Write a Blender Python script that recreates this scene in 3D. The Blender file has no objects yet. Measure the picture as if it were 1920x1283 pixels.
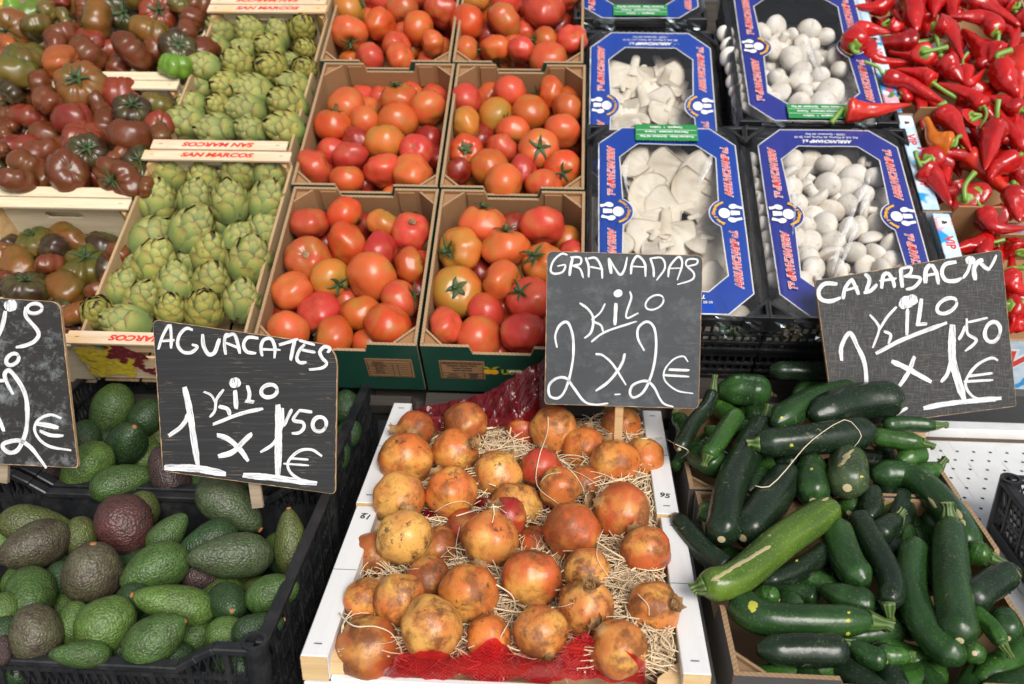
import bpy, bmesh, math, random
from mathutils import Vector, Matrix, noise
R = math.radians
SC = bpy.context.scene
COL = SC.collection

# ------------------------------------------------------------------ camera
FPX, W0, H0 = 1700.0, 1920.0, 1283.0
PITCH, YAW = 24.6, 3.65
CAM = Vector((0, 0, 1.65))
_p, _y = R(PITCH), R(YAW)
FWD = Vector((-math.sin(_y)*math.cos(_p), math.cos(_y)*math.cos(_p), -math.sin(_p)))
RGT = Vector((math.cos(_y), math.sin(_y), 0))
UPV = RGT.cross(FWD)
cam_data = bpy.data.cameras.new('camera')
cam = bpy.data.objects.new('camera', cam_data)
COL.objects.link(cam)
cam.matrix_world = Matrix.Translation(CAM) @ Matrix((RGT, UPV, -FWD)).transposed().to_4x4()
cam_data.sensor_width = 36
cam_data.lens = 36*FPX/W0
cam_data.clip_start = 0.05
cam_data.clip_end = 200
cam_data.dof.use_dof = True
cam_data.dof.focus_distance = 1.36
cam_data.dof.aperture_fstop = 4.5
SC.camera = cam

# ------------------------------------------------------------------ world, sun, exposure
SUN_EL, SUN_AZ = 41.0, 156.0       # azimuth clockwise from +Y: behind the camera, to the right
w = bpy.data.worlds.new('World'); SC.world = w; w.use_nodes = True
nt = w.node_tree
bg = nt.nodes['Background']
sky = nt.nodes.new('ShaderNodeTexSky'); sky.sky_type = 'NISHITA'; sky.sun_disc = False
sky.sun_elevation = R(SUN_EL); sky.sun_rotation = R(SUN_AZ)
sky.air_density = 1.0; sky.dust_density = 3.0; sky.ozone_density = 0.6
hs = nt.nodes.new('ShaderNodeHueSaturation'); hs.inputs['Saturation'].default_value = 0.28
nt.links.new(sky.outputs[0], hs.inputs['Color']); nt.links.new(hs.outputs[0], bg.inputs[0])
bg.inputs[1].default_value = 0.09
sun = bpy.data.lights.new('sun', 'SUN'); sun.energy = 2.0; sun.angle = R(30); sun.color = (1.0, .96, .9)
so = bpy.data.objects.new('sun', sun); COL.objects.link(so)
sd = Vector((math.sin(R(SUN_AZ))*math.cos(R(SUN_EL)), math.cos(R(SUN_AZ))*math.cos(R(SUN_EL)), math.sin(R(SUN_EL))))
so.rotation_euler = (-sd).to_track_quat('-Z', 'Y').to_euler()
SC.view_settings.view_transform = 'Standard'; SC.view_settings.look = 'None'
SC.view_settings.exposure = 0.62; SC.view_settings.gamma = 1.0
SC.view_settings.use_curve_mapping = False
SC.cycles.max_bounces = 7; SC.cycles.transparent_max_bounces = 16
SC.cycles.caustics_reflective = False; SC.cycles.caustics_refractive = False
SC.cycles.use_denoising = True

# ------------------------------------------------------------------ pixel rays and stall frames
def ray(px, py): return FWD + RGT*((px-W0/2)/FPX) + UPV*((H0/2-py)/FPX)
def at(px, py, d): return CAM + ray(px, py)*d
class Frame:                        # a level of the stall: origin, slope; local axes u (along), v (up the slope), h (normal)
    def __init__(s, o, t):
        s.o = Vector(o); s.t = t
        s.u = Vector((1, 0, 0)); s.v = Vector((0, math.cos(t), math.sin(t))); s.h = Vector((0, -math.sin(t), math.cos(t)))
        s.m = Matrix.Translation(s.o) @ Matrix((s.u, s.v, s.h)).transposed().to_4x4()
    def depth(s, px, py, h=0.0):
        r = ray(px, py); return ((s.o + s.h*h - CAM).dot(s.h))/r.dot(s.h)
    def mat(s, u, v, h=0.0, rx=0.0): return s.m @ Matrix.Translation((u, v, h)) @ Matrix.Rotation(rx, 4, 'X')
FA = Frame((0.021, 0.8368, 0.8365), 0.0)
FB = Frame((0.0161, 1.4970, 0.9575), R(30))

# ------------------------------------------------------------------ object helpers
def link(o, parent=None):
    COL.objects.link(o)
    if parent is not None: o.parent = parent
    return o
def tag(o, label=None, cat=None, group=None, kind=None):
    if label: o['label'] = label
    if cat: o['category'] = cat
    if group: o['group'] = group
    if kind: o['kind'] = kind
    return o
def empty(name, mtx):
    o = bpy.data.objects.new(name, None); o.empty_display_size = .02
    link(o); o.matrix_world = mtx; return o
def mesh(name, verts, faces, mats=None, smooth=False, fm=None, uvs=None):
    me = bpy.data.meshes.new(name); me.from_pydata([tuple(v) for v in verts], [], faces)
    if mats is not None:
        for m in (mats if isinstance(mats, (list, tuple)) else [mats]): me.materials.append(m)
    if fm: me.polygons.foreach_set('material_index', fm)
    if smooth: me.polygons.foreach_set('use_smooth', [True]*len(faces))
    if uvs:
        l = me.uv_layers.new(name='UVMap')
        for p in me.polygons:
            for li in p.loop_indices: l.data[li].uv = uvs[me.loops[li].vertex_index]
    me.update(); return me
def obj(name, me, parent=None, mtx=None):
    o = bpy.data.objects.new(name, me); link(o, parent)
    if mtx is not None: o.matrix_local = mtx
    return o
class MB:                           # mesh builder
    def __init__(s): s.v = []; s.f = []; s.m = []
    def add(s, vs, fs, mi=0):
        n = len(s.v); s.v += [Vector(v) for v in vs]; s.f += [tuple(i+n for i in f) for f in fs]; s.m += [mi]*len(fs)
    def box(s, x0, x1, y0, y1, z0, z1, mi=0):
        vs = [(x, y, z) for z in (z0, z1) for y in (y0, y1) for x in (x0, x1)]
        s.add(vs, [(0,2,3,1),(4,5,7,6),(0,1,5,4),(2,6,7,3),(0,4,6,2),(1,3,7,5)], mi)
    def bar(s, a, b, w, t, mi=0, up=Vector((0,0,1))):       # square bar from a to b
        a, b = Vector(a), Vector(b); d = (b-a).normalized()
        x = d.cross(up); x = x.normalized() if x.length > 1e-4 else Vector((1,0,0)); y = x.cross(d)
        vs = [p + x*sx*w/2 + y*sy*t/2 for p in (a, b) for sy in (-1,1) for sx in (-1,1)]
        s.add(vs, [(0,2,3,1),(4,5,7,6),(0,1,5,4),(2,6,7,3),(0,4,6,2),(1,3,7,5)], mi)
    def prism(s, poly, o, ax, ay, az, th, mi=0, mback=None, mrim=None):   # poly in (ax,ay), extruded th along az
        n = len(poly); o = Vector(o); ax, ay, az = Vector(ax), Vector(ay), Vector(az)
        vs = [o+ax*p[0]+ay*p[1] for p in poly] + [o+ax*p[0]+ay*p[1]+az*th for p in poly]
        b = len(s.v); s.v += vs
        s.f.append(tuple(b+i for i in reversed(range(n)))); s.m.append(mi)
        s.f.append(tuple(b+n+i for i in range(n))); s.m.append(mi if mback is None else mback)
        for i in range(n):
            j = (i+1) % n; s.f.append((b+i, b+j, b+n+j, b+n+i)); s.m.append(mi if mrim is None else mrim)
    def tube(s, pts, rs, n=8, mi=0, cap=True):
        rings = []; up = None
        for i, p in enumerate(pts):
            d = (Vector(pts[min(i+1, len(pts)-1)])-Vector(pts[max(i-1, 0)])).normalized()
            if up is None: up = d.orthogonal().normalized()
            x = (up - d*up.dot(d)).normalized(); up = x; y = d.cross(x)
            rings.append([Vector(p)+x*math.cos(6.2832*k/n)*rs[i]+y*math.sin(6.2832*k/n)*rs[i] for k in range(n)])
        b = len(s.v)
        for r in rings: s.v += r
        for i in range(len(rings)-1):
            for k in range(n):
                s.f.append((b+i*n+k, b+i*n+(k+1)%n, b+(i+1)*n+(k+1)%n, b+(i+1)*n+k)); s.m.append(mi)
        if cap:
            s.f.append(tuple(b+k for k in reversed(range(n)))); s.m.append(mi)
            e = b+(len(rings)-1)*n; s.f.append(tuple(e+k for k in range(n))); s.m.append(mi)
    def build(s, name, mats, parent=None, mtx=None, smooth=False, bevel=0.0, link_it=True):
        if bevel > 0:
            bm = bmesh.new(); bv = [bm.verts.new(v) for v in s.v]
            for f, mi in zip(s.f, s.m):
                try: q = bm.faces.new([bv[i] for i in f]); q.material_index = mi
                except ValueError: pass
            bmesh.ops.recalc_face_normals(bm, faces=bm.faces)
            ed = [e for e in bm.edges if len(e.link_faces) == 2 and e.calc_face_angle(0) > .5]
            bmesh.ops.bevel(bm, geom=ed, offset=bevel, segments=1, affect='EDGES', profile=.6)
            me = bpy.data.meshes.new(name); bm.to_mesh(me); bm.free()
            for m in (mats if isinstance(mats, (list, tuple)) else [mats]): me.materials.append(m)
        else:
            me = mesh(name, s.v, s.f, mats, smooth, s.m)
        return obj(name, me, parent, mtx) if link_it else me
def abox(name, mat, parent, x0, x1, y0, y1, z0, z1, bevel=.0008):
    b = MB(); b.box(x0, x1, y0, y1, z0, z1); return b.build(name, mat, parent, bevel=bevel)

# ------------------------------------------------------------------ materials
class NT:
    def __init__(s, name):
        s.m = bpy.data.materials.new(name); s.m.use_nodes = True; s.t = s.m.node_tree
        s.b = s.t.nodes['Principled BSDF']; s.out = s.t.nodes['Material Output']
    def n(s, typ, **kw):
        x = s.t.nodes.new(typ)
        for k, v in kw.items():
            if k.startswith('i_'):
                x.inputs[int(k[2:]) if k[2:].isdigit() else k[2:].replace('_', ' ')].default_value = v
            else: setattr(x, k, v)
        return x
    def l(s, a, b): s.t.links.new(a, b)
    def co(s, kind='Object'): return s.n('ShaderNodeTexCoord').outputs[kind]
    def rnd(s): return s.n('ShaderNodeObjectInfo').outputs['Random']
    def shift(s, co):                                   # object-random offset of coordinates
        m = s.n('ShaderNodeVectorMath', operation='ADD'); q = s.n('ShaderNodeMath', operation='MULTIPLY', i_1=37.0)
        s.l(s.rnd(), q.inputs[0]); s.l(co, m.inputs[0]); s.l(q.outputs[0], m.inputs[1]); return m.outputs[0]
    def scale(s, co, v):
        m = s.n('ShaderNodeVectorMath', operation='MULTIPLY'); s.l(co, m.inputs[0]); m.inputs[1].default_value = v; return m.outputs[0]
    def noise(s, co, scale, detail=3, rough=.5, dist=0.0):
        x = s.n('ShaderNodeTexNoise'); x.inputs['Scale'].default_value = scale; x.inputs['Detail'].default_value = detail
        x.inputs['Roughness'].default_value = rough; x.inputs['Distortion'].default_value = dist; s.l(co, x.inputs['Vector']); return x.outputs['Fac']
    def voro(s, co, scale, out='Distance', feature='F1'):
        x = s.n('ShaderNodeTexVoronoi', feature=feature); x.inputs['Scale'].default_value = scale; s.l(co, x.inputs['Vector']); return x.outputs[out]
    def ramp(s, f, *st):
        x = s.n('ShaderNodeValToRGB'); cr = x.color_ramp
        while len(cr.elements) < len(st): cr.elements.new(.5)
        for e, (p, c) in zip(cr.elements, st):
            e.position = p; e.color = c if hasattr(c, '__len__') and len(c) == 4 else ((*c, 1) if hasattr(c, '__len__') else (c, c, c, 1))
        s.l(f, x.inputs[0]); return x.outputs[0]
    def mix(s, f, a, b, mode='MIX'):
        x = s.n('ShaderNodeMix', data_type='RGBA', blend_type=mode)
        for i, v in ((0, f), (6, a), (7, b)):
            if hasattr(v, 'is_output'): s.l(v, x.inputs[i])
            elif i == 0: x.inputs[0].default_value = v
            else: x.inputs[i].default_value = (*v, 1) if len(v) == 3 else v
        return x.outputs[2]
    def math(s, op, a, b=0.0, clamp=False):
        x = s.n('ShaderNodeMath', operation=op, use_clamp=clamp)
        for i, v in ((0, a), (1, b)):
            if hasattr(v, 'is_output'): s.l(v, x.inputs[i])
            else: x.inputs[i].default_value = v
        return x.outputs[0]
    def objcol(s):
        x = s.n('ShaderNodeObjectInfo'); return x.outputs['Color'], x.outputs['Alpha']
    def bump(s, h, strength=.3, dist=.001, chain=None):
        x = s.n('ShaderNodeBump'); x.inputs['Strength'].default_value = strength; x.inputs['Distance'].default_value = dist
        s.l(h, x.inputs['Height'])
        if chain is not None: s.l(chain, x.inputs['Normal'])
        s.l(x.outputs[0], s.b.inputs['Normal']); return x.outputs[0]
    def set(s, base=None, rough=None, **kw):
        for k, v in (('Base Color', base), ('Roughness', rough), *((k.replace('_', ' '), v) for k, v in kw.items())):
            if v is None: continue
            if hasattr(v, 'is_output'): s.l(v, s.b.inputs[k])
            else: s.b.inputs[k].default_value = (*v, 1) if hasattr(v, '__len__') and len(v) == 3 else v
        return s.m
M = {}
def mk_tomato(name, green=(.27,.19,.028), speck=.3, dark=None):
    n = NT(name); c, a = n.objcol(); co = n.shift(n.co())
    big = n.noise(co, 26, 2, .5, .6)
    sp = n.t.nodes.new('ShaderNodeSeparateXYZ'); n.l(n.co(), sp.inputs[0])
    # green shoulders near the stem end (local +Z), blotches elsewhere
    z = n.math('MULTIPLY', sp.outputs['Z'], 14.0)
    k = n.math('ADD', n.math('ADD', z, n.math('MULTIPLY', big, 1.6)), n.math('SUBTRACT', n.math('MULTIPLY', a, 1.3), 1.85))
    f = n.ramp(n.math('MULTIPLY', k, 1.4), (.0, 0.0), (.9, 1.0))
    f = n.math('MULTIPLY', f, a)
    col = n.mix(f, c, green)
    stk = n.ramp(n.noise(n.scale(co, (1, 1, .35)), 60, 3, .6), (.45, 0.0), (.62, 1.0)); msk = n.ramp(n.noise(co, 24, 2), (.35, 0.0), (.6, 1.0))
    col = n.mix(n.math('MULTIPLY', n.math('MULTIPLY', stk, msk), n.math('ADD', .16, n.math('MULTIPLY', a, .75))), col, n.mix(.3, green, c))
    blot = n.ramp(n.noise(co, 70, 4, .65), (.35, 0.0), (.75, 1.0))
    col = n.mix(n.math('MULTIPLY', blot, .28), col, n.mix(.5, col, (1.0, .75, .35), 'MULTIPLY') if dark is None else dark)
    hv = n.n('ShaderNodeHueSaturation'); n.l(col, hv.inputs['Color']); n.l(n.math('ADD', n.math('MULTIPLY', n.noise(co, 12, 1), .5), .75), hv.inputs['Value'])
    sc = n.ramp(n.voro(n.shift(n.co()), 80), (.0, 1.0), (.13, 0.0))
    scm = n.math('MULTIPLY', sc, n.ramp(n.noise(co, 30, 1), (.56, 0.0), (.62, 1.0)))
    fin = n.mix(n.math('MULTIPLY', scm, speck*2.2, True), hv.outputs[0], (.16, .11, .05))
    n.bump(n.noise(co, 340, 3), .12, .0006)
    rg = n.math('ADD', n.math('MULTIPLY', n.noise(co, 45, 3), .22), .19)
    return n.set(fin, rg, Coat_Weight=.12, Coat_Roughness=.12, Specular_IOR_Level=.38)
M['tomato'] = mk_tomato('tomato_skin')
M['heirloom'] = mk_tomato('ribbed_tomato_skin', green=(.075,.085,.014), speck=.1, dark=(.05,.02,.012))

def mk_calyx():
    n = NT('calyx_green'); co = n.shift(n.co())
    return n.set(n.ramp(n.noise(co, 60, 3), (.3, (.014,.032,.009)), (.7, (.055,.095,.024))), .6)
M['calyx'] = mk_calyx()
def mk_cork():
    n = NT('stem_scar_cork'); co = n.shift(n.co())
    n.bump(n.noise(co, 300, 3), .5, .001)
    return n.set(n.ramp(n.noise(co, 120, 3), (.3, (.09,.05,.025)), (.7, (.30,.20,.10))), .85)
M['cork'] = mk_cork()
def mk_nub():
    n = NT('avocado_stem_nub'); return n.set((.30,.13,.045), .75)
M['nub'] = mk_nub()

def mk_artichoke():
    n = NT('artichoke_bract'); c, a = n.objcol(); uv = n.co('UV')
    sp = n.t.nodes.new('ShaderNodeSeparateXYZ'); n.l(uv, sp.inputs[0]); u, v = sp.outputs[0], sp.outputs[1]
    co = n.shift(n.co())
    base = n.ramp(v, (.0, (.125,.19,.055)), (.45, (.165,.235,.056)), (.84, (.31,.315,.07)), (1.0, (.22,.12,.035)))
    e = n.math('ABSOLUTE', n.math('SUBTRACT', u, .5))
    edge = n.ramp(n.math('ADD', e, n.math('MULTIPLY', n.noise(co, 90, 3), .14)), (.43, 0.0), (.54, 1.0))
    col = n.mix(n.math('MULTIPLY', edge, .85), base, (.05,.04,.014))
    vein = n.n('ShaderNodeTexWave', wave_type='BANDS', bands_direction='X'); vein.inputs['Scale'].default_value = 9; vein.inputs['Distortion'].default_value = 1.2
    n.l(uv, vein.inputs['Vector'])
    col = n.mix(n.math('MULTIPLY', vein.outputs['Fac'], .16), col, (.33,.37,.13))
    sp2 = n.ramp(n.noise(co, 110, 5, .75), (.59, 0.0), (.66, 1.0))
    col = n.mix(n.math('MULTIPLY', sp2, .7), col, (.09,.055,.022))
    col = n.mix(1.0, col, c, 'MULTIPLY')
    col = n.mix(n.math('MULTIPLY', n.noise(co, 25, 2), .22), col, (.19,.25,.16))
    n.bump(vein.outputs['Fac'], .35, .0010)
    return n.set(col, .45, Specular_IOR_Level=.4)
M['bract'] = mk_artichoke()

def mk_avocado():
    n = NT('avocado_skin'); c, a = n.objcol(); co = n.shift(n.co()); c = n.mix(1.0, c, (.86,.86,.86), 'MULTIPLY')
    v = n.voro(co, 330, 'Distance', 'SMOOTH_F1'); big = n.noise(co, 32, 4, .6)
    patch = n.ramp(big, (.35, 0.0), (.68, 1.0))
    pur = n.math('MULTIPLY', patch, a)
    col = n.mix(pur, c, (.042,.024,.022)); col = n.mix(n.ramp(n.noise(co, 55, 4, .6), (.45, 0.0), (.65, .55)), col, n.mix(1.0, col, (.45,.5,.4), 'MULTIPLY'))
    col = n.mix(n.ramp(v, (.12, .55), (.6, 0.0)), col, n.mix(.0, n.mix(1.0, col, (2.1,2.3,1.9), 'MULTIPLY'), (0,0,0)))
    sp = n.ramp(n.voro(co, 240), (.0, 1.0), (.10, 0.0))
    col = n.mix(n.math('MULTIPLY', sp, .65), col, (.26,.27,.10))
    rs = n.math('MULTIPLY', n.ramp(n.noise(co, 24, 5, .7, .8), (.68, 0.0), (.73, 1.0)), .7)
    col = n.mix(rs, col, (.17,.10,.055))
    b1 = n.bump(n.noise(co, 85, 3), .35, .003)
    n.bump(v, .7, .0022, b1)
    return n.set(col, n.math('ADD', .32, n.math('MULTIPLY', big, .2)), Specular_IOR_Level=.42)
M['avocado'] = mk_avocado()

def mk_pom():
    n = NT('pomegranate_rind'); c, a = n.objcol(); co = n.shift(n.co())
    blush = n.ramp(n.noise(co, 17, 2, .5, .4), (.38, 0.0), (.7, 1.0))
    col = n.mix(blush, c, n.mix(.75, c, (.46,.075,.02)))
    yl = n.ramp(n.noise(n.scale(co, (1.3, .8, 1)), 21, 2), (.5, 0.0), (.72, 1.0))
    col = n.mix(n.math('MULTIPLY', yl, .75), col, (.70,.40,.085))
    russ = n.ramp(n.noise(co, 26, 7, .68, .25), (.47, 0.0), (.60, 1.0))
    col = n.mix(n.math('MULTIPLY', russ, n.math('ADD', .55, n.math('MULTIPLY', a, .45))), col, (.17,.050,.012))
    fine = n.ramp(n.noise(co, 150, 6, .8, .2), (.54, 0.0), (.63, 1.0))
    col = n.mix(n.math('MULTIPLY', fine, .5), col, (.20,.10,.04))
    dk = n.math('MULTIPLY', n.ramp(n.noise(co, 70, 6, .78), (.57, 0.0), (.62, 1.0)), n.ramp(n.noise(co, 19, 1), (.47, 0.0), (.56, 1.0)))
    col = n.mix(n.math('MULTIPLY', dk, .9), col, (.075,.038,.016))
    wsh = n.math('MULTIPLY', n.ramp(n.noise(co, 160, 6, .8, 2.0), (.56, 0.0), (.64, 1.0)), n.ramp(n.noise(n.scale(co, (1, 1.2, .9)), 15, 1), (.56, 0.0), (.66, 1.0)))
    col = n.mix(n.math('MULTIPLY', wsh, .75), col, (.36,.27,.19))
    b1 = n.bump(n.noise(co, 48, 3, .6), .35, .003)
    n.bump(n.noise(co, 420, 4), .3, .0008, b1)
    return n.set(col, n.math('ADD', .31, n.math('MULTIPLY', russ, .24)), Specular_IOR_Level=.42)
M['pom'] = mk_pom()
def mk_pomcrown():
    n = NT('pomegranate_crown'); co = n.shift(n.co())
    return n.set(n.ramp(n.noise(co, 80, 5, .7), (.3, (.09,.045,.018)), (.7, (.42,.22,.08))), .7)
M['pomcrown'] = mk_pomcrown()

def mk_zuc():
    n = NT('courgette_skin'); c, a = n.objcol(); uv = n.co('UV'); co = n.shift(n.co())
    sp = n.t.nodes.new('ShaderNodeSeparateXYZ'); n.l(uv, sp.inputs[0])
    cb = n.t.nodes.new('ShaderNodeCombineXYZ'); n.l(n.math('MULTIPLY', sp.outputs[0], 9.0), cb.inputs[0]); n.l(n.math('MULTIPLY', sp.outputs[1], 1.6), cb.inputs[1]); n.l(n.rnd(), cb.inputs[2])
    cc = cb.outputs[0]
    st = n.ramp(n.noise(cc, 1.3, 2, .5), (.4, 0.0), (.75, 1.0))
    lt = n.mix(1.0, c, (2.7,2.2,1.6), 'MULTIPLY')
    col = n.mix(n.math('MULTIPLY', st, .6), c, lt)
    al = n.t.nodes.new('ShaderNodeCombineXYZ'); n.l(n.math('MULTIPLY', sp.outputs[1], 2.2), al.inputs[0]); n.l(n.math('MULTIPLY', n.rnd(), 30.0), al.inputs[1])
    col = n.mix(n.ramp(n.noise(al.outputs[0], 1.6, 1), (.42, .5), (.6, 0.0)), col, n.mix(1.0, col, (.42,.5,.5), 'MULTIPLY'))
    spk = n.ramp(n.voro(co, 210), (.0, 1.0), (.30, 0.0))
    col = n.mix(n.math('MULTIPLY', spk, n.math('ADD', .22, n.math('MULTIPLY', a, .7))), col, n.mix(.45, lt, (.30,.38,.13)))
    bl = n.ramp(n.voro(co, 34), (.0, 1.0), (.075, 0.0))
    col = n.mix(n.math('MULTIPLY', bl, n.math('MULTIPLY', n.ramp(n.noise(co, 14, 1), (.5, 0.0), (.56, 1.0)), .8)), col, (.28,.36,.05))
    scr = n.math('MULTIPLY', n.ramp(n.noise(n.scale(co, (1, 1, 1.0)), 60, 6, .75, 2.2), (.60, 0.0), (.64, 1.0)), n.ramp(n.noise(co, 15, 1), (.60, 0.0), (.65, 1.0)))
    col = n.mix(n.math('MULTIPLY', scr, .65), col, (.36,.32,.17))
    dust = n.noise(co, 28, 6, .7)
    col = n.mix(n.math('MULTIPLY', dust, .045), col, (.20,.24,.17))
    b1 = n.bump(n.noise(co, 70, 2), .22, .003)
    n.bump(n.noise(co, 500, 2), .15, .0006, b1)
    return n.set(col, n.math('ADD', .15, n.math('MULTIPLY', dust, .22)), Specular_IOR_Level=.42)
M['zuc'] = mk_zuc()
def mk_zstem():
    n = NT('courgette_stem'); uv = n.co('UV'); sp = n.t.nodes.new('ShaderNodeSeparateXYZ'); n.l(uv, sp.inputs[0])
    w_ = n.n('ShaderNodeTexWave', wave_type='BANDS', bands_direction='X'); w_.inputs['Scale'].default_value = 2.6; n.l(uv, w_.inputs['Vector'])
    col = n.mix(w_.outputs['Fac'], (.030,.070,.015), (.12,.18,.045))
    n.bump(w_.outputs['Fac'], .6, .002)
    return n.set(col, .5)
M['zstem'] = mk_zstem()
def mk_flat(name, col, rough=.5, var=.12, sc=60, bumpk=0.0, **kw):
    n = NT(name); co = n.shift(n.co())
    c = n.mix(n.noise(co, sc, 4, .6), tuple(x*(1-var) for x in col), tuple(min(1, x*(1+var)) for x in col))
    if bumpk: n.bump(n.noise(co, sc*4, 3), bumpk, .001)
    return n.set(c, rough, **kw)
M['zcut'] = mk_flat('courgette_cut_end', (.50,.42,.24), .8, .3, 300)

def mk_pepper():
    n = NT('pepper_skin'); c, a = n.objcol(); co = n.shift(n.co())
    col = n.mix(n.ramp(n.noise(co, 22, 2), (.3, 0.0), (.8, 1.0)), c, n.mix(1.0, c, (.62,.5,.6), 'MULTIPLY'))
    col = n.mix(n.math('MULTIPLY', n.ramp(n.noise(co, 300, 2), (.6, 0.0), (.75, 1.0)), .10), col, (.8,.25,.15))
    b = n.bump(n.noise(co, 60, 4, .6), .45, .004)
    n.bump(n.noise(n.scale(co, (1, 1, .4)), 160, 3), .1, .001, b)
    return n.set(col, n.math('ADD', .13, n.math('MULTIPLY', n.noise(co, 60, 2), .12)), Coat_Weight=.35, Coat_Roughness=.06)
M['pepper'] = mk_pepper()
M['pstem'] = mk_flat('pepper_stem', (.17,.30,.045), .38, .35, 60)

def mk_mush():
    n = NT('mushroom_cap'); co = n.shift(n.co())
    c = n.ramp(n.noise(co, 40, 4, .6), (.3, (.68,.59,.47)), (.5, (.80,.755,.68)), (.75, (.83,.80,.745)))
    sp = n.math('MULTIPLY', n.ramp(n.noise(co, 95, 5, .75), (.56, 0.0), (.68, 1.0)), .65)
    c = n.mix(sp, c, (.52,.36,.20))
    n.bump(n.noise(co, 150, 4), .2, .001)
    return n.set(c, .6)
M['mush'] = mk_mush()
def mk_oyster():
    n = NT('oyster_mushroom_flesh'); uv = n.co('UV'); co = n.shift(n.co())
    sp = n.t.nodes.new('ShaderNodeSeparateXYZ'); n.l(uv, sp.inputs[0])
    w_ = n.n('ShaderNodeTexWave', wave_type='BANDS', bands_direction='X'); w_.inputs['Scale'].default_value = 16; w_.inputs['Distortion'].default_value = 2.5; w_.inputs['Detail'].default_value = 1
    n.l(uv, w_.inputs['Vector'])
    c = n.ramp(n.noise(co, 30, 5, .6), (.3, (.66,.57,.44)), (.55, (.82,.75,.62)), (.8, (.88,.83,.73)))
    c = n.mix(n.math('MULTIPLY', w_.outputs['Fac'], .16), c, (.50,.42,.33))
    c = n.mix(n.ramp(sp.outputs[1], (.90, 0.0), (1.0, .6)), c, (.42,.29,.16))
    n.bump(w_.outputs['Fac'], .22, .0015)
    return n.set(c, .6)
M['oyster'] = mk_oyster()
def mk_oycap():
    n = NT('oyster_mushroom_cap'); co = n.shift(n.co()); uv = n.co('UV'); sp = n.t.nodes.new('ShaderNodeSeparateXYZ'); n.l(uv, sp.inputs[0])
    c = n.ramp(n.noise(co, 28, 5, .6), (.3, (.50,.43,.35)), (.55, (.66,.59,.49)), (.8, (.76,.70,.60)))
    c = n.mix(n.ramp(sp.outputs[1], (.1, .35), (.7, 0.0)), c, (.40,.35,.30))
    c = n.mix(n.math('MULTIPLY', n.ramp(n.noise(co, 80, 5, .7), (.58, 0.0), (.68, 1.0)), .4), c, (.42,.30,.18))
    n.bump(n.noise(co, 60, 4), .3, .002)
    return n.set(c, .5)
M['oycap'] = mk_oycap()

def mk_wood(name, a, b, rough=.6, sc=1.0, grain=1.0, stain=0.0):
    n = NT(name); co = n.shift(n.co())
    g = n.noise(n.scale(co, (6*sc, 90*sc, 90*sc)), 1.0, 4, .6, .5)
    c = n.ramp(g, (.3, b), (.62, a))
    c = n.mix(n.math('MULTIPLY', n.noise(co, 9, 3), .35), c, b)
    sf = n.ramp(n.noise(co, 35, 7, .75), (.60, 0.0), (.72, 1.0)); c = n.mix(n.math('MULTIPLY', sf, .28), c, tuple(x*.45 for x in b))
    f = n.ramp(n.noise(n.scale(co, (20, 400, 400)), 1.0, 2), (.55, 0.0), (.7, 1.0))
    c = n.mix(n.math('MULTIPLY', f, .2*grain), c, tuple(x*.55 for x in b))
    if stain:
        s_ = n.ramp(n.noise(co, 14, 5, .6), (.5, 0.0), (.62, 1.0)); c = n.mix(n.math('MULTIPLY', s_, stain), c, (.74,.40,.12))
    n.bump(g, .25*grain, .001)
    return n.set(c, rough)
M['poplar'] = mk_wood('poplar_board', (.74,.64,.46), (.62,.50,.32))
M['poplar_pink'] = mk_wood('poplar_board_printed', (.74,.60,.44), (.60,.43,.27), stain=.45)
M['poplar_post'] = mk_wood('poplar_post', (.62,.42,.20), (.45,.27,.11))
M['plywood'] = mk_wood('thin_plywood', (.48,.33,.18), (.36,.23,.115))
M['white_wood'] = mk_wood('white_painted_wood', (.76,.76,.755), (.70,.70,.695), .55, grain=.12)
M['pine_end'] = mk_wood('sawn_pine', (.72,.52,.28), (.58,.38,.18))
M['dark_beam'] = mk_wood('weathered_dark_beam', (.050,.040,.032), (.022,.018,.015), .8)
M['stake_grey'] = mk_wood('weathered_stake_wood', (.34,.27,.19), (.20,.15,.10), .85)
M['stake'] = mk_wood('stake_wood', (.50,.31,.14), (.36,.20,.08))

def mk_card(name, col, flute=0.0, rough=.85, spots=False):
    n = NT(name); co = n.co(); sco = n.shift(co)
    w_ = n.n('ShaderNodeTexWave', wave_type='BANDS', bands_direction='DIAGONAL'); w_.inputs['Scale'].default_value = 60; n.l(co, w_.inputs['Vector'])
    c = n.mix(n.noise(sco, 40, 5, .6), tuple(x*.82 for x in col), tuple(min(1, x*1.12) for x in col))
    if flute:
        wv = n.n('ShaderNodeTexWave', wave_type='BANDS', bands_direction='DIAGONAL', wave_profile='SIN'); wv.inputs['Scale'].default_value = 80; wv.inputs['Distortion'].default_value = 3.0; wv.inputs['Detail Scale'].default_value = 3
        n.l(co, wv.inputs['Vector'])
        c = n.mix(n.ramp(wv.outputs['Fac'], (.35, 1.0), (.65, 0.0)), (.36,.235,.13), (.275,.17,.09)); n.bump(wv.outputs['Fac'], .25, .002)
    if spots:
        s1 = n.ramp(n.noise(sco, 13, 2), (.565, 0.0), (.585, 1.0)); s2 = n.ramp(n.noise(n.scale(sco, (1.1, .9, 1)), 17, 1), (.60, 0.0), (.63, 1.0))
        c = n.mix(n.ramp(n.noise(sco, 22, 5, .7), (.4, 0.0), (.7, .8)), c, (.82,.84,.86))
        c = n.mix(s1, c, (.02,.28,.60)); c = n.mix(n.math('MULTIPLY', s2, .6), c, (.70,.17,.24))
    n.bump(n.noise(n.scale(co, (3, 3, 3)), 60, 4), .15, .001)
    return n.set(c, rough)
M['kraft'] = mk_card('kraft_cardboard', (.30,.155,.066))
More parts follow.
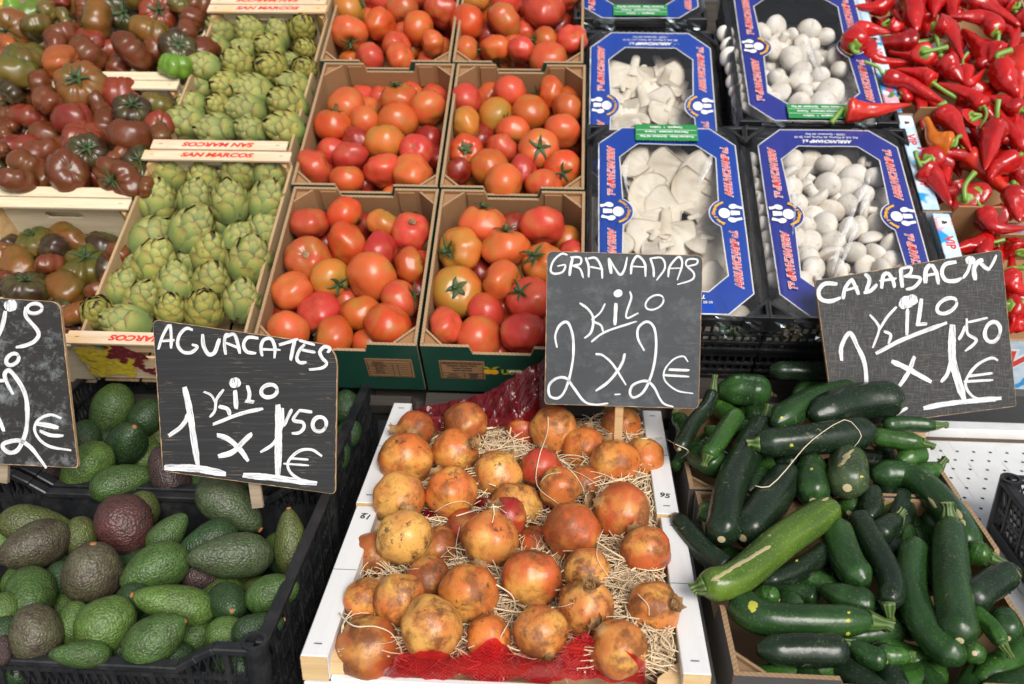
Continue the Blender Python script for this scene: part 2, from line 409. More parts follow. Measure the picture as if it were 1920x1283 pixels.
M['kraft_edge'] = mk_card('corrugated_edge', (.38,.25,.14), flute=1)
M['card_green'] = mk_card('green_printed_cardboard', (.008,.058,.038), rough=.5)
M['card_blue'] = mk_card('light_blue_printed_cardboard', (.42,.60,.76), rough=.45, spots=True)
M['card_grey'] = mk_card('dark_grey_cardboard', (.060,.055,.055), rough=.7)
M['zkraft'] = mk_card('pale_kraft_cardboard', (.27,.165,.085))

def mk_plastic(name, col, rough=.38):
    n = NT(name); co = n.shift(n.co())
    d = n.ramp(n.noise(co, 30, 6, .7), (.45, 0.0), (.8, 1.0))
    c = n.mix(n.math('MULTIPLY', d, .28), col, (.10,.095,.085))
    n.bump(n.noise(co, 200, 3), .08, .001)
    return n.set(c, n.math('ADD', rough, n.math('MULTIPLY', d, .25)))
M['black_plastic'] = mk_plastic('black_crate_plastic', (.011,.012,.014))
M['blue_print'] = NT('blue_printed_film').set((.003,.050,.37), .3, Coat_Weight=.5, Coat_Roughness=.1)
M['violet_print'] = NT('violet_blue_printed_film').set((.022,.034,.30), .26, Coat_Weight=.7, Coat_Roughness=.1)
M['white_print'] = mk_flat('white_ink', (.78,.78,.78), .4, .04)
M['red_print'] = mk_flat('red_ink', (.62,.035,.03), .5, .15, 300)
M['orange_print'] = mk_flat('orange_ink', (.80,.42,.02), .5, .05)
M['green_label'] = mk_flat('green_label_paper', (.02,.22,.055), .5, .1)
M['ink'] = mk_flat('black_ink', (.02,.018,.018), .6, .1)
M['brown_ink'] = mk_flat('brown_ink', (.035,.022,.014), .7, .1)
def mk_film(name='clear_film', tint=(1, 1, 1), wr=.5):
    n = NT(name); co = n.co()
    tr = n.n('ShaderNodeBsdfTransparent'); tr.inputs[0].default_value = (*tint, 1)
    gl = n.n('ShaderNodeBsdfGlossy'); gl.inputs['Roughness'].default_value = .09
    b = n.n('ShaderNodeBump'); b.inputs['Strength'].default_value = wr; b.inputs['Distance'].default_value = .012
    n.l(n.noise(n.scale(co, (1, .45, 1)), 20, 3, .6, 2.2), b.inputs['Height']); n.l(b.outputs[0], gl.inputs['Normal'])
    fr = n.n('ShaderNodeFresnel', i_IOR=1.42); n.l(b.outputs[0], fr.inputs['Normal'])
    mx = n.n('ShaderNodeMixShader'); n.l(n.math('ADD', fr.outputs[0], .015), mx.inputs[0]); n.l(tr.outputs[0], mx.inputs[1]); n.l(gl.outputs[0], mx.inputs[2])
    g2 = n.n('ShaderNodeBsdfGlossy'); g2.inputs['Roughness'].default_value = .4; m2 = n.n('ShaderNodeMixShader'); m2.inputs[0].default_value = .045
    n.l(mx.outputs[0], m2.inputs[1]); n.l(g2.outputs[0], m2.inputs[2]); n.l(m2.outputs[0], n.out.inputs[0]); return n.m
M['film'] = mk_film()
def mk_redfilm(name='red_net_film', base=(.60,.022,.032,1), tcol=(.85,.22,.22,1), op=.14):
    n = NT(name); co = n.co()
    tr = n.n('ShaderNodeBsdfTransparent'); tr.inputs[0].default_value = tcol
    b = n.n('ShaderNodeBump'); b.inputs['Strength'].default_value = .35; b.inputs['Distance'].default_value = .002
    n.l(n.noise(co, 60, 3), b.inputs['Height'])
    pr = n.b; pr.inputs['Base Color'].default_value = base; pr.inputs['Roughness'].default_value = .14; pr.inputs['Coat Weight'].default_value = .5; n.l(b.outputs[0], pr.inputs['Normal'])
    w1 = n.n('ShaderNodeTexChecker'); w1.inputs['Scale'].default_value = 380; n.l(co, w1.inputs[0])
    f = n.math('ADD', op, n.math('MULTIPLY', w1.outputs['Fac'], .34))
    mx = n.n('ShaderNodeMixShader'); n.l(f, mx.inputs[0]); n.l(tr.outputs[0], mx.inputs[1]); n.l(pr.outputs[0], mx.inputs[2])
    n.l(mx.outputs[0], n.out.inputs[0]); return n.m
M['redfilm'] = mk_redfilm(); M['shadedfilm'] = mk_redfilm('shaded_net_film', (.20,.008,.014,1), (.50,.13,.14,1), .20)  # second one is the same red film with shadow put into its colour
M['straw'] = mk_flat('wood_wool_fibre', (.80,.63,.41), .7, .2, 14)
M['straw_pale'] = mk_flat('pale_raffia', (.74,.64,.46), .6, .15, 30)

def mk_board(name, col, tex, woodf=.4, chalk=.3, seed=0.0):
    n = NT(name); co = n.co()
    mp = n.n('ShaderNodeVectorMath', operation='ADD'); n.l(co, mp.inputs[0]); mp.inputs[1].default_value = (seed, seed*.7, 0); co = mp.outputs[0]
    c = n.mix(n.noise(co, 12, 5, .6), tuple(x*.75 for x in col), tuple(x*1.3 for x in col))
    if tex == 'grain':
        g = n.noise(n.scale(co, (7, 330, 1)), 1.0, 4, .65, .4)
        c = n.mix(n.ramp(g, (.5, 0.0), (.75, .30)), c, (.085,.09,.095)); h = g
    elif tex == 'weave':
        g1 = n.noise(n.scale(co, (40, 480, 1)), 1.0, 3, .65); g2 = n.noise(n.scale(co, (480, 40, 1)), 1.0, 3, .65); h = n.math('MAXIMUM', g1, g2)
        c = n.mix(n.ramp(h, (.52, 0.0), (.74, .75)), c, (.13,.13,.125))
    else:
        h = n.noise(co, 200, 5); c = n.mix(n.ramp(n.noise(co, 26, 7, .75), (.5, 0.0), (.8, chalk)), c, (.33,.36,.38))
    sc = n.math('MULTIPLY', n.ramp(n.noise(n.scale(co, (30, 900, 1)), 1.0, 2, .5, .3), (.64, 0.0), (.67, 1.0)), n.ramp(n.noise(co, 16, 4), (.48, 0.0), (.56, 1.0)))
    c = n.mix(n.math('MULTIPLY', sc, woodf), c, (.42,.28,.17))
    dots = n.math('MULTIPLY', n.ramp(n.voro(co, 120), (.0, 1.0), (.10, 0.0)), n.ramp(n.noise(co, 22, 3), (.54, 0.0), (.62, 1.0)))
    c = n.mix(n.math('MULTIPLY', dots, woodf), c, (.42,.28,.17))
    n.bump(h, .25, .0006)
    return n.set(c, .6, Specular_IOR_Level=.3)
M['board_grain'] = mk_board('black_board_grained', (.014,.0145,.0155), 'grain', .38, seed=1.3)
M['board_slate'] = mk_board('grey_black_slate_paint', (.036,.041,.047), 'slate', .15, .22, seed=4.1)
M['board_weave'] = mk_board('canvas_textured_board', (.024,.024,.0235), 'weave', .3, seed=7.7)
M['board_chalky'] = mk_board('chalk_smudged_board', (.018,.017,.0165), 'slate', .2, .85, seed=2.2)
M['board_edge'] = mk_wood('raw_board_edge', (.50,.33,.18), (.34,.20,.10), .8)
def mk_chalk():
    n = NT('white_marker_paint'); co = n.co(); uv = n.co('UV')
    g = n.noise(n.scale(uv, (2.2, .45, 1)), 6.0, 5, .75)
    c = n.ramp(g, (.38, (.10,.105,.115)), (.455, (.40,.41,.43)), (.535, (.76,.76,.76)), (.7, (.83,.83,.83)))
    n.bump(g, .3, .0005)
    return n.set(c, .5)
M['chalk'] = mk_chalk()

def mk_metal_shelf():
    n = NT('white_painted_metal'); co = n.co()
    d = n.ramp(n.noise(co, 9, 8, .7), (.48, 0.0), (.75, 1.0))
    s_ = n.ramp(n.noise(n.scale(co, (60, 5, 1)), 1.0, 4, .7, .8), (.60, 0.0), (.70, 1.0))
    c = n.mix(n.math('MULTIPLY', d, .5), (.72,.73,.73), (.42,.36,.27))
    c = n.mix(n.math('MULTIPLY', s_, .7), c, (.30,.22,.13))
    return n.set(c, .45)
M['shelf'] = mk_metal_shelf()
M['hole'] = mk_flat('dark_hole', (.01,.01,.01), .9, .1)
M['zinc'] = mk_flat('dull_zinc', (.20,.21,.20), .5, .25, 20)
M['asphalt'] = mk_flat('asphalt', (.05,.05,.052), .9, .3, 60, .4)
M['staple'] = NT('steel_staple').set((.25,.25,.26), .35, Metallic=1.0)
M['grape_y'] = mk_flat('yellow_grape_print', (.62,.47,.04), .5, .6, 130)
M['grape_r'] = mk_flat('red_grape_print', (.16,.014,.024), .5, .8, 130)
M['leaf_print'] = mk_flat('green_leaf_print', (.02,.17,.05), .5, .2)
# ------------------------------------------------------------------ fruit shapes (unit size: widest radius 1, stem end towards +Z)
def revolve(fn, nt=20, na=32):
    vs = [fn(0, 0)]; fs = []
    for i in range(1, nt):
        for k in range(na): vs.append(fn(math.pi*i/nt, 2*math.pi*k/na))
    vs.append(fn(math.pi, 0)); last = len(vs)-1
    for k in range(na): fs.append((0, 1+k, 1+(k+1) % na))
    for i in range(nt-2):
        for k in range(na):
            a = 1+i*na+k; b = 1+i*na+(k+1) % na; fs.append((a, a+na, b+na, b))
    for k in range(na): fs.append((1+(nt-2)*na+k, last, 1+(nt-2)*na+(k+1) % na))
    return vs, fs
def tomato_mesh(seed, flat=.84, lobes=6, depth=.02, dimple=.16, ribbed=False, lump=.05, long=1.0):
    rg = random.Random(seed); n = lobes; ph = [rg.random()*.5 for _ in range(n)]
    cuts = sorted((2*math.pi*(i+ph[i])/n) for i in range(n)); amp = [depth*rg.uniform(.4, 1.3) for _ in cuts]
    off = Vector((rg.random()*50, rg.random()*50, 0)); sx = rg.uniform(.93, 1.05)*long
    def fn(t, a):
        f = 1.0
        for c, am in zip(cuts, amp):
            d = abs((a-c+math.pi) % (2*math.pi)-math.pi)
            f -= am*math.exp(-(d/(.15 if ribbed else .34))**2)*math.sin(t)**.4*(.4+.6*max(0, math.cos(t*.75)))
        p = Vector((math.sin(t)*math.cos(a)*sx, math.sin(t)*math.sin(a)/math.sqrt(long), math.cos(t)*flat))
        if ribbed: p.z = math.copysign(abs(math.cos(t))**.8*flat, math.cos(t))
        p *= f*(1+lump*noise.noise(p*1.3+off)+lump*.4*noise.noise(p*3+off))
        p.z -= dimple*math.exp(-(t/.34)**2); p.z += dimple*.45*math.exp(-((math.pi-t)/.3)**2)
        return p
    v, f = revolve(fn, 22, 48 if ribbed else 36); return v, f
def scaled(name, vf, mat, k=1.0): return mesh(name, [Vector(v)*k for v in vf[0]], vf[1], mat, True)
UNIT = .04                                              # prototypes are real fruit of 4 cm radius, objects scale around 1
TOM = [scaled('tomato', tomato_mesh(i, flat=[.84,.8,.88,.82,.9,.78][i], lobes=[5,7,6,4,5,8][i], depth=[.03,.07,.035,.06,.02,.09][i], lump=[.07,.12,.08,.15,.07,.13][i], dimple=[.15,.2,.13,.2,.12,.24][i]), M['tomato'], UNIT) for i in range(6)]
HEI = [scaled('ribbed_tomato', tomato_mesh(20+i, flat=[.66,.72,.6,.78,.7,.82,.66][i], lobes=[10,8,12,7,9,5,7][i], depth=[.16,.13,.16,.18,.13,.10,.17][i], ribbed=True, lump=[.10,.14,.08,.16,.16,.12,.18][i], dimple=[.26,.22,.24,.2,.24,.16,.25][i], long=[1,1.1,1,1.18,1.08,1.2,1.25][i]), M['heirloom'], UNIT) for i in range(7)]
def calyx_mesh(seed, n=5, L=.62, w=.10, stub=.28):
    rg = random.Random(seed); b = MB()
    for i in range(n):
        a = 2*math.pi*(i+rg.uniform(-.15, .15))/n; l = L*rg.uniform(.7, 1.1); cur = rg.uniform(-.10, .22); tw = rg.uniform(-.4, .4)
        pts = []
        for s in (0, .25, .5, .75, 1):
            r_ = .04+l*s; aa = a+tw*s*s; z = -.0+.10*math.sin(s*2.2)-.10*s*s+cur*s*s; wd = w*(1-s)**.7*(1 if s else .7)+.006
            c = Vector((math.cos(aa)*r_, math.sin(aa)*r_, z)); sd_ = Vector((-math.sin(aa), math.cos(aa), 0))*wd
            pts.append((c-sd_-Vector((0,0,.02)), c+Vector((0, 0, .035*(1-s)+.012)), c+sd_-Vector((0,0,.02))))
        vs = [p for tr in pts for p in tr]
        fs = [(3*j+k, 3*j+k+1, 3*j+k+4, 3*j+k+3) for j in range(4) for k in range(2)]
        b.add(vs, fs)
    dx = rg.uniform(-.12, .12)
    b.tube([(0,0,-.05),(dx*.3,0,.08),(dx,dx*.4,stub)], [.085,.06,.075], 7)
    return mesh('calyx', [v*UNIT for v in b.v], b.f, M['calyx'], True)
CAL = [calyx_mesh(i, n=[5,6,5,5][i], L=[.62,.55,.42,.7][i], w=[.11,.09,.13,.08][i], stub=[.22,.3,.16,.4][i]) for i in range(4)]
def scar_mesh():
    b = MB(); n = 12
    vs = [(0,0,.0)] + [(math.cos(6.2832*k/n)*.10, math.sin(6.2832*k/n)*.10, .03) for k in range(n)] + [(math.cos(6.2832*k/n)*.17, math.sin(6.2832*k/n)*.17*(1+.2*math.sin(k*2)), -.02) for k in range(n)]
    fs = [(0, 1+k, 1+(k+1) % n) for k in range(n)] + [(1+k, 1+n+k, 1+n+(k+1) % n, 1+(k+1) % n) for k in range(n)]
    return mesh('stem_scar', [Vector(v)*UNIT for v in vs], fs, M['cork'], True)
SCAR = scar_mesh()

def avocado_mesh(seed, L=1.28, neck=.30):
    rg = random.Random(seed); off = Vector((rg.random()*50, 3, 7)); bend = rg.uniform(-.08, .08)
    def fn(t, a):
        z = math.cos(t)*L; s = (math.cos(t)+1)/2
        r_ = math.sin(t)*(1-neck*s**1.4)*(1+.04*math.cos(a*2))
        p = Vector((r_*math.cos(a)+bend*s*s, r_*math.sin(a), z))
        return p*(1+.05*noise.noise(p*1.2+off)+.018*noise.noise(p*4+off)+.006*noise.noise(p*14+off))
    return scaled('avocado', revolve(fn, 34, 44), M['avocado'], UNIT)
AVO = [avocado_mesh(i, [1.28,1.2,1.4,1.12,1.3][i], [.34,.22,.42,.12,.28][i]) for i in range(5)]
def nub_mesh():
    b = MB(); b.tube([(0,0,-.03),(0,0,.02),(.0,0,.05)], [.12,.12,.07], 9); return mesh('stem_nub', [v*UNIT for v in b.v], b.f, M['nub'], True)
NUB = nub_mesh()

def pom_mesh(seed):
    rg = random.Random(seed); off = Vector((rg.random()*50, 9, 2)); n = 6; q = rg.random()*6
    def fn(t, a):
        r_ = 1+.030*math.cos(n*a+q)*math.sin(t)**2
        z = math.cos(t)*(.93 if t > 1.57 else .95)+.10*math.exp(-(t/.30)**2)
        p = Vector((math.sin(t)*math.cos(a)*r_, math.sin(t)*math.sin(a)*r_, z))
        return p*(1+.09*noise.noise(p*1.2+off)+.03*noise.noise(p*3+off)+.008*noise.noise(p*9+off))
    return scaled('pomegranate', revolve(fn, 26, 36), M['pom'], UNIT)
POM = [pom_mesh(i) for i in range(5)]
def crown_mesh(seed):
    rg = random.Random(seed); b = MB(); n = 6; vs = []; m = 18
    for j, (r_, z) in enumerate(((.30,-.12),(.23,.02),(.20,.12),(.24,.22))):
        for k in range(m): vs.append((math.cos(6.2832*k/m)*r_, math.sin(6.2832*k/m)*r_, z))
    for k in range(m):
        tooth = abs((k*n/m) % 1-.5)*2; rr = .27+.09*tooth*rg.uniform(.4, 1.3); z = .24+.20*tooth*rg.uniform(.5, 1.1)
        vs.append((math.cos(6.2832*k/m)*rr, math.sin(6.2832*k/m)*rr, z))
    fs = [(j*m+k, j*m+(k+1) % m, (j+1)*m+(k+1) % m, (j+1)*m+k) for j in range(4) for k in range(m)]
    b.add(vs, fs); b.add([(math.cos(6.2832*k/8)*.19, math.sin(6.2832*k/8)*.19, .13) for k in range(8)], [tuple(range(8))])
    for k in range(14):
        a = rg.random()*6.28; r_ = rg.random()*.14; b.tube([(math.cos(a)*r_, math.sin(a)*r_, .1), (math.cos(a)*r_*1.5, math.sin(a)*r_*1.5, .26)], [.012, .02], 3)
    return mesh('crown', [v*UNIT for v in b.v], b.f, M['pomcrown'], True)
CRO = [crown_mesh(i) for i in range(3)]

# artichoke: core and overlapping bracts
def art_rho(t): return .95*max(0.0, math.sin(math.pi*max(0, min(1, t))**.78))**.60
def art_pt(t, a, k=1.0):
    return Vector((art_rho(t)*math.cos(a)*k, art_rho(t)*math.sin(a)*k, -1.12+2.30*t))
def art_core():
    def fn(t, a): return art_pt(1-t/math.pi, a, .90)
    return scaled('heart', revolve(fn, 12, 14), M['bract'], UNIT)
CORE = art_core()
def bract_mesh(seed):
    rg = random.Random(seed); vs = []; uv = []; fs = []; nx, ny = 6, 7; tipc = rg.uniform(-.03, .03)
    for j in range(ny+1):
        y = j/ny; wd = .5*(.72+.5*y-.10*y*y)*(max(0, 1-((y-.45)/.56)**2)**.55 if y > .45 else 1)
        for i in range(nx+1):
            x = (i/nx-.5)*2
            ylift = y + (.06*(1-abs(x)) if j == ny else 0)
            vs.append(Vector((x*wd*1.04+tipc*y, ylift, .16*math.sin(math.pi*y*.85)-.28*(x*wd*2)**2+.05*y*y+.03*(1-abs(x))*(y > .2)))); uv.append((i/nx, y))
    for j in range(ny):
        for i in range(nx):
            a = j*(nx+1)+i; fs.append((a, a+1, a+nx+2, a+nx+1))
    return mesh('bract', [v*UNIT for v in vs], fs, M['bract'], True, uvs=uv)
BR = [bract_mesh(i) for i in range(4)]
def art_layout(seed, n=27):
    rg = random.Random(seed); out = []
    for i in range(n):
        q = i/(n-1); t = .06+.80*q**.92; a = i*2.39996+rg.uniform(-.1, .1)
        L = (1.22-.66*q)*rg.uniform(.92, 1.08); wd = (1.36-.80*q)*rg.uniform(.92, 1.08)
        p = art_pt(t, a, .97); t2 = min(.995, t+L/2.3*.95); p2 = art_pt(t2, a, 1.0 if t2 < .9 else 1.02)
        y = (p2-p).normalized(); o = Vector((math.cos(a), math.sin(a), 0)); x = y.cross(o).normalized()
        x = Vector((-math.sin(a), math.cos(a), 0)); z = x.cross(y).normalized()
        if z.dot(Vector((math.cos(a), math.sin(a), .4))) < 0: z = -z
        x = y.cross(z); lift = rg.uniform(.01, .06)
        y = (y+z*lift).normalized(); z = x.cross(y)
        m = Matrix((x*wd, y*L, z*wd*.95)).transposed().to_4x4(); m.translation = p*UNIT
        out.append((m, rg.randrange(4), q, rg.uniform(.88, 1.1)))
    return out
ARTL = [art_layout(i) for i in range(4)]

def smooth_line(pts, n):            # Catmull-Rom through Vectors
    P = [pts[0]*2-pts[1]]+list(pts)+[pts[-1]*2-pts[-2]]; out = []; segs = len(pts)-1
    for i in range(n+1):
        s = min(i/n*segs, segs-1e-6); k = int(s); t = s-k; a, b, c, d = P[k:k+4]
        out.append(.5*((2*b)+(c-a)*t+(2*a-5*b+4*c-d)*t*t+(3*b-a-3*c+d)*t**3))
    return out
def sweep(name, pts, rfun, mat, ns=40, na=18, lob=(5, .02), lump=.04, seed=0, center=None, squash=1.0):
    rg = random.Random(seed); P = smooth_line(pts, ns); vs = []; uv = []; up = None; off = Vector((seed*3.1 % 40, 1, 2))
    for i, p in enumerate(P):
        d = (P[min(i+1, ns)]-P[max(i-1, 0)]).normalized()
        if up is None: up = d.orthogonal().normalized()
        x = (up-d*up.dot(d)).normalized(); up = x; y = d.cross(x); s = i/ns; rr = rfun(s)
        for k in range(na+1):
            a = 2*math.pi*(k % na)/na
            q = rr*(1+lob[1]*math.cos(lob[0]*a+seed)+lump*noise.noise(Vector((math.cos(a)*.8, math.sin(a)*.8, s*3.2))+off)+lump*.4*noise.noise(Vector((math.cos(a)*2, math.sin(a)*2, s*9))+off))
            vs.append(p+x*math.cos(a)*q+y*math.sin(a)*q*squash); uv.append((k/na, s))
    fs = [(i*(na+1)+k, i*(na+1)+k+1, (i+1)*(na+1)+k+1, (i+1)*(na+1)+k) for i in range(ns) for k in range(na)]
    c = center or Vector(); vs = [v-c for v in vs]
    fs.append(tuple(reversed(range(na)))); fs.append(tuple(ns*(na+1)+k for k in range(na)))
    return mesh(name, vs, fs, mat, True, uvs=uv), P

# ------------------------------------------------------------------ heap solver: keeps a piece on its line of sight, pushes it back until it rests behind / beneath its neighbours
PLACED = []
def settle(sph, frame, h, tmax=.10, tol=.86, step=.004, t0=0.0, keep=True, vmin=None):
    base = [(frame.depth(px, py, h+dh), px, py, rp) for (px, py, rp, dh) in sph]
    t = t0; best = None
    while True:
        S = []
        for d, px, py, rp in base: S.append((at(px, py, d+t), rp*(d+t)/FPX))
        if vmin is not None and t < .12 and any((P-frame.o).dot(frame.v) < vmin+.90*r_ for P, r_ in S): t += step; continue
        pen = 0
        for P, r_ in S:
            for Q, q in PLACED:
                m = tol*(r_+q)
                if abs(P.x-Q.x) < m and (P-Q).length < m: pen = max(pen, m-(P-Q).length)
        if best is None or pen < best[0]-1e-5: best = (pen, t, S)
        if pen == 0 or t > tmax: break
        t += step
    if keep: PLACED.extend(best[2])
    return best[1], best[2]
def dirvec(px, py, phi, tau):
    r_ = ray(px, py).normalized(); x = (RGT-r_*RGT.dot(r_)).normalized(); y = x.cross(r_)
    return (x*math.cos(R(phi))+y*math.sin(R(phi)))*math.cos(R(tau))-r_*math.sin(R(tau))
def orient(d, spin): return d.to_track_quat('Z', 'Y').to_matrix().to_4x4() @ Matrix.Rotation(spin, 4, 'Z')
ORD = ['', 'first', 'second', 'third', 'fourth', 'fifth', 'sixth', 'seventh', 'eighth', 'ninth', 'tenth', 'eleventh', 'twelfth', 'thirteenth', 'fourteenth']
REG = []                            # (object, crate phrase, look, noun, extra, px, py, rpx)
def reg(o, crate, look, noun, extra, px, py, rp): REG.append((o, crate, look, noun, extra, px, py, rp))
def write_labels():
    by = {}
    for e in REG: by.setdefault(e[1], []).append(e)
    for crate, L in by.items():
        L.sort(key=lambda e: e[6]); rows = []; cur = []
        rmean = sum(e[7] for e in L)/len(L)
        for e in L:
            if cur and e[6]-cur[0][6] > 1.15*rmean: rows.append(cur); cur = []
            cur.append(e)
        rows.append(cur); looks = {}
        for e in L: looks[(e[2], e[3], e[4])] = looks.get((e[2], e[3], e[4]), 0)+1
        for ri, row in enumerate(rows):
            row.sort(key=lambda e: e[5]); n = len(row)
            for ci, e in enumerate(row):
                look = f'{e[2]} {e[3]}'.strip()+(' '+e[4] if e[4] else '')
                if ri == 0: rw = 'back row'
                elif ri == len(rows)-1: rw = 'front row'
                elif ri <= 5 or ri < len(rows)/2: rw = f'{ORD[min(ri+1, 13)]} row from back'
                else: rw = f'{ORD[min(len(rows)-ri, 13)]} row from front'
                if n == 1: pos = 'alone'
                elif ci == 0: pos = 'leftmost'
                elif ci == n-1: pos = 'rightmost'
                else: pos = f'{ORD[min(ci+1, 13)]} from left'
                lab = f'{look}, {pos} in {rw}, {crate}'
                if looks[(e[2], e[3], e[4])] == 1 and e[4]: lab = f'{look}, {crate}'
                wds = lab.split()
                if len(wds) > 16: lab = f'{e[2]} {e[3]}, {pos} in {rw}, {crate}'
                e[0]['label'] = lab
                if len(lab.split()) > 16: lab = lab.replace(' row from back', ' row back').replace('lying on the ', 'on the '); e[0]['label'] = ' '.join(lab.split()[:16]) if len(lab.split()) > 16 else lab
RNG = random.Random(7)
def rnd_item(x, y): return random.Random(int(x*13+y*7))
def place_round(kind, meshes, px, py, rp, col, phi, tau, frame, h, layer, look, noun, extra, crate, group, cat, child=None, sq=.85, mi=None, vmin=None):
    rg = rnd_item(px, py)
    t, S = settle([(px, py, rp*.97, 0)], frame, h, t0=layer*.55*rp/1100, vmin=vmin)
    P, r_ = S[0]; d = dirvec(px, py, phi, tau)
    o = bpy.data.objects.new(kind, meshes[mi if mi is not None else rg.randrange(len(meshes))]); link(o)
    k = r_/.97/UNIT*{'tomato': 1.09, 'ribbed_tomato': 1.09, 'pomegranate': 1.01}[kind]; o.matrix_world = Matrix.Translation(P) @ orient(d, rg.random()*6.28) @ Matrix.Diagonal((k, k, k, 1))
    o.color = (*col[:3], col[3]); tag(o, cat=cat, group=group)
    if child:
        for nm, me, z in child:
            c = obj(nm, me, o, Matrix.Translation((0, 0, z*UNIT)) @ Matrix.Rotation(rg.random()*6.28, 4, 'Z'))
    reg(o, crate, look, noun, extra, px, py, rp)
    return o
TC = {  # colour codes: rgb, greenness, words
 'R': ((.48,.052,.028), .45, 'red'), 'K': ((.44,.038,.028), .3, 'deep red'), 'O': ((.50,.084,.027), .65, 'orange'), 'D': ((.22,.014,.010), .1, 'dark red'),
 'B': ((.46,.080,.018), .65, 'orange-brown'), 'G': ((.46,.13,.024), .8, 'half-green'), 'M': ((.50,.055,.016), .6, 'green-shouldered red')}
HC = {
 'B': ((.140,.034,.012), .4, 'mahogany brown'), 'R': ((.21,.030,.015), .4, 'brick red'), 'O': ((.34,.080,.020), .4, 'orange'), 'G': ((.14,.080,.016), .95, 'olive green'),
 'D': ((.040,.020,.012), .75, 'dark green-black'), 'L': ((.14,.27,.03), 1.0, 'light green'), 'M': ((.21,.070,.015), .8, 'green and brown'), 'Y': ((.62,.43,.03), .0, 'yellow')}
HC['L'] = ((.12,.21,.025), 0.0, 'light green')
VMIN = {'near pomegranate crate': .002, 'carton behind AGUACATES board': .0, 'carton with MUSTANG print': .0, 'second-row carton beside artichokes': .406, 'second-row carton beside mushrooms': .406, 'farthest carton beside artichokes': .816, 'farthest carton beside mushrooms': .816}
def run_tomatoes(txt, ox, oy, s, h, crate, heir=False, ks=1.0):
    rows = []
    for ln in txt.strip().splitlines():
        t = ln.split(); x, y, r_ = ox+float(t[0])/s, oy+float(t[1])/s, float(t[2])/s
        c = t[3]; layer = 0; phi = tau = None; feat = ''
        for q in t[4:]:
            if q[0] == 'p': phi = float(q[1:])
            elif q[0] == 't': tau = float(q[1:])
            elif q[0] == 'l': layer = int(q[1:])
            elif q in ('c', 's'): feat = q
        if layer: r_ = max(r_, (92 if oy == 340 else 88)/s)
        rows.append((layer, -y, x, y, r_, c, phi, tau, feat))
    rows.sort(key=lambda a: (a[0], a[1]))
    for layer, _, x, y, r_, c, phi, tau, feat in rows:
        rg = rnd_item(x+1, y); rgb, g, word = (HC if heir else TC)[c]
        j = rg.uniform(.86, 1.14); rgb = (rgb[0]*j, rgb[1]*j*rg.uniform(.85, 1.2), rgb[2]*j)
        if phi is None: phi = rg.uniform(0, 360); tau = rg.uniform(-50, -15) if not heir else rg.uniform(-30, 25)
        if tau is None: tau = 10
        ch = []; extra = ''
        if feat == 'c':
            ch = [('calyx', CAL[rg.randrange(4)], .72 if not heir else .5)]; extra = 'with green calyx'
            if tau > 40: extra = 'with calyx facing out'
        elif feat == 's': ch = [('stem_scar', SCAR, .72)]; extra = 'with corky scar'
        if layer > 0 and not extra: extra = 'tucked underneath'
        place_round('ribbed_tomato' if heir else 'tomato', HEI if heir else TOM, x, y, r_, (*rgb, g), phi, tau, FB, h, layer, word,
                    'ribbed tomato' if heir else 'tomato', extra, crate, 'ribbed tomatoes in the wooden crates' if heir else 'tomatoes in the cardboard cartons', 'tomato', ch, vmin=VMIN.get(crate))
# ------------------------------------------------------------------ lettering
FONT = {}
def text_mesh(s, size=.02, bold=.0, shear=0.0, extrude=.0002, align='CENTER'):
    cu = bpy.data.curves.new('lettering', 'FONT'); cu.body = s; cu.size = size; cu.offset = bold; cu.shear = shear; cu.extrude = extrude
    cu.align_x = align; cu.align_y = 'CENTER'; cu.resolution_u = 3
    o = bpy.data.objects.new('tmp', cu); COL.objects.link(o)
    dg = bpy.context.evaluated_depsgraph_get(); me = bpy.data.meshes.new_from_object(o.evaluated_get(dg)); me.name = 'lettering'
    COL.objects.unlink(o); bpy.data.objects.remove(o); bpy.data.curves.remove(cu); me.materials.clear(); return me
def lettering(s, parent, mtx, mat, size=.02, bold=0.0, shear=0.0, sx=1.0, name='lettering', align='CENTER'):
    me = text_mesh(s, size, bold, shear, align=align); me.materials.append(mat)
    return obj(name, me, parent, mtx @ Matrix.Diagonal((sx, 1, 1, 1)))
def T(x, y, z=0): return Matrix.Translation((x, y, z))
def RZ(a): return Matrix.Rotation(R(a), 4, 'Z')
def RX(a): return Matrix.Rotation(R(a), 4, 'X')
def RY(a): return Matrix.Rotation(R(a), 4, 'Y')

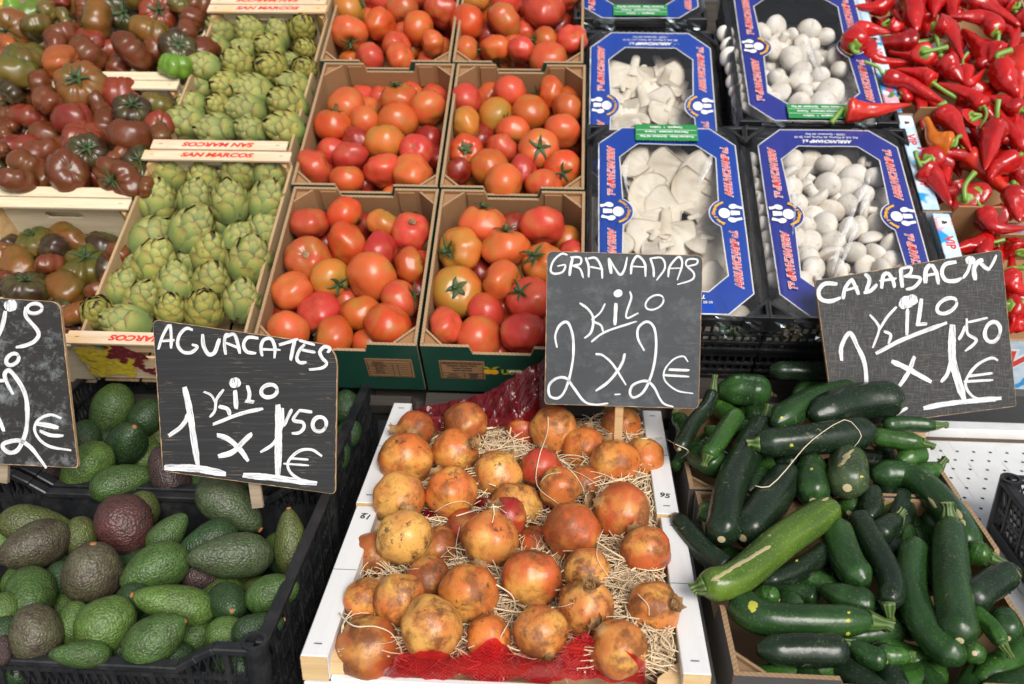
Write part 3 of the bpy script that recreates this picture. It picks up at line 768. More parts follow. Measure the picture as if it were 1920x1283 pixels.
# ------------------------------------------------------------------ containers
def yboard(name, mat, parent, x0, x1, y0, y1, z0, z1, bevel=.0008):      # board running along y, grain along its length
    b = MB(); L = y1-y0; b.box(-L/2, L/2, -(x1-x0)/2, (x1-x0)/2, z0, z1)
    return b.build(name, mat, parent, T((x0+x1)/2, (y0+y1)/2) @ RZ(90), bevel=bevel)
def slot_panel(w, hh, slot, th):     # panel in local X (w) and Z (-hh..0), with a rounded hand slot
    b = MB(); sx, sz0, sz1 = slot
    def q(x0, x1, z0, z1): b.box(x0, x1, 0, th, z0, z1)
    n = 5; rr = (sz1-sz0)/2
    outer = [(-w/2,-hh),(w/2,-hh),(w/2,0),(-w/2,0)]
    inner = [(-sx+rr*math.cos(a), (sz0+sz1)/2+rr*math.sin(a)) for a in [math.pi/2+math.pi*k/n for k in range(n+1)]] + \
            [(sx+rr*math.cos(a), (sz0+sz1)/2+rr*math.sin(a)) for a in [-math.pi/2+math.pi*k/n for k in range(n+1)]]
    m = len(inner); corner = [3]*3+[0]*3+[1]*3+[2]*3
    vs = []
    for y in (0, th): vs += [(x, y, z) for x, z in outer]+[(x, y, z) for x, z in inner]
    N = 4+m; fs = []
    for side in (0, 1):
        o = side*N
        for i in range(m):
            j = (i+1) % m; ci, cj = corner[i], corner[j]
            f = [o+4+i, o+4+j]+([o+cj] if cj == ci else [o+cj, o+ci])
            if cj == ci: f = [o+4+i, o+4+j, o+ci]
            fs.append(tuple(f) if side else tuple(reversed(f)))
    for i in range(4): j = (i+1) % 4; fs.append((i, j, N+j, N+i))
    for i in range(m): j = (i+1) % m; fs.append((4+i, N+4+i, N+4+j, 4+j))
    b.add(vs, fs); return b
def wood_crate(u0, u1, v0, v1, label, frame=FB, depth=.115, cap=.03, caph=.028, text=None, front_print=False, capmat='poplar', side='plywood', endmat='poplar', group="wooden produce crates", hh=0.0):
    w_, L = u1-u0, v1-v0; root = empty("wooden_crate", frame.mat((u0+u1)/2, v0, hh)); tag(root, label, 'crate', group)
    x0, x1 = -w_/2, w_/2
    for sx in (x0, x1-.006):                              # thin side boards
        yboard('side_board', M[side], root, sx, sx+.006, .012, L-.012, -.045, -.001)
        yboard('side_board', M[side], root, sx, sx+.006, .012, L-.012, -.105, -.056)
    for e, yy in (('f', .006), ('b', L-.012)):
        pb = slot_panel(w_-.006, depth, (.032, -.045, -.026), .005); pb.build('end_board', M[endmat] if not (front_print and e == 'f') else M['poplar_pink'], root, T(0, yy, caph-.006))
    for yy in (.0, L-cap):                                # flat cap boards over the ends
        c = abox('cap_board', M[capmat], root, x0-.002, x1+.002, yy+.001, yy+cap-.001, caph-.006, caph)
        for sx in (-1, 1):
            abox('staple', M['staple'], c, sx*(w_/2-.018)-.004, sx*(w_/2-.018)+.004, yy+cap/2-.0004, yy+cap/2+.0004, caph, caph+.0008, 0)
    for sx, sy in ((-1, 0), (1, 0), (-1, 1), (1, 1)):     # triangular corner posts
        yb = .0115 if sy == 0 else L-.0125; xa = x0+.007 if sx < 0 else x1-.007
        tri = [(xa, yb), (xa-sx*.024, yb), (xa, yb+(.024 if sy == 0 else -.024))]
        b = MB(); b.prism(tri, (0,0,-depth+.01), (1,0,0), (0,1,0), (0,0,1), depth-.012+caph-.012); b.build('corner_post', M['poplar_post'], root)
    for k in range(4):
        xx = x0+.01+(w_-.02)*k/4; yboard('bottom_slat', M[side], root, xx+.003, xx+(w_-.02)/4-.003, .012, L-.012, -depth-.002, -depth+.002)
    if text:
        if 'f' in text: lettering('SAN MARCOS', root, T(0, cap/2, caph+.0004) @ RZ(180), M['red_print'], .0165, .0007, .25, 1.5)
        if 'b' in text: lettering('SAN MARCOS', root, T(0, L-cap/2, caph+.0004), M['red_print'], .0165, .0007, .25, 1.5)
    if front_print:                                       # bunches of grapes printed on the end board
        y = .0056; pr = MB(); pr2 = MB(); rg = random.Random(3)
        def disc(bm_, cx, cz, r_, k): bm_.add([(cx+r_*math.cos(6.2832*i/10), y-.0004-k*.000012, cz+r_*.8*math.sin(6.2832*i/10)) for i in range(10)], [tuple(reversed(range(10)))])
        k = 0
        for i in range(170):
            cx = rg.uniform(x0+.006, x0+.10); cz = rg.uniform(-.085, .018); k += 1
            if cz < .02-1.05*(cx-x0-.0)+.03 or True: disc(pr, cx, cz, rg.uniform(.005, .009), k)
        pr.build('grape_print', M['grape_y'], root)
        for i in range(220):
            cx = rg.uniform(x0+.062, x0+.20); cz = rg.uniform(-.085, .018)
            if abs((cz+.035)+.75*(cx-x0-.125)) < .032 and not (cx > -.036 and -.05 < cz < -.022): disc(pr2, cx, cz, rg.uniform(.005, .008), k); k += 1
        pr2.build('grape_print', M['grape_r'], root)
        b = MB(); b.add([(x0+.045, y-.0046, .021), (x0+.068, y-.0046, .021), (x0+.066, y-.0046, .010)], [(0, 2, 1)]); b.build('leaf_print', M['leaf_print'], root)
    return root

def carton_wall(L, hh, th, dips, mats, raise_=None):      # wall in local X (0..L), Z(-hh..0+), outer face at y=0, inner at y=th
    prof = [(0, 0)]
    for a, b_, dz, e in dips:
        prof += [(a, 0), (a+e*.5, dz*.5), (a+e, dz), (b_-e, dz), (b_-e*.5, dz*.5), (b_, 0)]
    prof += [(L, 0)]
    poly = [(0, -hh)]+[(L, -hh)]+list(reversed(prof))
    b = MB(); b.prism(poly, (0,0,0), (1,0,0), (0,0,1), (0,1,0), th, 0, 1, 2); return b
def carton(u0, u1, v0, v1, label, depth=.15, frame=FB, outer='card_green', inner='kraft', prints=0, dip=.022, sidedip=None, th=.006, group='cardboard tomato cartons', noun='carton', name='cardboard_carton'):
    w_, L = u1-u0, v1-v0; root = empty(name, frame.mat(u0, v0)); tag(root, label, 'carton', group)
    mats = [M[outer], M[inner], M['kraft_edge']]
    ed = [(w_*.30, w_*.70, -dip, .006)]; sdp = sidedip or []
    rg = random.Random(int(u0*1000)+int(v0*100))
    if dip > .025: ed = [(w_*.14, w_*.86, -dip, .018)]
    carton_wall(w_, depth, th, ed, mats).build('end_wall', mats, root, T(0, 0))
    carton_wall(w_, depth, th, ed, mats).build('end_wall', mats, root, T(w_, L) @ RZ(180))
    carton_wall(L-2*th, depth, th, sdp, mats).build('side_wall', mats, root, T(0, L-th, .001) @ RZ(-90))
    carton_wall(L-2*th, depth, th, sdp, mats).build('side_wall', mats, root, T(w_, th, .001) @ RZ(90))
    c = .038                                              # folded diagonal corner braces
    for (cx, cy, sx, sy) in ((th, th, 1, 1), (w_-th, th, -1, 1), (th, L-th, 1, -1), (w_-th, L-th, -1, -1)):
        cc = c*rg.uniform(.9, 1.15); b = MB(); tk = .0042/1.414
        a0, a1 = (cx+sx*cc, cy), (cx, cy+sy*cc)
        poly = [a0, (a0[0]-sx*.006, a0[1]), (a1[0], a1[1]-sy*.006), a1]
        b.prism(poly, (0,0,-depth*.8), (1,0,0), (0,1,0), (0,0,1), depth*.8-.003, 1, 2, 1); b.build('corner_brace', mats, root)
        b = MB(); z = -.0085; b.add([(cx, cy, z), (a0[0]-sx*.003, cy, z), (cx, a1[1]-sy*.003, z)], [(0,1,2) if sx*sy > 0 else (0,2,1)]); b.build('corner_flap', M[inner], root)
    for k, x in enumerate((w_*.18, w_*.72)):              # inner tabs glued against the end wall
        if outer == 'card_green': b = MB(); b.box(x, x+.035, L-th-.0035, L-th-.0004, -.06, -.004); b.build('glued_tab', M[inner], root, bevel=.0006)
    abox('base', M[inner], root, th, w_-th, th, L-th, -depth+.001, -depth+.005)
    if prints:
        if prints == 1: x0_, x1_ = w_*.66, w_*.95
        else: x0_, x1_ = .03, .115
        z0, z1 = -.105, -.045; b = MB(); b.box(x0_, x1_, -.0008, -.0002, z0, z1); p = b.build('info_panel', M['kraft'], root)
        b = MB(); q = -.0014
        for zz in (z0+.003, z1-.003): b.box(x0_+.003, x1_-.003, q, q+.0004, zz-.0005, zz+.0005)
        for xx in (x0_+.003, x1_-.003): b.box(xx-.0005, xx+.0005, q, q+.0004, z0+.0036, z1-.0036)
        if prints == 2:
            for zz in (-.0845, -.0935): b.box(x0_+.0036, x1_-.0036, q, q+.0004, zz-.0004, zz+.0004)
            b.box(x0_+.045, x0_+.046, q, q+.0004, z0+.0036, -.085)
        else:
            for i in range(7): zz = -.058-.006*i; b.box(x0_+.0036, x1_-.0036, q, q+.0004, zz-.0003, zz+.0003)
            b.box(x0_+.05, x0_+.0508, q, q+.0004, z0+.0036, -.058); b.box(x0_+.06, x0_+.0608, q, q+.0004, z0+.0036, -.058)
        b.build('panel_lines', M['brown_ink'], p)
        FX = RX(90)
        if prints == 2:
            xm = (x0_+x1_)/2
            for i, tx in enumerate(('PRODUCTO DE MARRUECOS', 'COMPRE VERDE TASTE', 'Tomate Tomates', 'Agadir, Morocco')):
                lettering(tx, p, T(xm, -.0012, -.053-.0075*i) @ FX, M['brown_ink'], .0055, .0002)
            lettering('Calibre', p, T(x0_+.024, -.0012, -.089) @ FX, M['brown_ink'], .006); lettering('76557', p, T(x0_+.063, -.0012, -.089) @ FX, M['brown_ink'], .0075, .0003)
            lettering('Expedition', p, T(x0_+.024, -.0012, -.098) @ FX, M['brown_ink'], .006); lettering('6537', p, T(x0_+.063, -.0012, -.098) @ FX, M['brown_ink'], .0075, .0003)
            for cx in (.121, .133):                       # two-tomato emblem and wordmark
                b = MB(); b.add([(cx+.0085*math.cos(6.2832*i/16), -.0010-(.0003 if cx > .13 else 0), -.0775+.0085*math.sin(6.2832*i/16)) for i in range(16)], [tuple(range(16))]); b.build('fruit_emblem', M['orange_print'], root)
            for s_ in (-1, 1):
                b = MB(); b.add([(.127, -.0016, -.068), (.127+s_*.009, -.0016, -.066), (.127+s_*.018, -.0016, -.058), (.127+s_*.006, -.0016, -.060)], [(0,1,2,3) if s_ > 0 else (0,3,2,1)]); b.build('leaf_emblem', mk_once('leafprint', (.32,.36,.02)), root)
            lettering('USTANG', root, T(.146, -.0012, -.078) @ FX, mk_once('leafprint', (.32,.36,.02)), .021, .0012, 0, 1.0, align='LEFT')
            st = abox('price_sticker', M['white_print'], root, .160, .188, -.0026, -.0018, -.078, -.071, .0004); lettering('69 38 110', st, T(.174, -.0031, -.0745) @ FX, M['ink'], .0045)
        else:
            for i in range(7): lettering(('Exportador', 'Categoria I', 'Origen Maroc', 'Variedad', 'Lote 0412', 'Calibre', 'Peso neto')[i], p, T(x0_+.024, -.0012, -.0545-.006*i) @ FX, M['brown_ink'], .0048)
    return root
_once = {}
def mk_once(k, col, rough=.5):
    if k not in _once: _once[k] = mk_flat(k, col, rough, .05)
    return _once[k]

def plastic_crate(u0, u1, v0, v1, label, frame=FA, depth=.18, dip=.034, group='black plastic crates', h=0.0, mat='black_plastic'):
    w_, L = u1-u0, v1-v0; root = empty('plastic_crate', frame.mat(u0, v0, h)); tag(root, label, 'crate', group)
    m = M[mat]; rim_t, rim_w = .010, .017
    def wall(length, dips, mtx, corner_pad=.035):
        # top edge profile: high at the corners, lower in the middle
        a, b_ = .085, length-.085; pts = [(corner_pad*.5, 0), (a-.02, 0), (a+.005, -dip*.45), (a+.03, -dip), (b_-.03, -dip), (b_-.005, -dip*.45), (b_+.02, 0), (length-corner_pad*.5, 0)] if dips else [(corner_pad*.5, 0), (length-corner_pad*.5, 0)]
        r_ = MB()
        for p, q in zip(pts[:-1], pts[1:]): r_.bar((p[0]-.001, rim_w/2, p[1]-rim_t/2), (q[0]+.001, rim_w/2, q[1]-rim_t/2), rim_w, rim_t)
        r_.build('rim', m, root, mtx, bevel=.0018)
        def topz(x):
            for p, q in zip(pts[:-1], pts[1:]):
                if p[0] <= x <= q[0]: return p[1]+(q[1]-p[1])*(x-p[0])/max(1e-6, q[0]-p[0])
            return 0
        g = MB(); zb = -depth
        for z in (-.050, -.085, -.118, -.150): g.box(.016, length-.016, .003, .009, z-.0035, z+.0035)
        g.box(.010, length-.010, .001, .013, zb, zb+.02)
        k = int(length/.05); 
        for i in range(1, k):
            x = length*i/k; g.box(x-.0035, x+.0035, .0022, .0118, zb+.019, topz(x)-rim_t)
        g.box(.012, length-.012, .0095, .0122, zb+.019, -.052 if dips else -.075)
        g.build('wall_ribs', m, root, mtx)
        d = MB(); n = int((length-.04)/.0125)
        for i in range(n+1):
            x = .02+(length-.04)*i/n; x2 = x+.035
            if x2 < length-.02: d.bar((x, .006, zb+.02), (x2, .0061, topz(x2)-rim_t), .0022, .003, up=Vector((0,1,0)))
            x2 = x-.035
            if x2 > .02: d.bar((x, .0045, zb+.02), (x2, .0044, topz(x2)-rim_t), .0022, .003, up=Vector((0,1,0)))
        d.build('lattice', m, root, mtx)
    wall(w_, True, T(0, 0)); wall(w_, True, T(w_, L) @ RZ(180)); wall(L, False, T(0, L) @ RZ(-90)); wall(L, False, T(w_, 0) @ RZ(90))
    for cx, cy in ((.016, .016), (w_-.016, .016), (.016, L-.016), (w_-.016, L-.016)):      # hollow round corner posts
        b = MB(); n = 16; ro, ri = .0165, .0115; vs = []
        for z, r_ in ((-depth, ro), (.003, ro), (.003, ri), (-.03, ri*.9)): vs += [(cx+math.cos(6.2832*k/n)*r_, cy+math.sin(6.2832*k/n)*r_, z) for k in range(n)]
        fs = [(j*n+k, j*n+(k+1) % n, (j+1)*n+(k+1) % n, (j+1)*n+k) for j in range(3) for k in range(n)]+[tuple(3*n+k for k in range(n))]
        b.add(vs, fs); b.build('corner_post', m, root, smooth=False)
    b = MB(); b.box(.01, w_-.01, .01, L-.01, -depth, -depth+.004); b.build('base', m, root)
    return root

# mushroom tray with printed film sleeve
def offset_ring(poly, d):            # crude outward offset for closed polygon (counter-clockwise)
    out = []; n = len(poly)
    for i in range(n):
        p, a, b_ = Vector(poly[i]), Vector(poly[i-1]), Vector(poly[(i+1) % n]); e1 = (p-a).normalized(); e2 = (b_-p).normalized()
        n1 = Vector((e1.y, -e1.x)); n2 = Vector((e2.y, -e2.x)); nn = (n1+n2); nn = nn/max(.5, nn.length**2/2) if nn.length > 1e-6 else n1
        out.append(p+nn*d)
    return out
def tray(u0, v0, W, L, label, hh=0.0, tilt=0.0, green=False, stack=0, depth=.10, sag=.0):
    root = empty('mushroom_tray', FB.mat(u0+W/2, v0, hh) @ RX(tilt)); tag(root, label, 'tray', 'mushroom trays in printed film')
    m = M['black_plastic']; x0, x1 = -W/2, W/2
    def gridwall(length, mtx):
        g = MB(); g.box(.0, length, 0, .010, -.012, 0); g.box(.0, length, .001, .008, -.022, -.017); g.box(.004, length-.004, .001, .007, -.052, -.045); g.box(.004, length-.004, .001, .007, -.078, -.070); g.box(0, length, 0, .01, -depth, -.092)
        n = int(length/.0155)
        for i in range(n+1):
            x = .006+(length-.012)*i/n; g.box(x-.0026, x+.0026, .0025, .0058, -.0921, -.0119)
        g.build('grid_wall', m, root, mtx)
    gridwall(W, T(x0, 0)); gridwall(W, T(x1, L) @ RZ(180)); gridwall(L, T(x0, L) @ RZ(-90)); gridwall(L, T(x1, 0) @ RZ(90))
    b = MB(); b.box(x0+.011, x1-.011, .011, L-.011, -depth, -depth+.003); b.build('base', mk_once('grey_tray_base', (.035,.038,.042)), root)
    # solid inner back panel seen through the window, with four air holes
    ip = abox('back_panel', mk_once('grey_tray_base', (.035,.038,.042)), root, x0+.012, x1-.012, L-.0145, L-.012, -.09, -.006)
    for i in range(4): abox('air_hole', M['hole'], ip, x0+W*(.3+.13*i)-.004, x0+W*(.3+.13*i)+.004, L-.0152, L-.0146, -.034, -.030, 0)
    for sx, y, sy in ((x0, 0, 1), (x1, 0, 1), (x0, L, -1), (x1, L, -1)):     # raised hollow triangular corner stackers
        s_ = 1 if sx < 0 else -1; a = .047
        tri = [(sx-s_*.002, y-sy*.002), (sx+s_*a, y-sy*.002), (sx-s_*.002, y+sy*a)]; inn = [(sx+s_*.006, y+sy*.006), (sx+s_*(a-.017), y+sy*.006), (sx+s_*.006, y+sy*(a-.017))]
        b = MB(); vs = [(p[0], p[1], z) for z, P in ((-.03, tri), (.014, tri), (.014, inn), (-.025, inn)) for p in P]
        b.add(vs, [(j*3+k, j*3+(k+1) % 3, (j+1)*3+(k+1) % 3, (j+1)*3+k) for j in range(3) for k in range(3)]+[(9, 10, 11)]); b.build('corner_stacker', m, root, bevel=.0012)
    if stack:
        for k in range(1, stack+1):
            pass
    # sleeve: printed ring (octagon outside, octagon window with two round badges)
    z = .011; sw = .286; a0, a1 = -sw/2, sw/2; y0_, y1_ = .006, L-.006; cc = .050
    bw = .042; br = .039; by = L/2
    def arc(cx, side):               # badge arc bulging into the window
        pts = []; rr = br
        for k in range(13):
            a = R(-62+124*k/12); pts.append((cx+side*(math.cos(a)*rr), by+math.sin(a)*rr))
        return pts
    wl, wr = a0+bw, a1-bw; wy0, wy1 = y0_+.050, y1_-.050; wc = .040
    lc, rc = a0+.028, a1-.028        # badge centres
    win = [(wl+wc, wy0), (wr-wc, wy0), (wr, wy0+wc)]+[p for p in arc(rc, -1)]+[(wr, wy1-wc), (wr-wc, wy1), (wl+wc, wy1), (wl, wy1-wc)]+[p for p in reversed(arc(lc, 1))]+[(wl, wy0+wc)]
    out = [(a0+cc, y0_), (a1-cc, y0_), (a1, y0_+cc), (a1, y1_-cc), (a1-cc, y1_), (a0+cc, y1_), (a0, y1_-cc), (a0, y0_+cc)]
    def zz(x, y): return z+.0045*(1-(2*x/sw)**2)*(1-((2*y-L)/L)**2)+.0022*noise.noise(Vector((x*22, y*14, u0*9)))+sag*0
    def ringmesh(name, o_, i_, mat, dz, th=.0003):
        bm = bmesh.new(); vo = [bm.verts.new((p[0], p[1], 0)) for p in o_]; vi = [bm.verts.new((p[0], p[1], 0)) for p in i_]
        es = [bm.edges.new((q[k], q[(k+1) % len(q)])) for q in (vo, vi) for k in range(len(q))]
        bmesh.ops.triangle_fill(bm, use_beauty=True, edges=es)
        bmesh.ops.subdivide_edges(bm, edges=[e for e in bm.edges if e.calc_length() > .03], cuts=2, use_grid_fill=True)
        bmesh.ops.triangulate(bm, faces=bm.faces)
        for v in bm.verts: v.co.z = zz(v.co.x, v.co.y)+dz
        bmesh.ops.recalc_face_normals(bm, faces=bm.faces)
        if sum(f.normal.z for f in bm.faces) < 0: bmesh.ops.reverse_faces(bm, faces=bm.faces)
        me = bpy.data.meshes.new(name); bm.to_mesh(me); bm.free(); me.materials.append(mat)
        for p in me.polygons: p.use_smooth = True
        return me
    sl = obj('printed_sleeve', ringmesh('printed_sleeve', [tuple(p) for p in out], win, M['violet_print' if u0 > .3 else 'blue_print'], 0), root)
    obj('white_border', ringmesh('white_border', [tuple(p) for p in offset_ring(out, .0021)], [tuple(p) for p in offset_ring(out, -.0002)], M['white_print'], .0001), sl)
    obj('white_border', ringmesh('white_border', [tuple(p) for p in offset_ring(win, .0002)], [tuple(p) for p in offset_ring(win, -.0020)], M['white_print'], .0001), sl)
    # clear film: over the whole tray and down the sides
    nx, ny = 22, 34; vs = []; fs = []; prof = [(x0-.005, -.055), (x0-.004, -.006), (a0-.002, z+.002)]
    xs = [x0-.005, x0-.004, a0-.004]+[a0+sw*k/nx for k in range(1, nx)]+[a1+.004, x1+.004, x1+.005]
    zs_ = {0: -.055, 1: -.004, len(xs)-2: -.004, len(xs)-1: -.055}
    for j in range(ny+1):
        y = .001+(L-.002)*j/ny
        for i, x in enumerate(xs):
            if i in zs_: vs.append((x+.002*noise.noise(Vector((y*30, i, u0))), y, zs_[i]+.004*noise.noise(Vector((y*25, i*3, u0*4)))))
            else: vs.append((x, y, zz(x, y)+.0012+.0007*noise.noise(Vector((x*90, y*50, 3)))))
    n_ = len(xs)
    for j in range(ny):
        for i in range(n_-1): a = j*n_+i; fs.append((a, a+1, a+n_+1, a+n_))
    obj('clear_film', mesh('clear_film', vs, fs, M['film'], True), root)
    # gathered film flaps hanging over the front rim
    for sx in (-1, 1):
        rg = random.Random(int(u0*100)+sx); vs = []; fs = []
        for j in range(7):
            for i in range(10):
                x = sx*(W/2-.055)+(i/9-.5)*.085; y = .004-.02*(j/6)-.004*math.sin(i*1.1)*(j/6); zq = .010-.045*(j/6)**1.2*(1-.5*abs(i/9-.5))+.0016*rg.uniform(-1, 1)*(j > 0)
                vs.append((x+rg.uniform(-.0012, .0012), y+rg.uniform(-.0012, .0012), zq-.003*rg.random()))
        fs = [(j*10+i, j*10+i+1, j*10+i+11, j*10+i+10) for j in range(6) for i in range(9)]
        obj('film_flap', mesh('film_flap', vs, fs, mk_flap()), root)
    # lettering, raised just over the film
    q = .0022
    def put(tx, x, y, rot, mat, size, bold=0.0, shear=0.0, sx=1.0, dz=0.0):
        me_m = T(x, y, zz(x, y)+q+dz) @ RZ(rot); return lettering(tx, sl, me_m, M[mat], size, bold, shear, sx)
    for side, cx, rot in ((-1, a0+.0235, -90), (1, a1-.0235, 90)):
        for yy in (by+.118, by-.118):
            put('ARRUVICHAMP s.l.', cx, yy, rot, 'white_print', .0205, .0013, .35, .86); put('ARRUVICHAMP s.l.', cx, yy, rot, 'red_print', .0205, .0004, .35, .86, .0004)
    put('ARRUVICHAMP s.l.', 0, y1_-.038, 180, 'white_print', .0125, .0004, .3); put('Pol. Ind. el Palomo, de. Norte, parc 28-30', 0, y1_-.025, 180, 'white_print', .0078); put('16220 - Quintanar del Rey', 0, y1_-.015, 180, 'white_print', .0078)
    put('ARRUVICHAMP. s.l.', .0, y0_+.036, 0, 'white_print', .0125, .0004, .3); put('Pol. Ind. el Palomo, de. Norte, parc 28-30', .0, y0_+.024, 0, 'white_print', .0078); put('16220 - Quintanar del Rey', .0, y0_+.014, 0, 'white_print', .0078)
    for side, cx in ((1, lc), (-1, rc)):
        zb = zz(cx, by)+q
        def cap_(x, y, rx_, ry_, rot):
            b = MB(); n = 16; pts = [Vector((rx_*math.cos(6.2832*k/n), ry_*math.sin(6.2832*k/n), 0)) for k in range(n)]
            b.add([Matrix.Rotation(R(rot), 3, 'Z') @ p+Vector((cx+side*x, by+y, zb)) for p in pts], [tuple(range(n))]); return b.build('mushroom_emblem', M['white_print'], sl)
        def stem_(x, y, w1, h1, rot):
            b = MB(); pts = [Vector((-w1, -h1, 0)), Vector((w1, -h1*.8, 0)), Vector((w1, h1*.8, 0)), Vector((-w1, h1, 0))]
            b.add([Matrix.Rotation(R(rot), 3, 'Z') @ p+Vector((cx+side*x, by+y, zb-.0001)) for p in pts], [(0,1,2,3)]); b.build('mushroom_emblem', M['white_print'], sl)
        cap_(.010, 0, .0115, .0135, 0); stem_(-.0115, .001, .009, .0065, 0)
        cap_(-.008, .0185, .0085, .0065, -20*side); stem_(-.0195, .0165, .007, .0038, 15*side)
        cap_(-.004, -.0180, .0085, .0065, 20*side); stem_(-.0170, -.0155, .007, .0038, -15*side)
        ch = 'Setas y Champiñones'
        for k, c_ in enumerate(ch):
            if c_ == ' ': continue
            a = 66-132*k/(len(ch)-1); rr = .0315
            if side > 0: mt = T(cx+rr*math.cos(R(a)), by+rr*math.sin(R(a)), zb+.0003) @ RZ(a-90)
            else: mt = T(cx-rr*math.cos(R(a)), by-rr*math.sin(R(a)), zb+.0003) @ RZ(a+90)
            lettering(c_, sl, mt, M['orange_print'], .0085, .0005, .2)
    if green:
        gy0, gy1 = (y1_-.046, y1_+.004) if green == 'back' else (y0_-.002, y0_+.044)
        gl = MB(); gl.box(-.066, .066, gy0, gy1, z+.0075, z+.0079); g = gl.build('green_label', M['green_label'], root)
        rows_ = ['Producto: Setas   Quintanar del Rey', 'Pleurotus ostreatus   Cuenca', 'Categoria   I   Calibre']
        for i, tx in enumerate(rows_): lettering(tx, g, T(0, gy1-.009-.0145*(2-i if green == 'back' else i), z+.0083) @ RZ(180 if green == 'back' else 180), M['white_print'], .0078, .0002)
        ln = MB(); yb = (gy0+gy1)/2
        for yy in (yb-.0075, yb+.0075): ln.box(-.064, .064, yy-.0004, yy+.0004, z+.0080, z+.0083)
        ln.build('label_lines', M['white_print'], g)
    return root
_fl = []
def mk_flap():
    if _fl: return _fl[0]
    n = NT('crinkled_film'); tr = n.n('ShaderNodeBsdfTransparent'); gl = n.n('ShaderNodeBsdfGlossy'); gl.inputs['Roughness'].default_value = .12; gl.inputs[0].default_value = (.75,.88,.95,1)
    mx = n.n('ShaderNodeMixShader'); fr = n.n('ShaderNodeFresnel', i_IOR=1.6); n.l(n.math('ADD', fr.outputs[0], .03), mx.inputs[0]); n.l(tr.outputs[0], mx.inputs[1]); n.l(gl.outputs[0], mx.inputs[2]); n.l(mx.outputs[0], n.out.inputs[0])
    _fl.append(n.m); return n.m
# ------------------------------------------------------------------ setting
g = MB(); g.add([(-60,-60,0),(60,-60,0),(60,60,0),(-60,60,0)], [(0,1,2,3)]); tag(g.build('ground', M['asphalt']), kind='structure')
st = empty('market_stall', Matrix.Identity(4)); tag(st, 'dark wooden market stall bench carrying all the crates', 'stall')
def stall(name, mat, fr, *a, bevel=.001): b = MB(); b.box(*a); return b.build(name, M[mat], st, fr.m, bevel=bevel)
for k in range(5): stall('bench_board', 'dark_beam', FA, -1.5, .172, -.02+.165*k, .14+.165*k, -.235, -.195)
for k in range(9): stall('rack_board', 'dark_beam', FB, -2.2, 1.9 if k else .64, -.03+.155*k, .12+.155*k, -.235, -.208)
stall('rack_beam', 'dark_beam', FB, -.285, .62, -.052, -.008, -.200, -.158)
stall('rack_beam', 'dark_beam', FB, -.50, -.315, -.035, -.012, -.20, -.168)
for x in (-.46, -.36, -.31): stall('rack_post', 'dark_beam', FB, x, x+.03, -.028, -.010, -.42, -.19)
stall('rack_rail', 'zinc', FB, .645, 1.6, .072, .10, -.235, -.196)
for x in (-1.45, -.4, .9): b = MB(); b.box(x, x+.07, .95, 1.02, 0, .62); b.build('leg', M['dark_beam'], st)
for x in (-1.45, -.4, .9): b = MB(); b.box(x, x+.07, 2.4, 2.47, 0, 1.0); b.build('leg', M['dark_beam'], st)
# perforated white metal display shelf
sh = empty('display_shelf', FA.m); tag(sh, 'white perforated metal shelf, scuffed and empty, beside the courgette boxes', 'shelf')
b = MB(); b.box(.178, 1.5, -.10, .765, -.1085, -.1055); b.build('tray_sheet', M['shelf'], sh)
b = MB(); b.box(.178, 1.5, .766, .80, -.1085, -.085); b.build('back_lip', M['shelf'], sh, bevel=.002)
b = MB(); b.box(.60, 1.5, .7545, .7655, -.1054, -.1035); b.build('grime_line', mk_once('rust_grime', (.10,.065,.04), .9), sh)
b = MB()
for j in range(26):
    for i in range(34):
        x = .60+.031*i+(.0155 if j % 2 else 0); y = -.08+.0318*j
        b.add([(x+.0031*math.cos(6.2832*k/8), y+.0031*math.sin(6.2832*k/8), -.1050) for k in range(8)], [tuple(range(8))])
tag(b.build('perforation', M['hole'], sh), kind='stuff')

# ------------------------------------------------------------------ containers
wood_crate(-.925, -.608, -.042, .468, 'wooden artichoke crate printed with grapes and SAN MARCOS behind the AGUACATES board', text='fb', front_print=True, capmat='poplar_pink')
wood_crate(-.915, -.622, .471, .988, 'second SAN MARCOS crate of artichokes, behind the grape-printed one', text='fb', capmat='poplar_pink')
wood_crate(-.915, -.628, .991, 1.45, 'farthest SAN MARCOS crate, only its front edge in view above the artichokes', text='f', capmat='poplar_pink')
wood_crate(-1.25, -.932, -.03, .349, 'pale poplar crate of brown-green tomatoes behind the leftmost price board', side='poplar', endmat='poplar', hh=-.028)
wood_crate(-1.25, -.934, .351, .731, 'pale poplar crate heaped with dark mahogany tomatoes, second from the front', side='poplar', endmat='poplar', hh=-.028)
wood_crate(-1.58, -.936, .733, 1.12, 'farthest poplar crate of mixed green, brown and red ribbed tomatoes', side='poplar', endmat='poplar', hh=-.028)
wood_crate(-1.58, -1.255, .351, .731, 'poplar crate cut by the left edge of the photo, second row', side='poplar', endmat='poplar', hh=-.028)
carton(-.592, -.286, -.008, .392, 'green and kraft tomato carton behind the right corner of the AGUACATES board', prints=1)
carton(-.280, .018, -.008, .392, 'green tomato carton with MUSTANG print and two-tomato emblem', prints=2)
carton(-.600, -.290, .398, .802, 'tomato carton in the second row, beside the artichokes')
carton(-.284, .016, .398, .802, 'tomato carton in the second row, beside the mushroom trays')
carton(-.612, -.302, .808, 1.21, 'farthest tomato carton, beside the artichokes')
carton(-.296, .010, .808, 1.21, 'farthest tomato carton, beside the mushroom trays')
plastic_crate(-.985, -.382, .0, .383, 'black plastic crate of avocados at the near edge of the stall')
plastic_crate(-.985, -.398, .390, .775, 'black plastic crate of avocados behind the AGUACATES board')
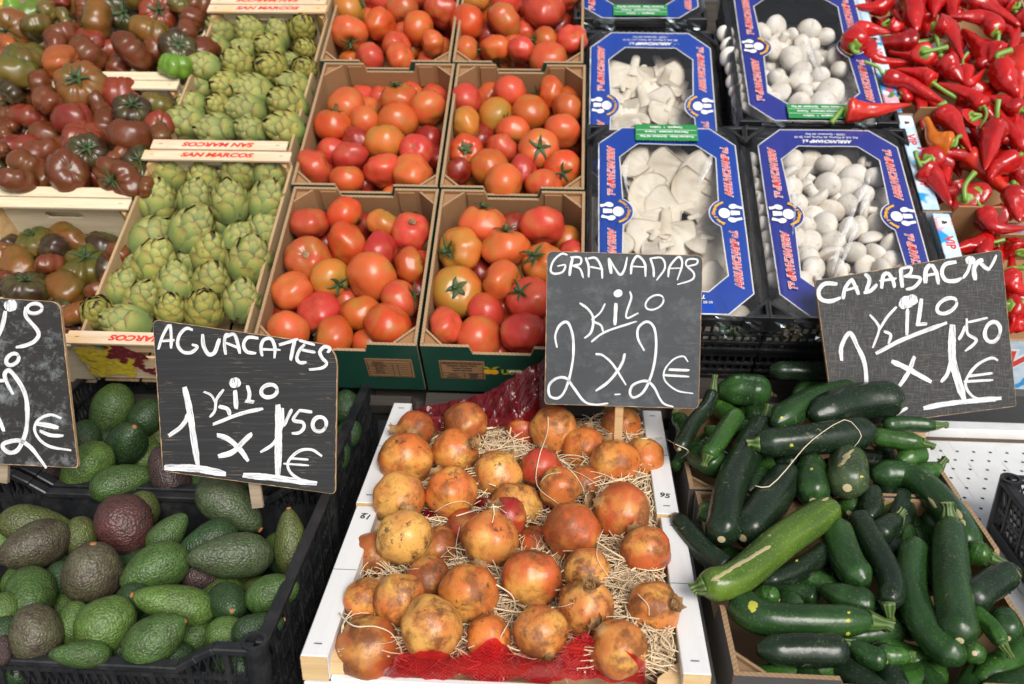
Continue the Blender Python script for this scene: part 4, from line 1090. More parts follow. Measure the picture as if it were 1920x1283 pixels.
plastic_crate(.690, 1.08, .10, .470, 'empty black plastic crate on the white perforated shelf', depth=.10, dip=.0)
# pomegranate crates: white painted side rails, raw sawn ends
def pom_crate(u0, u1, v0, v1, label, num, side):
    w_, L = u1-u0, v1-v0; root = empty('wooden_crate', FA.mat(u0, v0)); tag(root, label, 'crate', 'white railed pomegranate crates')
    for x in (0, w_-.034):
        r_ = yboard('side_rail', M['white_wood'], root, x, x+.034, 0.001, L-.001, -.038, 0, .0012)
        abox('rail_end', M['pine_end'], root, x+.0006, x+.0334, -.0012, .0012, -.0374, -.0006, 0)
        for y in (.022, L-.022): abox('staple', M['staple'], root, x+.012, x+.022, y-.0005, y+.0005, .0, .0012, 0)
        abox('rail_joint', M['brown_ink'], root, x+.0008, x+.0332, L*.52-.0004, L*.52+.0004, -.002, .0003, 0)
    for x in (.003, w_-.009): yboard('side_board', M['poplar'], root, x, x+.006, .01, L-.01, -.115, -.039)
    for yy in (.002, L-.010): abox('end_board', M['white_wood'] if yy < .01 else M['poplar'], root, .0345, w_-.0345, yy, yy+.008, -.115, -.036 if yy < .01 else -.026)
    abox('end_board', M['white_wood'], root, .002, w_-.002, -.0035, .0015, -.115, -.0392)
    for sx, sy in ((0, 0), (1, 0), (0, 1), (1, 1)):
        xx = .034 if sx == 0 else w_-.034; s_ = 1 if sx == 0 else -1; yy = .0105 if sy == 0 else L-.0105; q = 1 if sy == 0 else -1
        b = MB(); b.prism([(xx, yy), (xx+s_*.028, yy), (xx, yy+q*.028)], (0,0,-.11), (1,0,0), (0,1,0), (0,0,1), .092); b.build('corner_post', M['pine_end'], root)
    for k in range(5): yboard('bottom_slat', M['poplar'], root, .01+.096*k, .098+.096*k, .012, L-.012, -.118, -.114)
    lettering(num, root, T(.020 if side == 0 else w_-.017, L-.03 if side == 0 else .05, .0006) @ RZ(-15), M['ink'], .017, .0002)
    return root
pom_crate(-.335, .165, -.004, .316, 'nearest white-railed pomegranate crate, marked 61 on its rail', '61', 0)
pom_crate(-.338, .160, .322, .650, 'white-railed pomegranate crate marked 95, second from the near edge', '95', 1)
sd_ = [(.115, .30, -.038, .012)]
carton(.192, .610, -.002, .388, 'dark grey cardboard box heaped with courgettes, at the near edge', depth=.10, frame=FA, outer='card_grey', inner='zkraft', dip=.012, sidedip=[(.10, .26, -.042, .020)], group='cardboard courgette boxes', th=.007)
carton(.184, .606, .394, .70, 'dark grey cardboard box of courgettes under the CALABACIN board', depth=.10, frame=FA, outer='card_grey', inner='zkraft', dip=.012, sidedip=[(.09, .22, -.042, .020)], group='cardboard courgette boxes', th=.007)
# pepper boxes
def pepper_box(u0, u1, v0, v1, label, tab=None, dp=.13):
    w_, L = u1-u0, v1-v0; root = empty('cardboard_box', FB.mat(u0, v0)); tag(root, label, 'box', 'light blue pepper boxes')
    mats = [M['card_blue'], M['kraft'], M['kraft_edge']]
    carton_wall(L, dp, .005, [(L*.30, L*.42, -.006, .004)], mats).build('side_wall', mats, root, T(0, L) @ RZ(-90))
    carton_wall(L, dp, .005, [], mats).build('side_wall', mats, root, T(w_, 0) @ RZ(90))
    b = MB(); b.box(-.001, .032, .003, L-.003, .0022, .0062); b.build('folded_top', M['card_blue'], root, bevel=.001)
    for yy, k in ((0, 0), (L-.005, 1)):
        a = 'front_wall' if k == 0 else 'back_wall'; m3 = [M['card_blue'], M['kraft'], M['kraft_edge']]
        carton_wall(w_-.012, dp, .005, [(.075, w_-.09, -.05, .01)] if k else [(.05, w_-.06, -.03, .01)], m3).build(a, m3, root, T(.006, yy+.0) if k == 0 else T(w_-.006, yy+.005) @ RZ(180))
    abox('hand_slot', M['brown_ink'], root, -.0006, .0, L*.30, L*.30+.06, -.045, -.022, 0)
    if tab: b = MB(); b.prism([(tab[0], -.05), (tab[1], -.05), (tab[1]+.006, .012), (tab[1], .034), (tab[0]+.004, .034), (tab[0], .015)], (0, L-.012, 0), (1,0,0), (0,0,1), (0,1,0), .004); b.build('corner_tab', M['kraft'], root)
    abox('base', M['kraft'], root, .006, w_-.006, .006, L-.006, -.128, -.124)
    for yy in (L*.28, L*.72): lettering('VIP', root, T(.0155, yy, .0066) @ RZ(-90), M['red_print'], .024, .0006)
    lb = abox('white_label', M['white_print'], root, .004, .028, L*.86, L*.86+.024, .0064, .0068, 0); lettering('&', lb, T(.016, L*.86+.012, .0072) @ RZ(-90), M['ink'], .014, .0006)
    return root
pepper_box(.706, 1.13, .060, .345, 'near light blue spotted VIP box of red peppers', (.034, .120), .19)
pepper_box(.690, 1.11, .350, .635, 'second light blue VIP box of red peppers, holding the orange pepper', (.034, .082))
pepper_box(.672, 1.09, .640, .925, 'third light blue VIP box of red peppers')
pb = pepper_box(.660, 1.07, .930, 1.25, 'farthest light blue VIP box of red peppers')
# front of the lower pepper box: red brand letter
pf = [o for o in COL.objects if o.get('label', '').startswith('near light blue')][0]
lettering('V', pf, T(.118, -.0006, -.098) @ RX(90), M['red_print'], .085, .004, .2)
lettering('V', pf, T(.118, -.0002, -.098) @ RX(90), M['white_print'], .085, .009, .2)

tray(.022, .068, .335, .512, 'near mushroom tray of pale oyster mushrooms with a green label', green='back')
tray(.356, .068, .338, .512, 'near mushroom tray of small round white mushrooms')
tray(.352, .600, .335, .510, 'farther tray of white button mushrooms under a lone red pepper', green='front')
tray(.012, .486, .320, .490, 'farther tray of greyish oyster mushrooms, tucked lower', hh=-.098, tilt=6.6)
tray(-.012, .990, .320, .45, 'farthest mushroom tray with loosened film, at the top edge', hh=-.02, tilt=-2, green='front')
for u, lb in ((.022, 'black grid tray under the near oyster mushroom tray'), (.362, 'black grid tray under the near white mushroom tray')):
    for k in (1, ):
        root = empty('mushroom_tray', FB.mat(u+.1675, .074, -.104*k)); tag(root, lb, 'tray', 'lower mushroom trays')
        m = M['black_plastic']; W = .335
        g = MB(); g.box(-W/2, W/2, 0, .010, -.014, -.002)
        for z0, z1 in ((-.022, -.017), (-.052, -.045), (-.078, -.070), (-.096, -.088)): g.box(-W/2, W/2, .001, .007, z0, z1)
        for i in range(22): x = -W/2+.006+(W-.012)*i/21; g.box(x-.0026, x+.0026, .0025, .0058, -.0881, -.0139)
        g.build('grid_wall', m, root)
        g = MB(); g.box(-W/2, -W/2+.008, .010, .48, -.096, -.003); g.build('side_wall', m, root); g = MB(); g.box(W/2-.008, W/2, .010, .48, -.096, -.003); g.build('side_wall', m, root)
        g = MB(); g.box(-W/2+.009, W/2-.009, .011, .48, -.096, -.093); g.build('base', m, root)
# ------------------------------------------------------------------ tomatoes: x y radius colour [p stem angle, t tilt to viewer, c calyx, s scar, l layer]
run_tomatoes('''
295 232 112 R p100 t5
495 190 100 M p-40 t12 c
710 240 92 G p60 t-10
865 280 110 K p80 t50 s
510 355 122 M p20 t-10
290 435 116 O p115 t72 s
695 395 105 K
865 475 106 B p10 t10
415 545 108 G p-35 t50 c
200 615 114 O
645 535 136 O
805 665 112 R p20 t22 c
350 735 128 K
585 740 120 B p100 t-5
740 805 130 M p60 t20
435 870 116 B p170 t5 c
180 835 112 O
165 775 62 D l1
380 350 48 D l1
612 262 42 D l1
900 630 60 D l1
''', 480, 340, 2.984, -.022, 'carton behind AGUACATES board')
run_tomatoes('''
1265 245 130 O p85 t12 c
1435 262 64 D l1
1600 250 122 R p100 t-30
1735 340 62 G l1
1140 390 130 G p178 t48 c
1395 372 124 O p90 t10 c
1600 460 120 B p135 t52 c
1125 620 141 G p100 t80 c
1375 565 113 O p-20 t25 c
1530 662 126 K p140 t50 c
1065 810 102 R
1280 738 110 R p190 t10 s
1250 885 130 O
1500 852 130 K
1650 770 70 B l1
1262 512 45 D l1
1690 900 90 R l1
1760 560 100 O
1770 420 60 K l1
1760 750 95 R
''', 480, 340, 2.984, -.022, 'carton with MUSTANG print')
run_tomatoes('''
290 640 112 O
600 595 110 B p100 t20 c
775 655 112 O
210 758 108 M p80 t5 c
400 733 96 O p20 t0
595 742 120 B p-95 t40 c
515 862 116 G p90 t-20
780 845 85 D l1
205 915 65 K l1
310 950 102 K
705 912 98 K p120 t70 s
350 860 45 D l1
100 1008 106 R p30 t10
510 1028 110 R
685 1035 112 O
290 1082 100 B p90 t0
405 1115 46 D l1
840 950 45 D l1
''', 560, 0, 3.207, -.028, 'second-row carton beside artichokes')
run_tomatoes('''
1010 602 100 K
1270 552 100 R p60 t-10
1510 558 96 B p180 t8 c
1615 652 92 O
1185 702 106 G p-25 t48 c
1395 678 112 B
1005 748 97 G p178 t0 c
1290 797 101 O p-90 t35 s
1585 792 104 O
1005 912 105 M p90 t78 c
1220 902 102 R
1445 897 117 O p60 t84 c
1145 1003 111 B
1350 1033 96 K
1590 1015 107 M p-100 t72 c
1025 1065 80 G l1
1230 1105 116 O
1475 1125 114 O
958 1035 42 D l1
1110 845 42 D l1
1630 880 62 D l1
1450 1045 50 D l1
''', 560, 0, 3.207, -.028, 'second-row carton beside mushrooms')
run_tomatoes('''
305 55 95 G p20 t15 c
490 148 100 M
620 62 96 O p-90 t38 c
745 25 62 D l1
860 68 98 R
305 202 109 O p-90 t52 c
720 172 96 B
590 285 92 R
410 320 86 B p80 t30 c l1
425 350 86 K
610 348 90 O
805 262 80 O
480 0 85 K l1
690 -25 80 R
560 -60 70 O l1
800 150 60 D l1
''', 560, 0, 3.207, -.026, 'farthest carton beside artichokes')
run_tomatoes('''
1060 -12 92 G
1250 0 98 R
1475 70 119 R
1620 -10 80 R
1015 135 100 M
1235 128 108 O
1350 192 66 R l1
1010 298 76 O p0 t5 c
1190 300 101 B p-90 t20 c
1340 305 90 R
1480 255 80 B p170 t20 c l1
1500 362 110 O
1640 238 98 R p90 t30
1570 160 52 D l1
1345 45 48 D l1
1120 230 50 D l1
''', 560, 0, 3.207, -.022, 'farthest carton beside mushrooms')
run_tomatoes('''
8 30 42 Y
72 62 60 L
165 92 78 L
268 62 62 G
362 110 54 G
250 15 80 M
345 0 48 R
485 15 125 M p90 t0
468 52 76 B
540 145 138 M p170 t-5
690 85 102 D p90 t78 c
892 72 106 R p100 t75 c
838 172 108 M p70 t10
1008 32 52 G
1080 120 78 B
72 165 112 M p190 t60 c
150 315 112 G p90 t20
40 275 76 O
85 405 118 G p70 t5
350 198 90 B
308 272 86 B
350 350 100 O p10 t30 c
450 475 136 M p110 t55 c
505 308 115 B p45 t0
490 235 78 R l1
595 290 62 R l1
752 292 122 B p40 t5
880 285 72 B
1000 275 102 D p90 t60 c
1042 205 88 B
985 368 92 L p85 t10
665 375 66 B l1
212 160 62 G l1
1130 290 50 B l1
620 -20 60 B
760 -10 70 G
1100 40 60 B l1
''', 0, 0, 2.984, .012, 'farthest poplar tomato crate', True)
run_tomatoes('''
245 490 95 B
60 520 72 D
150 545 66 B l1
80 612 102 B p120 t30 c
285 578 95 B
190 655 116 R p80 t0
440 592 72 D l1
405 662 102 R p90 t0
560 602 80 B
682 525 116 R p90 t5
740 618 102 D p80 t50 c
880 592 76 G
592 715 102 B
740 762 106 B p80 t5
888 712 84 R p60 t62 c
905 782 70 B
40 700 60 B
28 765 62 B
280 762 92 B
465 775 102 R p80 t30
112 822 96 R
275 842 106 B p100 t0
490 852 106 D p90 t62 c
652 882 72 B
780 922 98 D p80 t50 c
835 855 54 B l1
170 925 106 B p60 t5
102 1012 106 B p80 t0
385 972 116 B p70 t74 c
532 1005 66 R l1
670 1002 116 B p190 t45 c
240 1035 62 B l1
825 1055 62 B
10 835 42 B
905 880 60 D l1
560 930 55 D l1
''', 0, 0, 2.984, .008, 'second poplar tomato crate', True)
run_tomatoes('''
200 168 104 G p110 t20 c
90 212 62 D l1
430 162 112 M p60 t10
590 182 90 D p80 t20
660 235 72 B
20 242 72 M p-20 t20 c
130 312 112 M p30 t5
285 288 72 B
300 200 52 D l1
480 295 126 G p95 t35 c
150 425 116 D p95 t30 c
270 372 56 B l1
375 425 116 M p40 t0
540 432 62 B
592 385 48 B
430 562 92 M
362 532 62 D
18 352 52 B
8 432 42 D
355 645 62 R l1
620 330 45 D l1
480 480 60 D l1
''', 0, 400, 2.984, -.040, 'crate behind leftmost board', True)

# ------------------------------------------------------------------ artichokes: x y radius tip-angle tilt layer
AN = [0]
def run_artichokes(txt, ox, oy, s, h, crate, ks=1.0):
    rows = []
    for ln in txt.strip().splitlines():
        t = ln.split(); rows.append((int(t[5]) if len(t) > 5 else 0, -float(t[1]), ox+float(t[0])/s, oy+float(t[1])/s, float(t[2])/s*ks, float(t[3]), float(t[4])))
    rows.sort(key=lambda a: (a[0], a[1]))
    for layer, _, x, y, r_, phi, tau in rows:
        rg = rnd_item(x, y); c, sn = math.cos(R(tau)), math.sin(R(tau)); ux, uy = math.cos(R(phi))*c*r_*.45, -math.sin(R(phi))*c*r_*.45; dz = 0
        k_ = .93
        t_, S = settle([(x-ux, y-uy, r_*k_, 0), (x+ux, y+uy, r_*k_*.9, 0)], FB, h, t0=layer*.02, tol=.79, tmax=.06)
        P = (S[0][0]+S[1][0])/2; k = S[0][1]/k_/UNIT*1.04; d = dirvec(x, y, phi, tau)
        o = bpy.data.objects.new('artichoke', None); o.empty_display_size = .02; link(o)
        o.matrix_world = Matrix.Translation(P) @ orient(d, rg.random()*6.28) @ Matrix.Diagonal((k*.97, k*.97, k*1.14, 1))
        yel = min(1, max(0, (tau-15)/40)); v = rg.uniform(.88, 1.08)
        base = (v*(1.05+.25*yel), v*(1.0+.08*yel), v*(1.0-.2*yel))
        tag(o, cat='artichoke', group='artichokes in the SAN MARCOS crates')
        hh_ = obj('heart', CORE, o); hh_.color = (.55, .6, .5, 1)
        for m, bi, q, cv in ARTL[AN[0] % 4]:
            b = obj('bract', BR[bi], o, m); b.color = (base[0]*cv, base[1]*cv, base[2]*cv, 1)
        AN[0] += 1
        reg(o, crate, 'yellow-tipped' if yel > .5 else ('pale green' if v > 1 else 'green'), 'artichoke', 'with tip facing out' if tau > 60 else ('lying on its side' if phi > 155 and tau < 18 else ''), x, y, r_)
run_artichokes('''
955 972 103 100 28
1145 1012 92 100 25
1340 972 98 78 28
1515 975 106 72 18
885 1140 106 85 22
1095 1125 96 82 20
1290 1145 108 95 22
1490 1130 101 68 18
''', 0, 0, 2.984, -.018, 'SAN MARCOS crate with grapes')
run_artichokes('''
835 152 116 45 10
1070 102 118 55 20
1325 140 76 50 10 1
1475 112 106 75 15
865 288 122 68 32
1180 242 112 85 34
1395 275 122 78 28
1042 275 66 90 10 1
685 432 96 70 20
790 502 106 68 30
985 412 108 90 12
1180 402 108 78 30
1352 498 102 84 20
550 566 98 100 68
722 622 112 165 10
960 545 86 92 42
1145 548 108 90 48
738 300 50 90 10 1
1240 60 60 80 0 1
1430 420 60 70 0 1
''', 0, 400, 2.984, -.018, 'grape-printed SAN MARCOS crate')
run_artichokes('''
1245 178 88 138 20
1408 190 94 130 25
1560 200 82 108 20
1690 165 88 85 58
1205 282 92 165 18
1375 282 72 150 20 1
1515 272 88 150 38
1705 280 72 120 62
1340 368 104 140 38
1520 392 108 150 58
1155 378 92 160 12
1125 462 110 165 14
1640 350 52 120 20 1
1705 392 82 100 68
1285 492 106 165 40
1430 522 112 160 20
1650 492 98 150 28
1090 598 88 160 18
1235 608 88 145 42
1390 622 108 168 20
1612 592 116 150 38
1055 692 112 165 18
1225 738 112 170 14
1415 742 90 150 14
1600 730 116 160 32
1560 470 60 150 10 1
1500 680 60 150 10 1
''', 0, 0, 2.984, -.012, 'second SAN MARCOS crate', .88)

# ------------------------------------------------------------------ pomegranates: x y radius colour [p/t crown direction, c crown shown, l layer]
PC = {'T': ((.62,.25,.060), .75, 'tan'), 'Y': ((.64,.34,.085), .8, 'yellow-ochre'), 'O': ((.60,.19,.038), .5, 'orange'), 'R': ((.50,.11,.030), .6, 'russet'), 'P': ((.42,.040,.025), .25, 'pinkish red'), 'B': ((.34,.10,.026), .95, 'brown'), 'K': ((.34,.015,.018), .3, 'dark red')}
def run_poms(txt, crate, h):
    rows = []
    for ln in txt.strip().splitlines():
        t = ln.split(); d = dict(layer=0, phi=None, tau=10, c=False)
        for q in t[4:]:
            if q == 'c': d['c'] = True
            elif q[0] == 'p': d['phi'] = float(q[1:])
            elif q[0] == 't': d['tau'] = float(q[1:])
            elif q[0] == 'l': d['layer'] = int(q[1:])
        rows.append((d['layer'], -float(t[1]), 560+float(t[0])/2.3205, 730+float(t[1])/2.3205, max(float(t[2]), 92 if d['layer'] else 0)/2.3205, t[3], d))
    rows.sort(key=lambda a: (a[0], a[1]))
    for layer, _, x, y, r_, c, d in rows:
        rg = rnd_item(x, y); rgb, a, word = PC[c]; j = rg.uniform(.92, 1.1); phi = d['phi'] if d['phi'] is not None else rg.uniform(0, 360); tau = d['tau'] if d['phi'] is not None else -40
        place_round('pomegranate', POM, x, y, r_, (rgb[0]*j, rgb[1]*j, rgb[2]*j, a), phi, tau, FA, h, layer, word, 'pomegranate', 'with crown showing' if d['c'] else ('half buried' if layer else ''), crate, 'pomegranates in the white-railed crates', 'pomegranate', [('crown', CRO[rg.randrange(3)], .98)], vmin=VMIN.get(crate))
run_poms('''
465 650 124 Y
325 728 106 B l1
830 655 126 T p82 t12 c
722 618 80 P l1
1190 612 126 R p-118 t0 c
1030 680 92 R l1
570 828 102 B l1
612 690 84 B l1
440 915 114 T
285 915 98 O p-40 t0 l1
740 890 131 O
1012 822 131 R p-90 t20 c
1255 795 108 Y l1
1250 945 123 Y p75 t50 c
580 1035 137 Y
1053 1055 121 T p-70 t32 c
1510 708 112 R
1545 952 116 T p10 t48 c
300 1130 146 B
830 1082 100 O l1
1390 1132 126 T p130 t30 c
900 560 60 K l1
1130 770 55 B l1
''', 'near pomegranate crate', .012)
run_poms('''
510 178 86 B p178 t0
725 152 98 B
985 175 84 P l1
1110 180 108 T
1245 262 96 O l1
465 310 121 O
680 272 101 O p25 t45 c
1055 345 90 P
865 372 108 Y
1375 325 106 O
435 475 116 T
665 452 114 O
1135 430 94 T p-5 t0 c
1240 418 80 B l1
945 522 121 Y p-60 t50 c
1405 532 125 R p160 t30 c
1400 165 62 O l1
1500 300 50 O l1
''', 'pomegranate crate marked 95', .012)

# ------------------------------------------------------------------ avocados: x y radius half-length narrow-end-angle tilt colour [n nub] [l layer]
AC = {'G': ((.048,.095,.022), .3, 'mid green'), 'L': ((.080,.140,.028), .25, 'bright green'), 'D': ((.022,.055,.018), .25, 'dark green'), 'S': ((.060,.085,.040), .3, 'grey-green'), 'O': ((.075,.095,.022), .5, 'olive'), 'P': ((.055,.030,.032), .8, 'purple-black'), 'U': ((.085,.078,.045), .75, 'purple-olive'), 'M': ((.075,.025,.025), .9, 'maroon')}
def run_avos(txt, crate, h):
    rows = []
    for ln in txt.strip().splitlines():
        t = ln.split(); f = t[7:]; layer = int([q for q in f if q[0] == 'l'][0][1:]) if any(q[0] == 'l' for q in f) else 0
        rows.append((layer, -float(t[1]), float(t[0])/2.128, 680+float(t[1])/2.128, max(float(t[2]), 66 if layer else 0)/2.128, max(float(t[3]), 76 if layer else 0)/2.128, float(t[4]), float(t[5]), t[6], 'n' in f))
    rows.sort(key=lambda a: (a[0], a[1]))
    for layer, _, x, y, r_, hl, phi, tau, c, nub in rows:
        rg = rnd_item(x, y); e = max(0, hl-r_)*.9; ux, uy = math.cos(R(phi))*e, -math.sin(R(phi))*e
        t_, S = settle([(x-ux, y-uy, r_*.95, 0), (x+ux, y+uy, r_*.8, 0)], FA, h, t0=layer*.02, tol=.87)
        P = (S[0][0]+S[1][0])/2; k = S[0][1]/.95/UNIT*1.04; d = dirvec(x, y, phi, tau); asp = max(1.02, hl/r_) if tau < 45 else 1.3
        mi = min(range(5), key=lambda i: abs([1.28,1.2,1.4,1.12,1.3][i]-asp)); kz = k*asp/[1.28,1.2,1.4,1.12,1.3][mi]; rgb, a, word = AC[c]; j = rg.uniform(.9, 1.12)
        o = obj('avocado', AVO[mi]); o.matrix_world = Matrix.Translation(P) @ orient(d, rg.random()*6.28) @ Matrix.Diagonal((k, k, kz, 1)); o.color = (rgb[0]*j, rgb[1]*j, rgb[2]*j, a)
        tag(o, cat='avocado', group='avocados in the black crates')
        if nub or rg.random() < .25: obj('stem_nub', NUB, o, T(0, 0, [1.28,1.2,1.4,1.12,1.3][mi]*UNIT*.985))
        reg(o, crate, word, 'avocado', 'with orange stem nub showing' if nub else ('wedged between others' if layer else ''), x, y, r_)
run_avos('''
445 195 82 108 -110 0 G
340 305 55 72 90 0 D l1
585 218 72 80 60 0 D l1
508 320 86 90 70 55 D
345 422 95 115 -130 0 L
485 475 78 122 20 0 G
580 375 48 60 90 0 L l1
182 442 58 80 0 0 P l1
680 442 86 115 120 0 P
612 520 58 62 90 0 P l1
382 512 44 50 90 0 D l1
820 470 42 50 0 0 G l1
965 482 50 60 0 0 D l1
640 200 66 80 90 0 O l1
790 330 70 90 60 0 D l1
1385 180 60 70 90 0 D
1390 285 55 60 60 0 D
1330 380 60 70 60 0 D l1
240 300 50 60 60 0 D l1
''', 'avocado crate behind AGUACATES board', -.03)
run_avos('''
918 572 104 150 -38 8 S n
497 645 106 120 -65 10 M
568 590 60 66 90 0 O l1
150 648 82 142 -8 5 O
140 732 100 132 205 8 U n
320 692 66 72 90 0 O l1
15 700 38 50 90 0 L l1
370 840 114 122 95 25 U n
398 670 40 60 90 0 L l1
670 682 68 98 52 8 G
620 822 100 132 205 10 G
828 712 82 118 205 8 D n
920 770 98 165 182 8 S
1162 722 82 138 97 8 O n
800 850 58 66 0 0 P l1
125 925 100 106 -80 55 G n
1088 925 84 104 20 8 G
910 960 84 96 -60 72 D n
698 965 94 165 168 8 L
240 870 50 60 90 0 D l1
145 1080 104 116 110 15 U
300 1040 72 84 90 0 L l1
420 1045 104 120 40 12 L
620 1105 98 128 35 15 G n
320 1165 62 112 180 0 G
15 985 62 66 90 0 L
10 1150 42 60 90 0 P
790 1090 62 66 0 0 G l1
1030 1062 72 104 20 0 D
900 1082 68 72 20 0 L l1
540 945 58 62 0 0 D l1
510 1145 52 60 0 0 D l1
-5 770 38 50 90 0 P
20 1090 42 50 90 0 D l1
700 1180 60 70 0 0 D l1
''', 'near avocado crate', -.025)

# ------------------------------------------------------------------ courgettes: pixel points stem-to-blossom end | radius colour [s stem shown, sx,sy stem end] [f facing end scar] [l layer] [h lift]
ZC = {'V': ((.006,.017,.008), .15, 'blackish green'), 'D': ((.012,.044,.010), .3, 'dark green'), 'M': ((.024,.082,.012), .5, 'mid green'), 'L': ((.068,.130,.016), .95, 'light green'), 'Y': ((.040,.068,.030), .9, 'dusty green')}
def run_zucs(txt, crate, h0):
    rows = []
    for i, ln in enumerate(txt.strip().splitlines()):
        a, b_ = ln.split('|'); pts = [tuple(float(q) for q in t.split(',')) for t in a.split()]; t = b_.split()
        d = dict(r=float(t[0]), c=t[1], st=None, f=False, l=0, h=0.0, i=i)
        for q in t[2:]:
            if q[0] == 's': d['st'] = tuple(float(z) for z in q[1:].split(',')) if len(q) > 1 else 'auto'
            elif q[0] == 'f': d['f'] = True
            elif q[0] == 'l': d['l'] = int(q[1:])
            elif q[0] == 'h': d['h'] = float(q[1:])
        rows.append((d['l'], i, pts, d))
    rows.sort(key=lambda a: (a[0], a[1]))
    tp = lambda p: (1240+p[0]/2.128, 680+p[1]/2.128)
    for layer, i, pts, d in rows:
        r_ = d['r']/2.128; px = [tp(p) for p in pts]; n = max(4, int(sum(math.dist(px[k], px[k+1]) for k in range(len(px)-1))/(r_*.8)))
        ln = smooth_line([Vector((p[0], p[1], 0)) for p in px], n); ext = [p[2] if len(p) > 2 else 0.0 for p in pts]
        h = h0+d['h']; t_, S = settle([(q.x, q.y, r_*.92, 0) for q in ln[1:-1]], FA, h, tmax=.09, tol=.84, t0=0)
        P3 = [at(x, y, FA.depth(x, y, h)+t_+e) for (x, y), e in zip(px, ext)]
        L = sum((P3[k+1]-P3[k]).length for k in range(len(P3)-1)); rad = 1.04*S[len(S)//2][1]/.92; e1 = min(.45, rad*.9/L); rgb, a, word = ZC[d['c']]
        thin = d['c'] in 'VD'
        def rf(s, rad=rad, e1=e1, L=L, st=d['st']):
            if s > 1-e1: q = (s-1+e1)/e1; return rad*math.sqrt(max(.02, 1-q*q*.97))
            e0 = min(.4, rad*1.4/L); base = .60 if st else .35
            if s < e0: q = s/e0; return rad*(base+(1-base)*math.sin(q*math.pi/2))*(.93)
            return rad*(.93+.07*min(1, (s-e0)/.4))
        c = sum(P3, Vector())/len(P3); me, line = sweep('courgette', P3, rf, M['zuc'], 44, 20, (5 if i % 3 else 6, .034), .06, i+3, c)
        o = obj('courgette', me); o.location = c; j = rnd_item(i, 3).uniform(.85, 1.15); o.color = (rgb[0]*j, rgb[1]*j, rgb[2]*j, a); tag(o, cat='courgette', group='courgettes heaped in the grey boxes')
        dr = (line[0]-line[1]).normalized(); dl = rad*1.1
        if d['st'] and d['st'] != 'auto': sx_, sy_ = tp(d['st']); E = at(sx_, sy_, (line[0]-CAM).dot(FWD)+.002); dl = max(rad*.5, min((E-line[0]).length, rad*2.4)); dr = (E-line[0]).normalized()
        if d['st']:
            sp = [line[0]-dr*rad*.15, line[0]+dr*dl*.35, line[0]+dr*dl*.75+Vector((0, 0, .001)), line[0]+dr*dl]
            sm, _ = sweep('stem', sp, lambda s, rad=rad: rad*(.60-.30*min(1, s*1.6)+.10*max(0, s-.7)/.3), M['zstem'], 10, 20, (5, .13), .05, i, c); s_ = obj('stem', sm, o)
            q = dr.orthogonal().normalized(); q2 = dr.cross(q); b = MB(); rr = rad*.37
            b.add([line[0]+dr*(dl+.0006)+q*math.cos(6.2832*k/10)*rr+q2*math.sin(6.2832*k/10)*rr-c for k in range(10)], [tuple(range(10))]); b.build('cut_face', M['zcut'], s_)
        de = (line[-1]-line[-2]).normalized(); q = de.orthogonal().normalized(); q2 = de.cross(q); b = MB(); rr = rad*.22
        b.add([line[-1]+de*.0012-c]+[line[-1]+de*.0004+q*math.cos(6.2832*k/9)*rr+q2*math.sin(6.2832*k/9)*rr-c for k in range(9)], [(0, 1+k, 1+(k+1) % 9) for k in range(9)]); b.build('blossom_scar', M['zcut'], o, smooth=True)
        mx = sum(p[0] for p in px)/len(px); my = sum(p[1] for p in px)/len(px)
        sz = 'long ' if L > .19 else ('short ' if L < .09 else ''); bend = math.dist(px[0], px[-1]) < .93*sum(math.dist(px[k], px[k+1]) for k in range(len(px)-1))
        reg(o, crate, sz+('curved ' if bend else '')+word, 'courgette', 'with stem showing' if d['st'] and not layer else ('buried in the heap' if layer else ''), mx, my, r_*1.6)
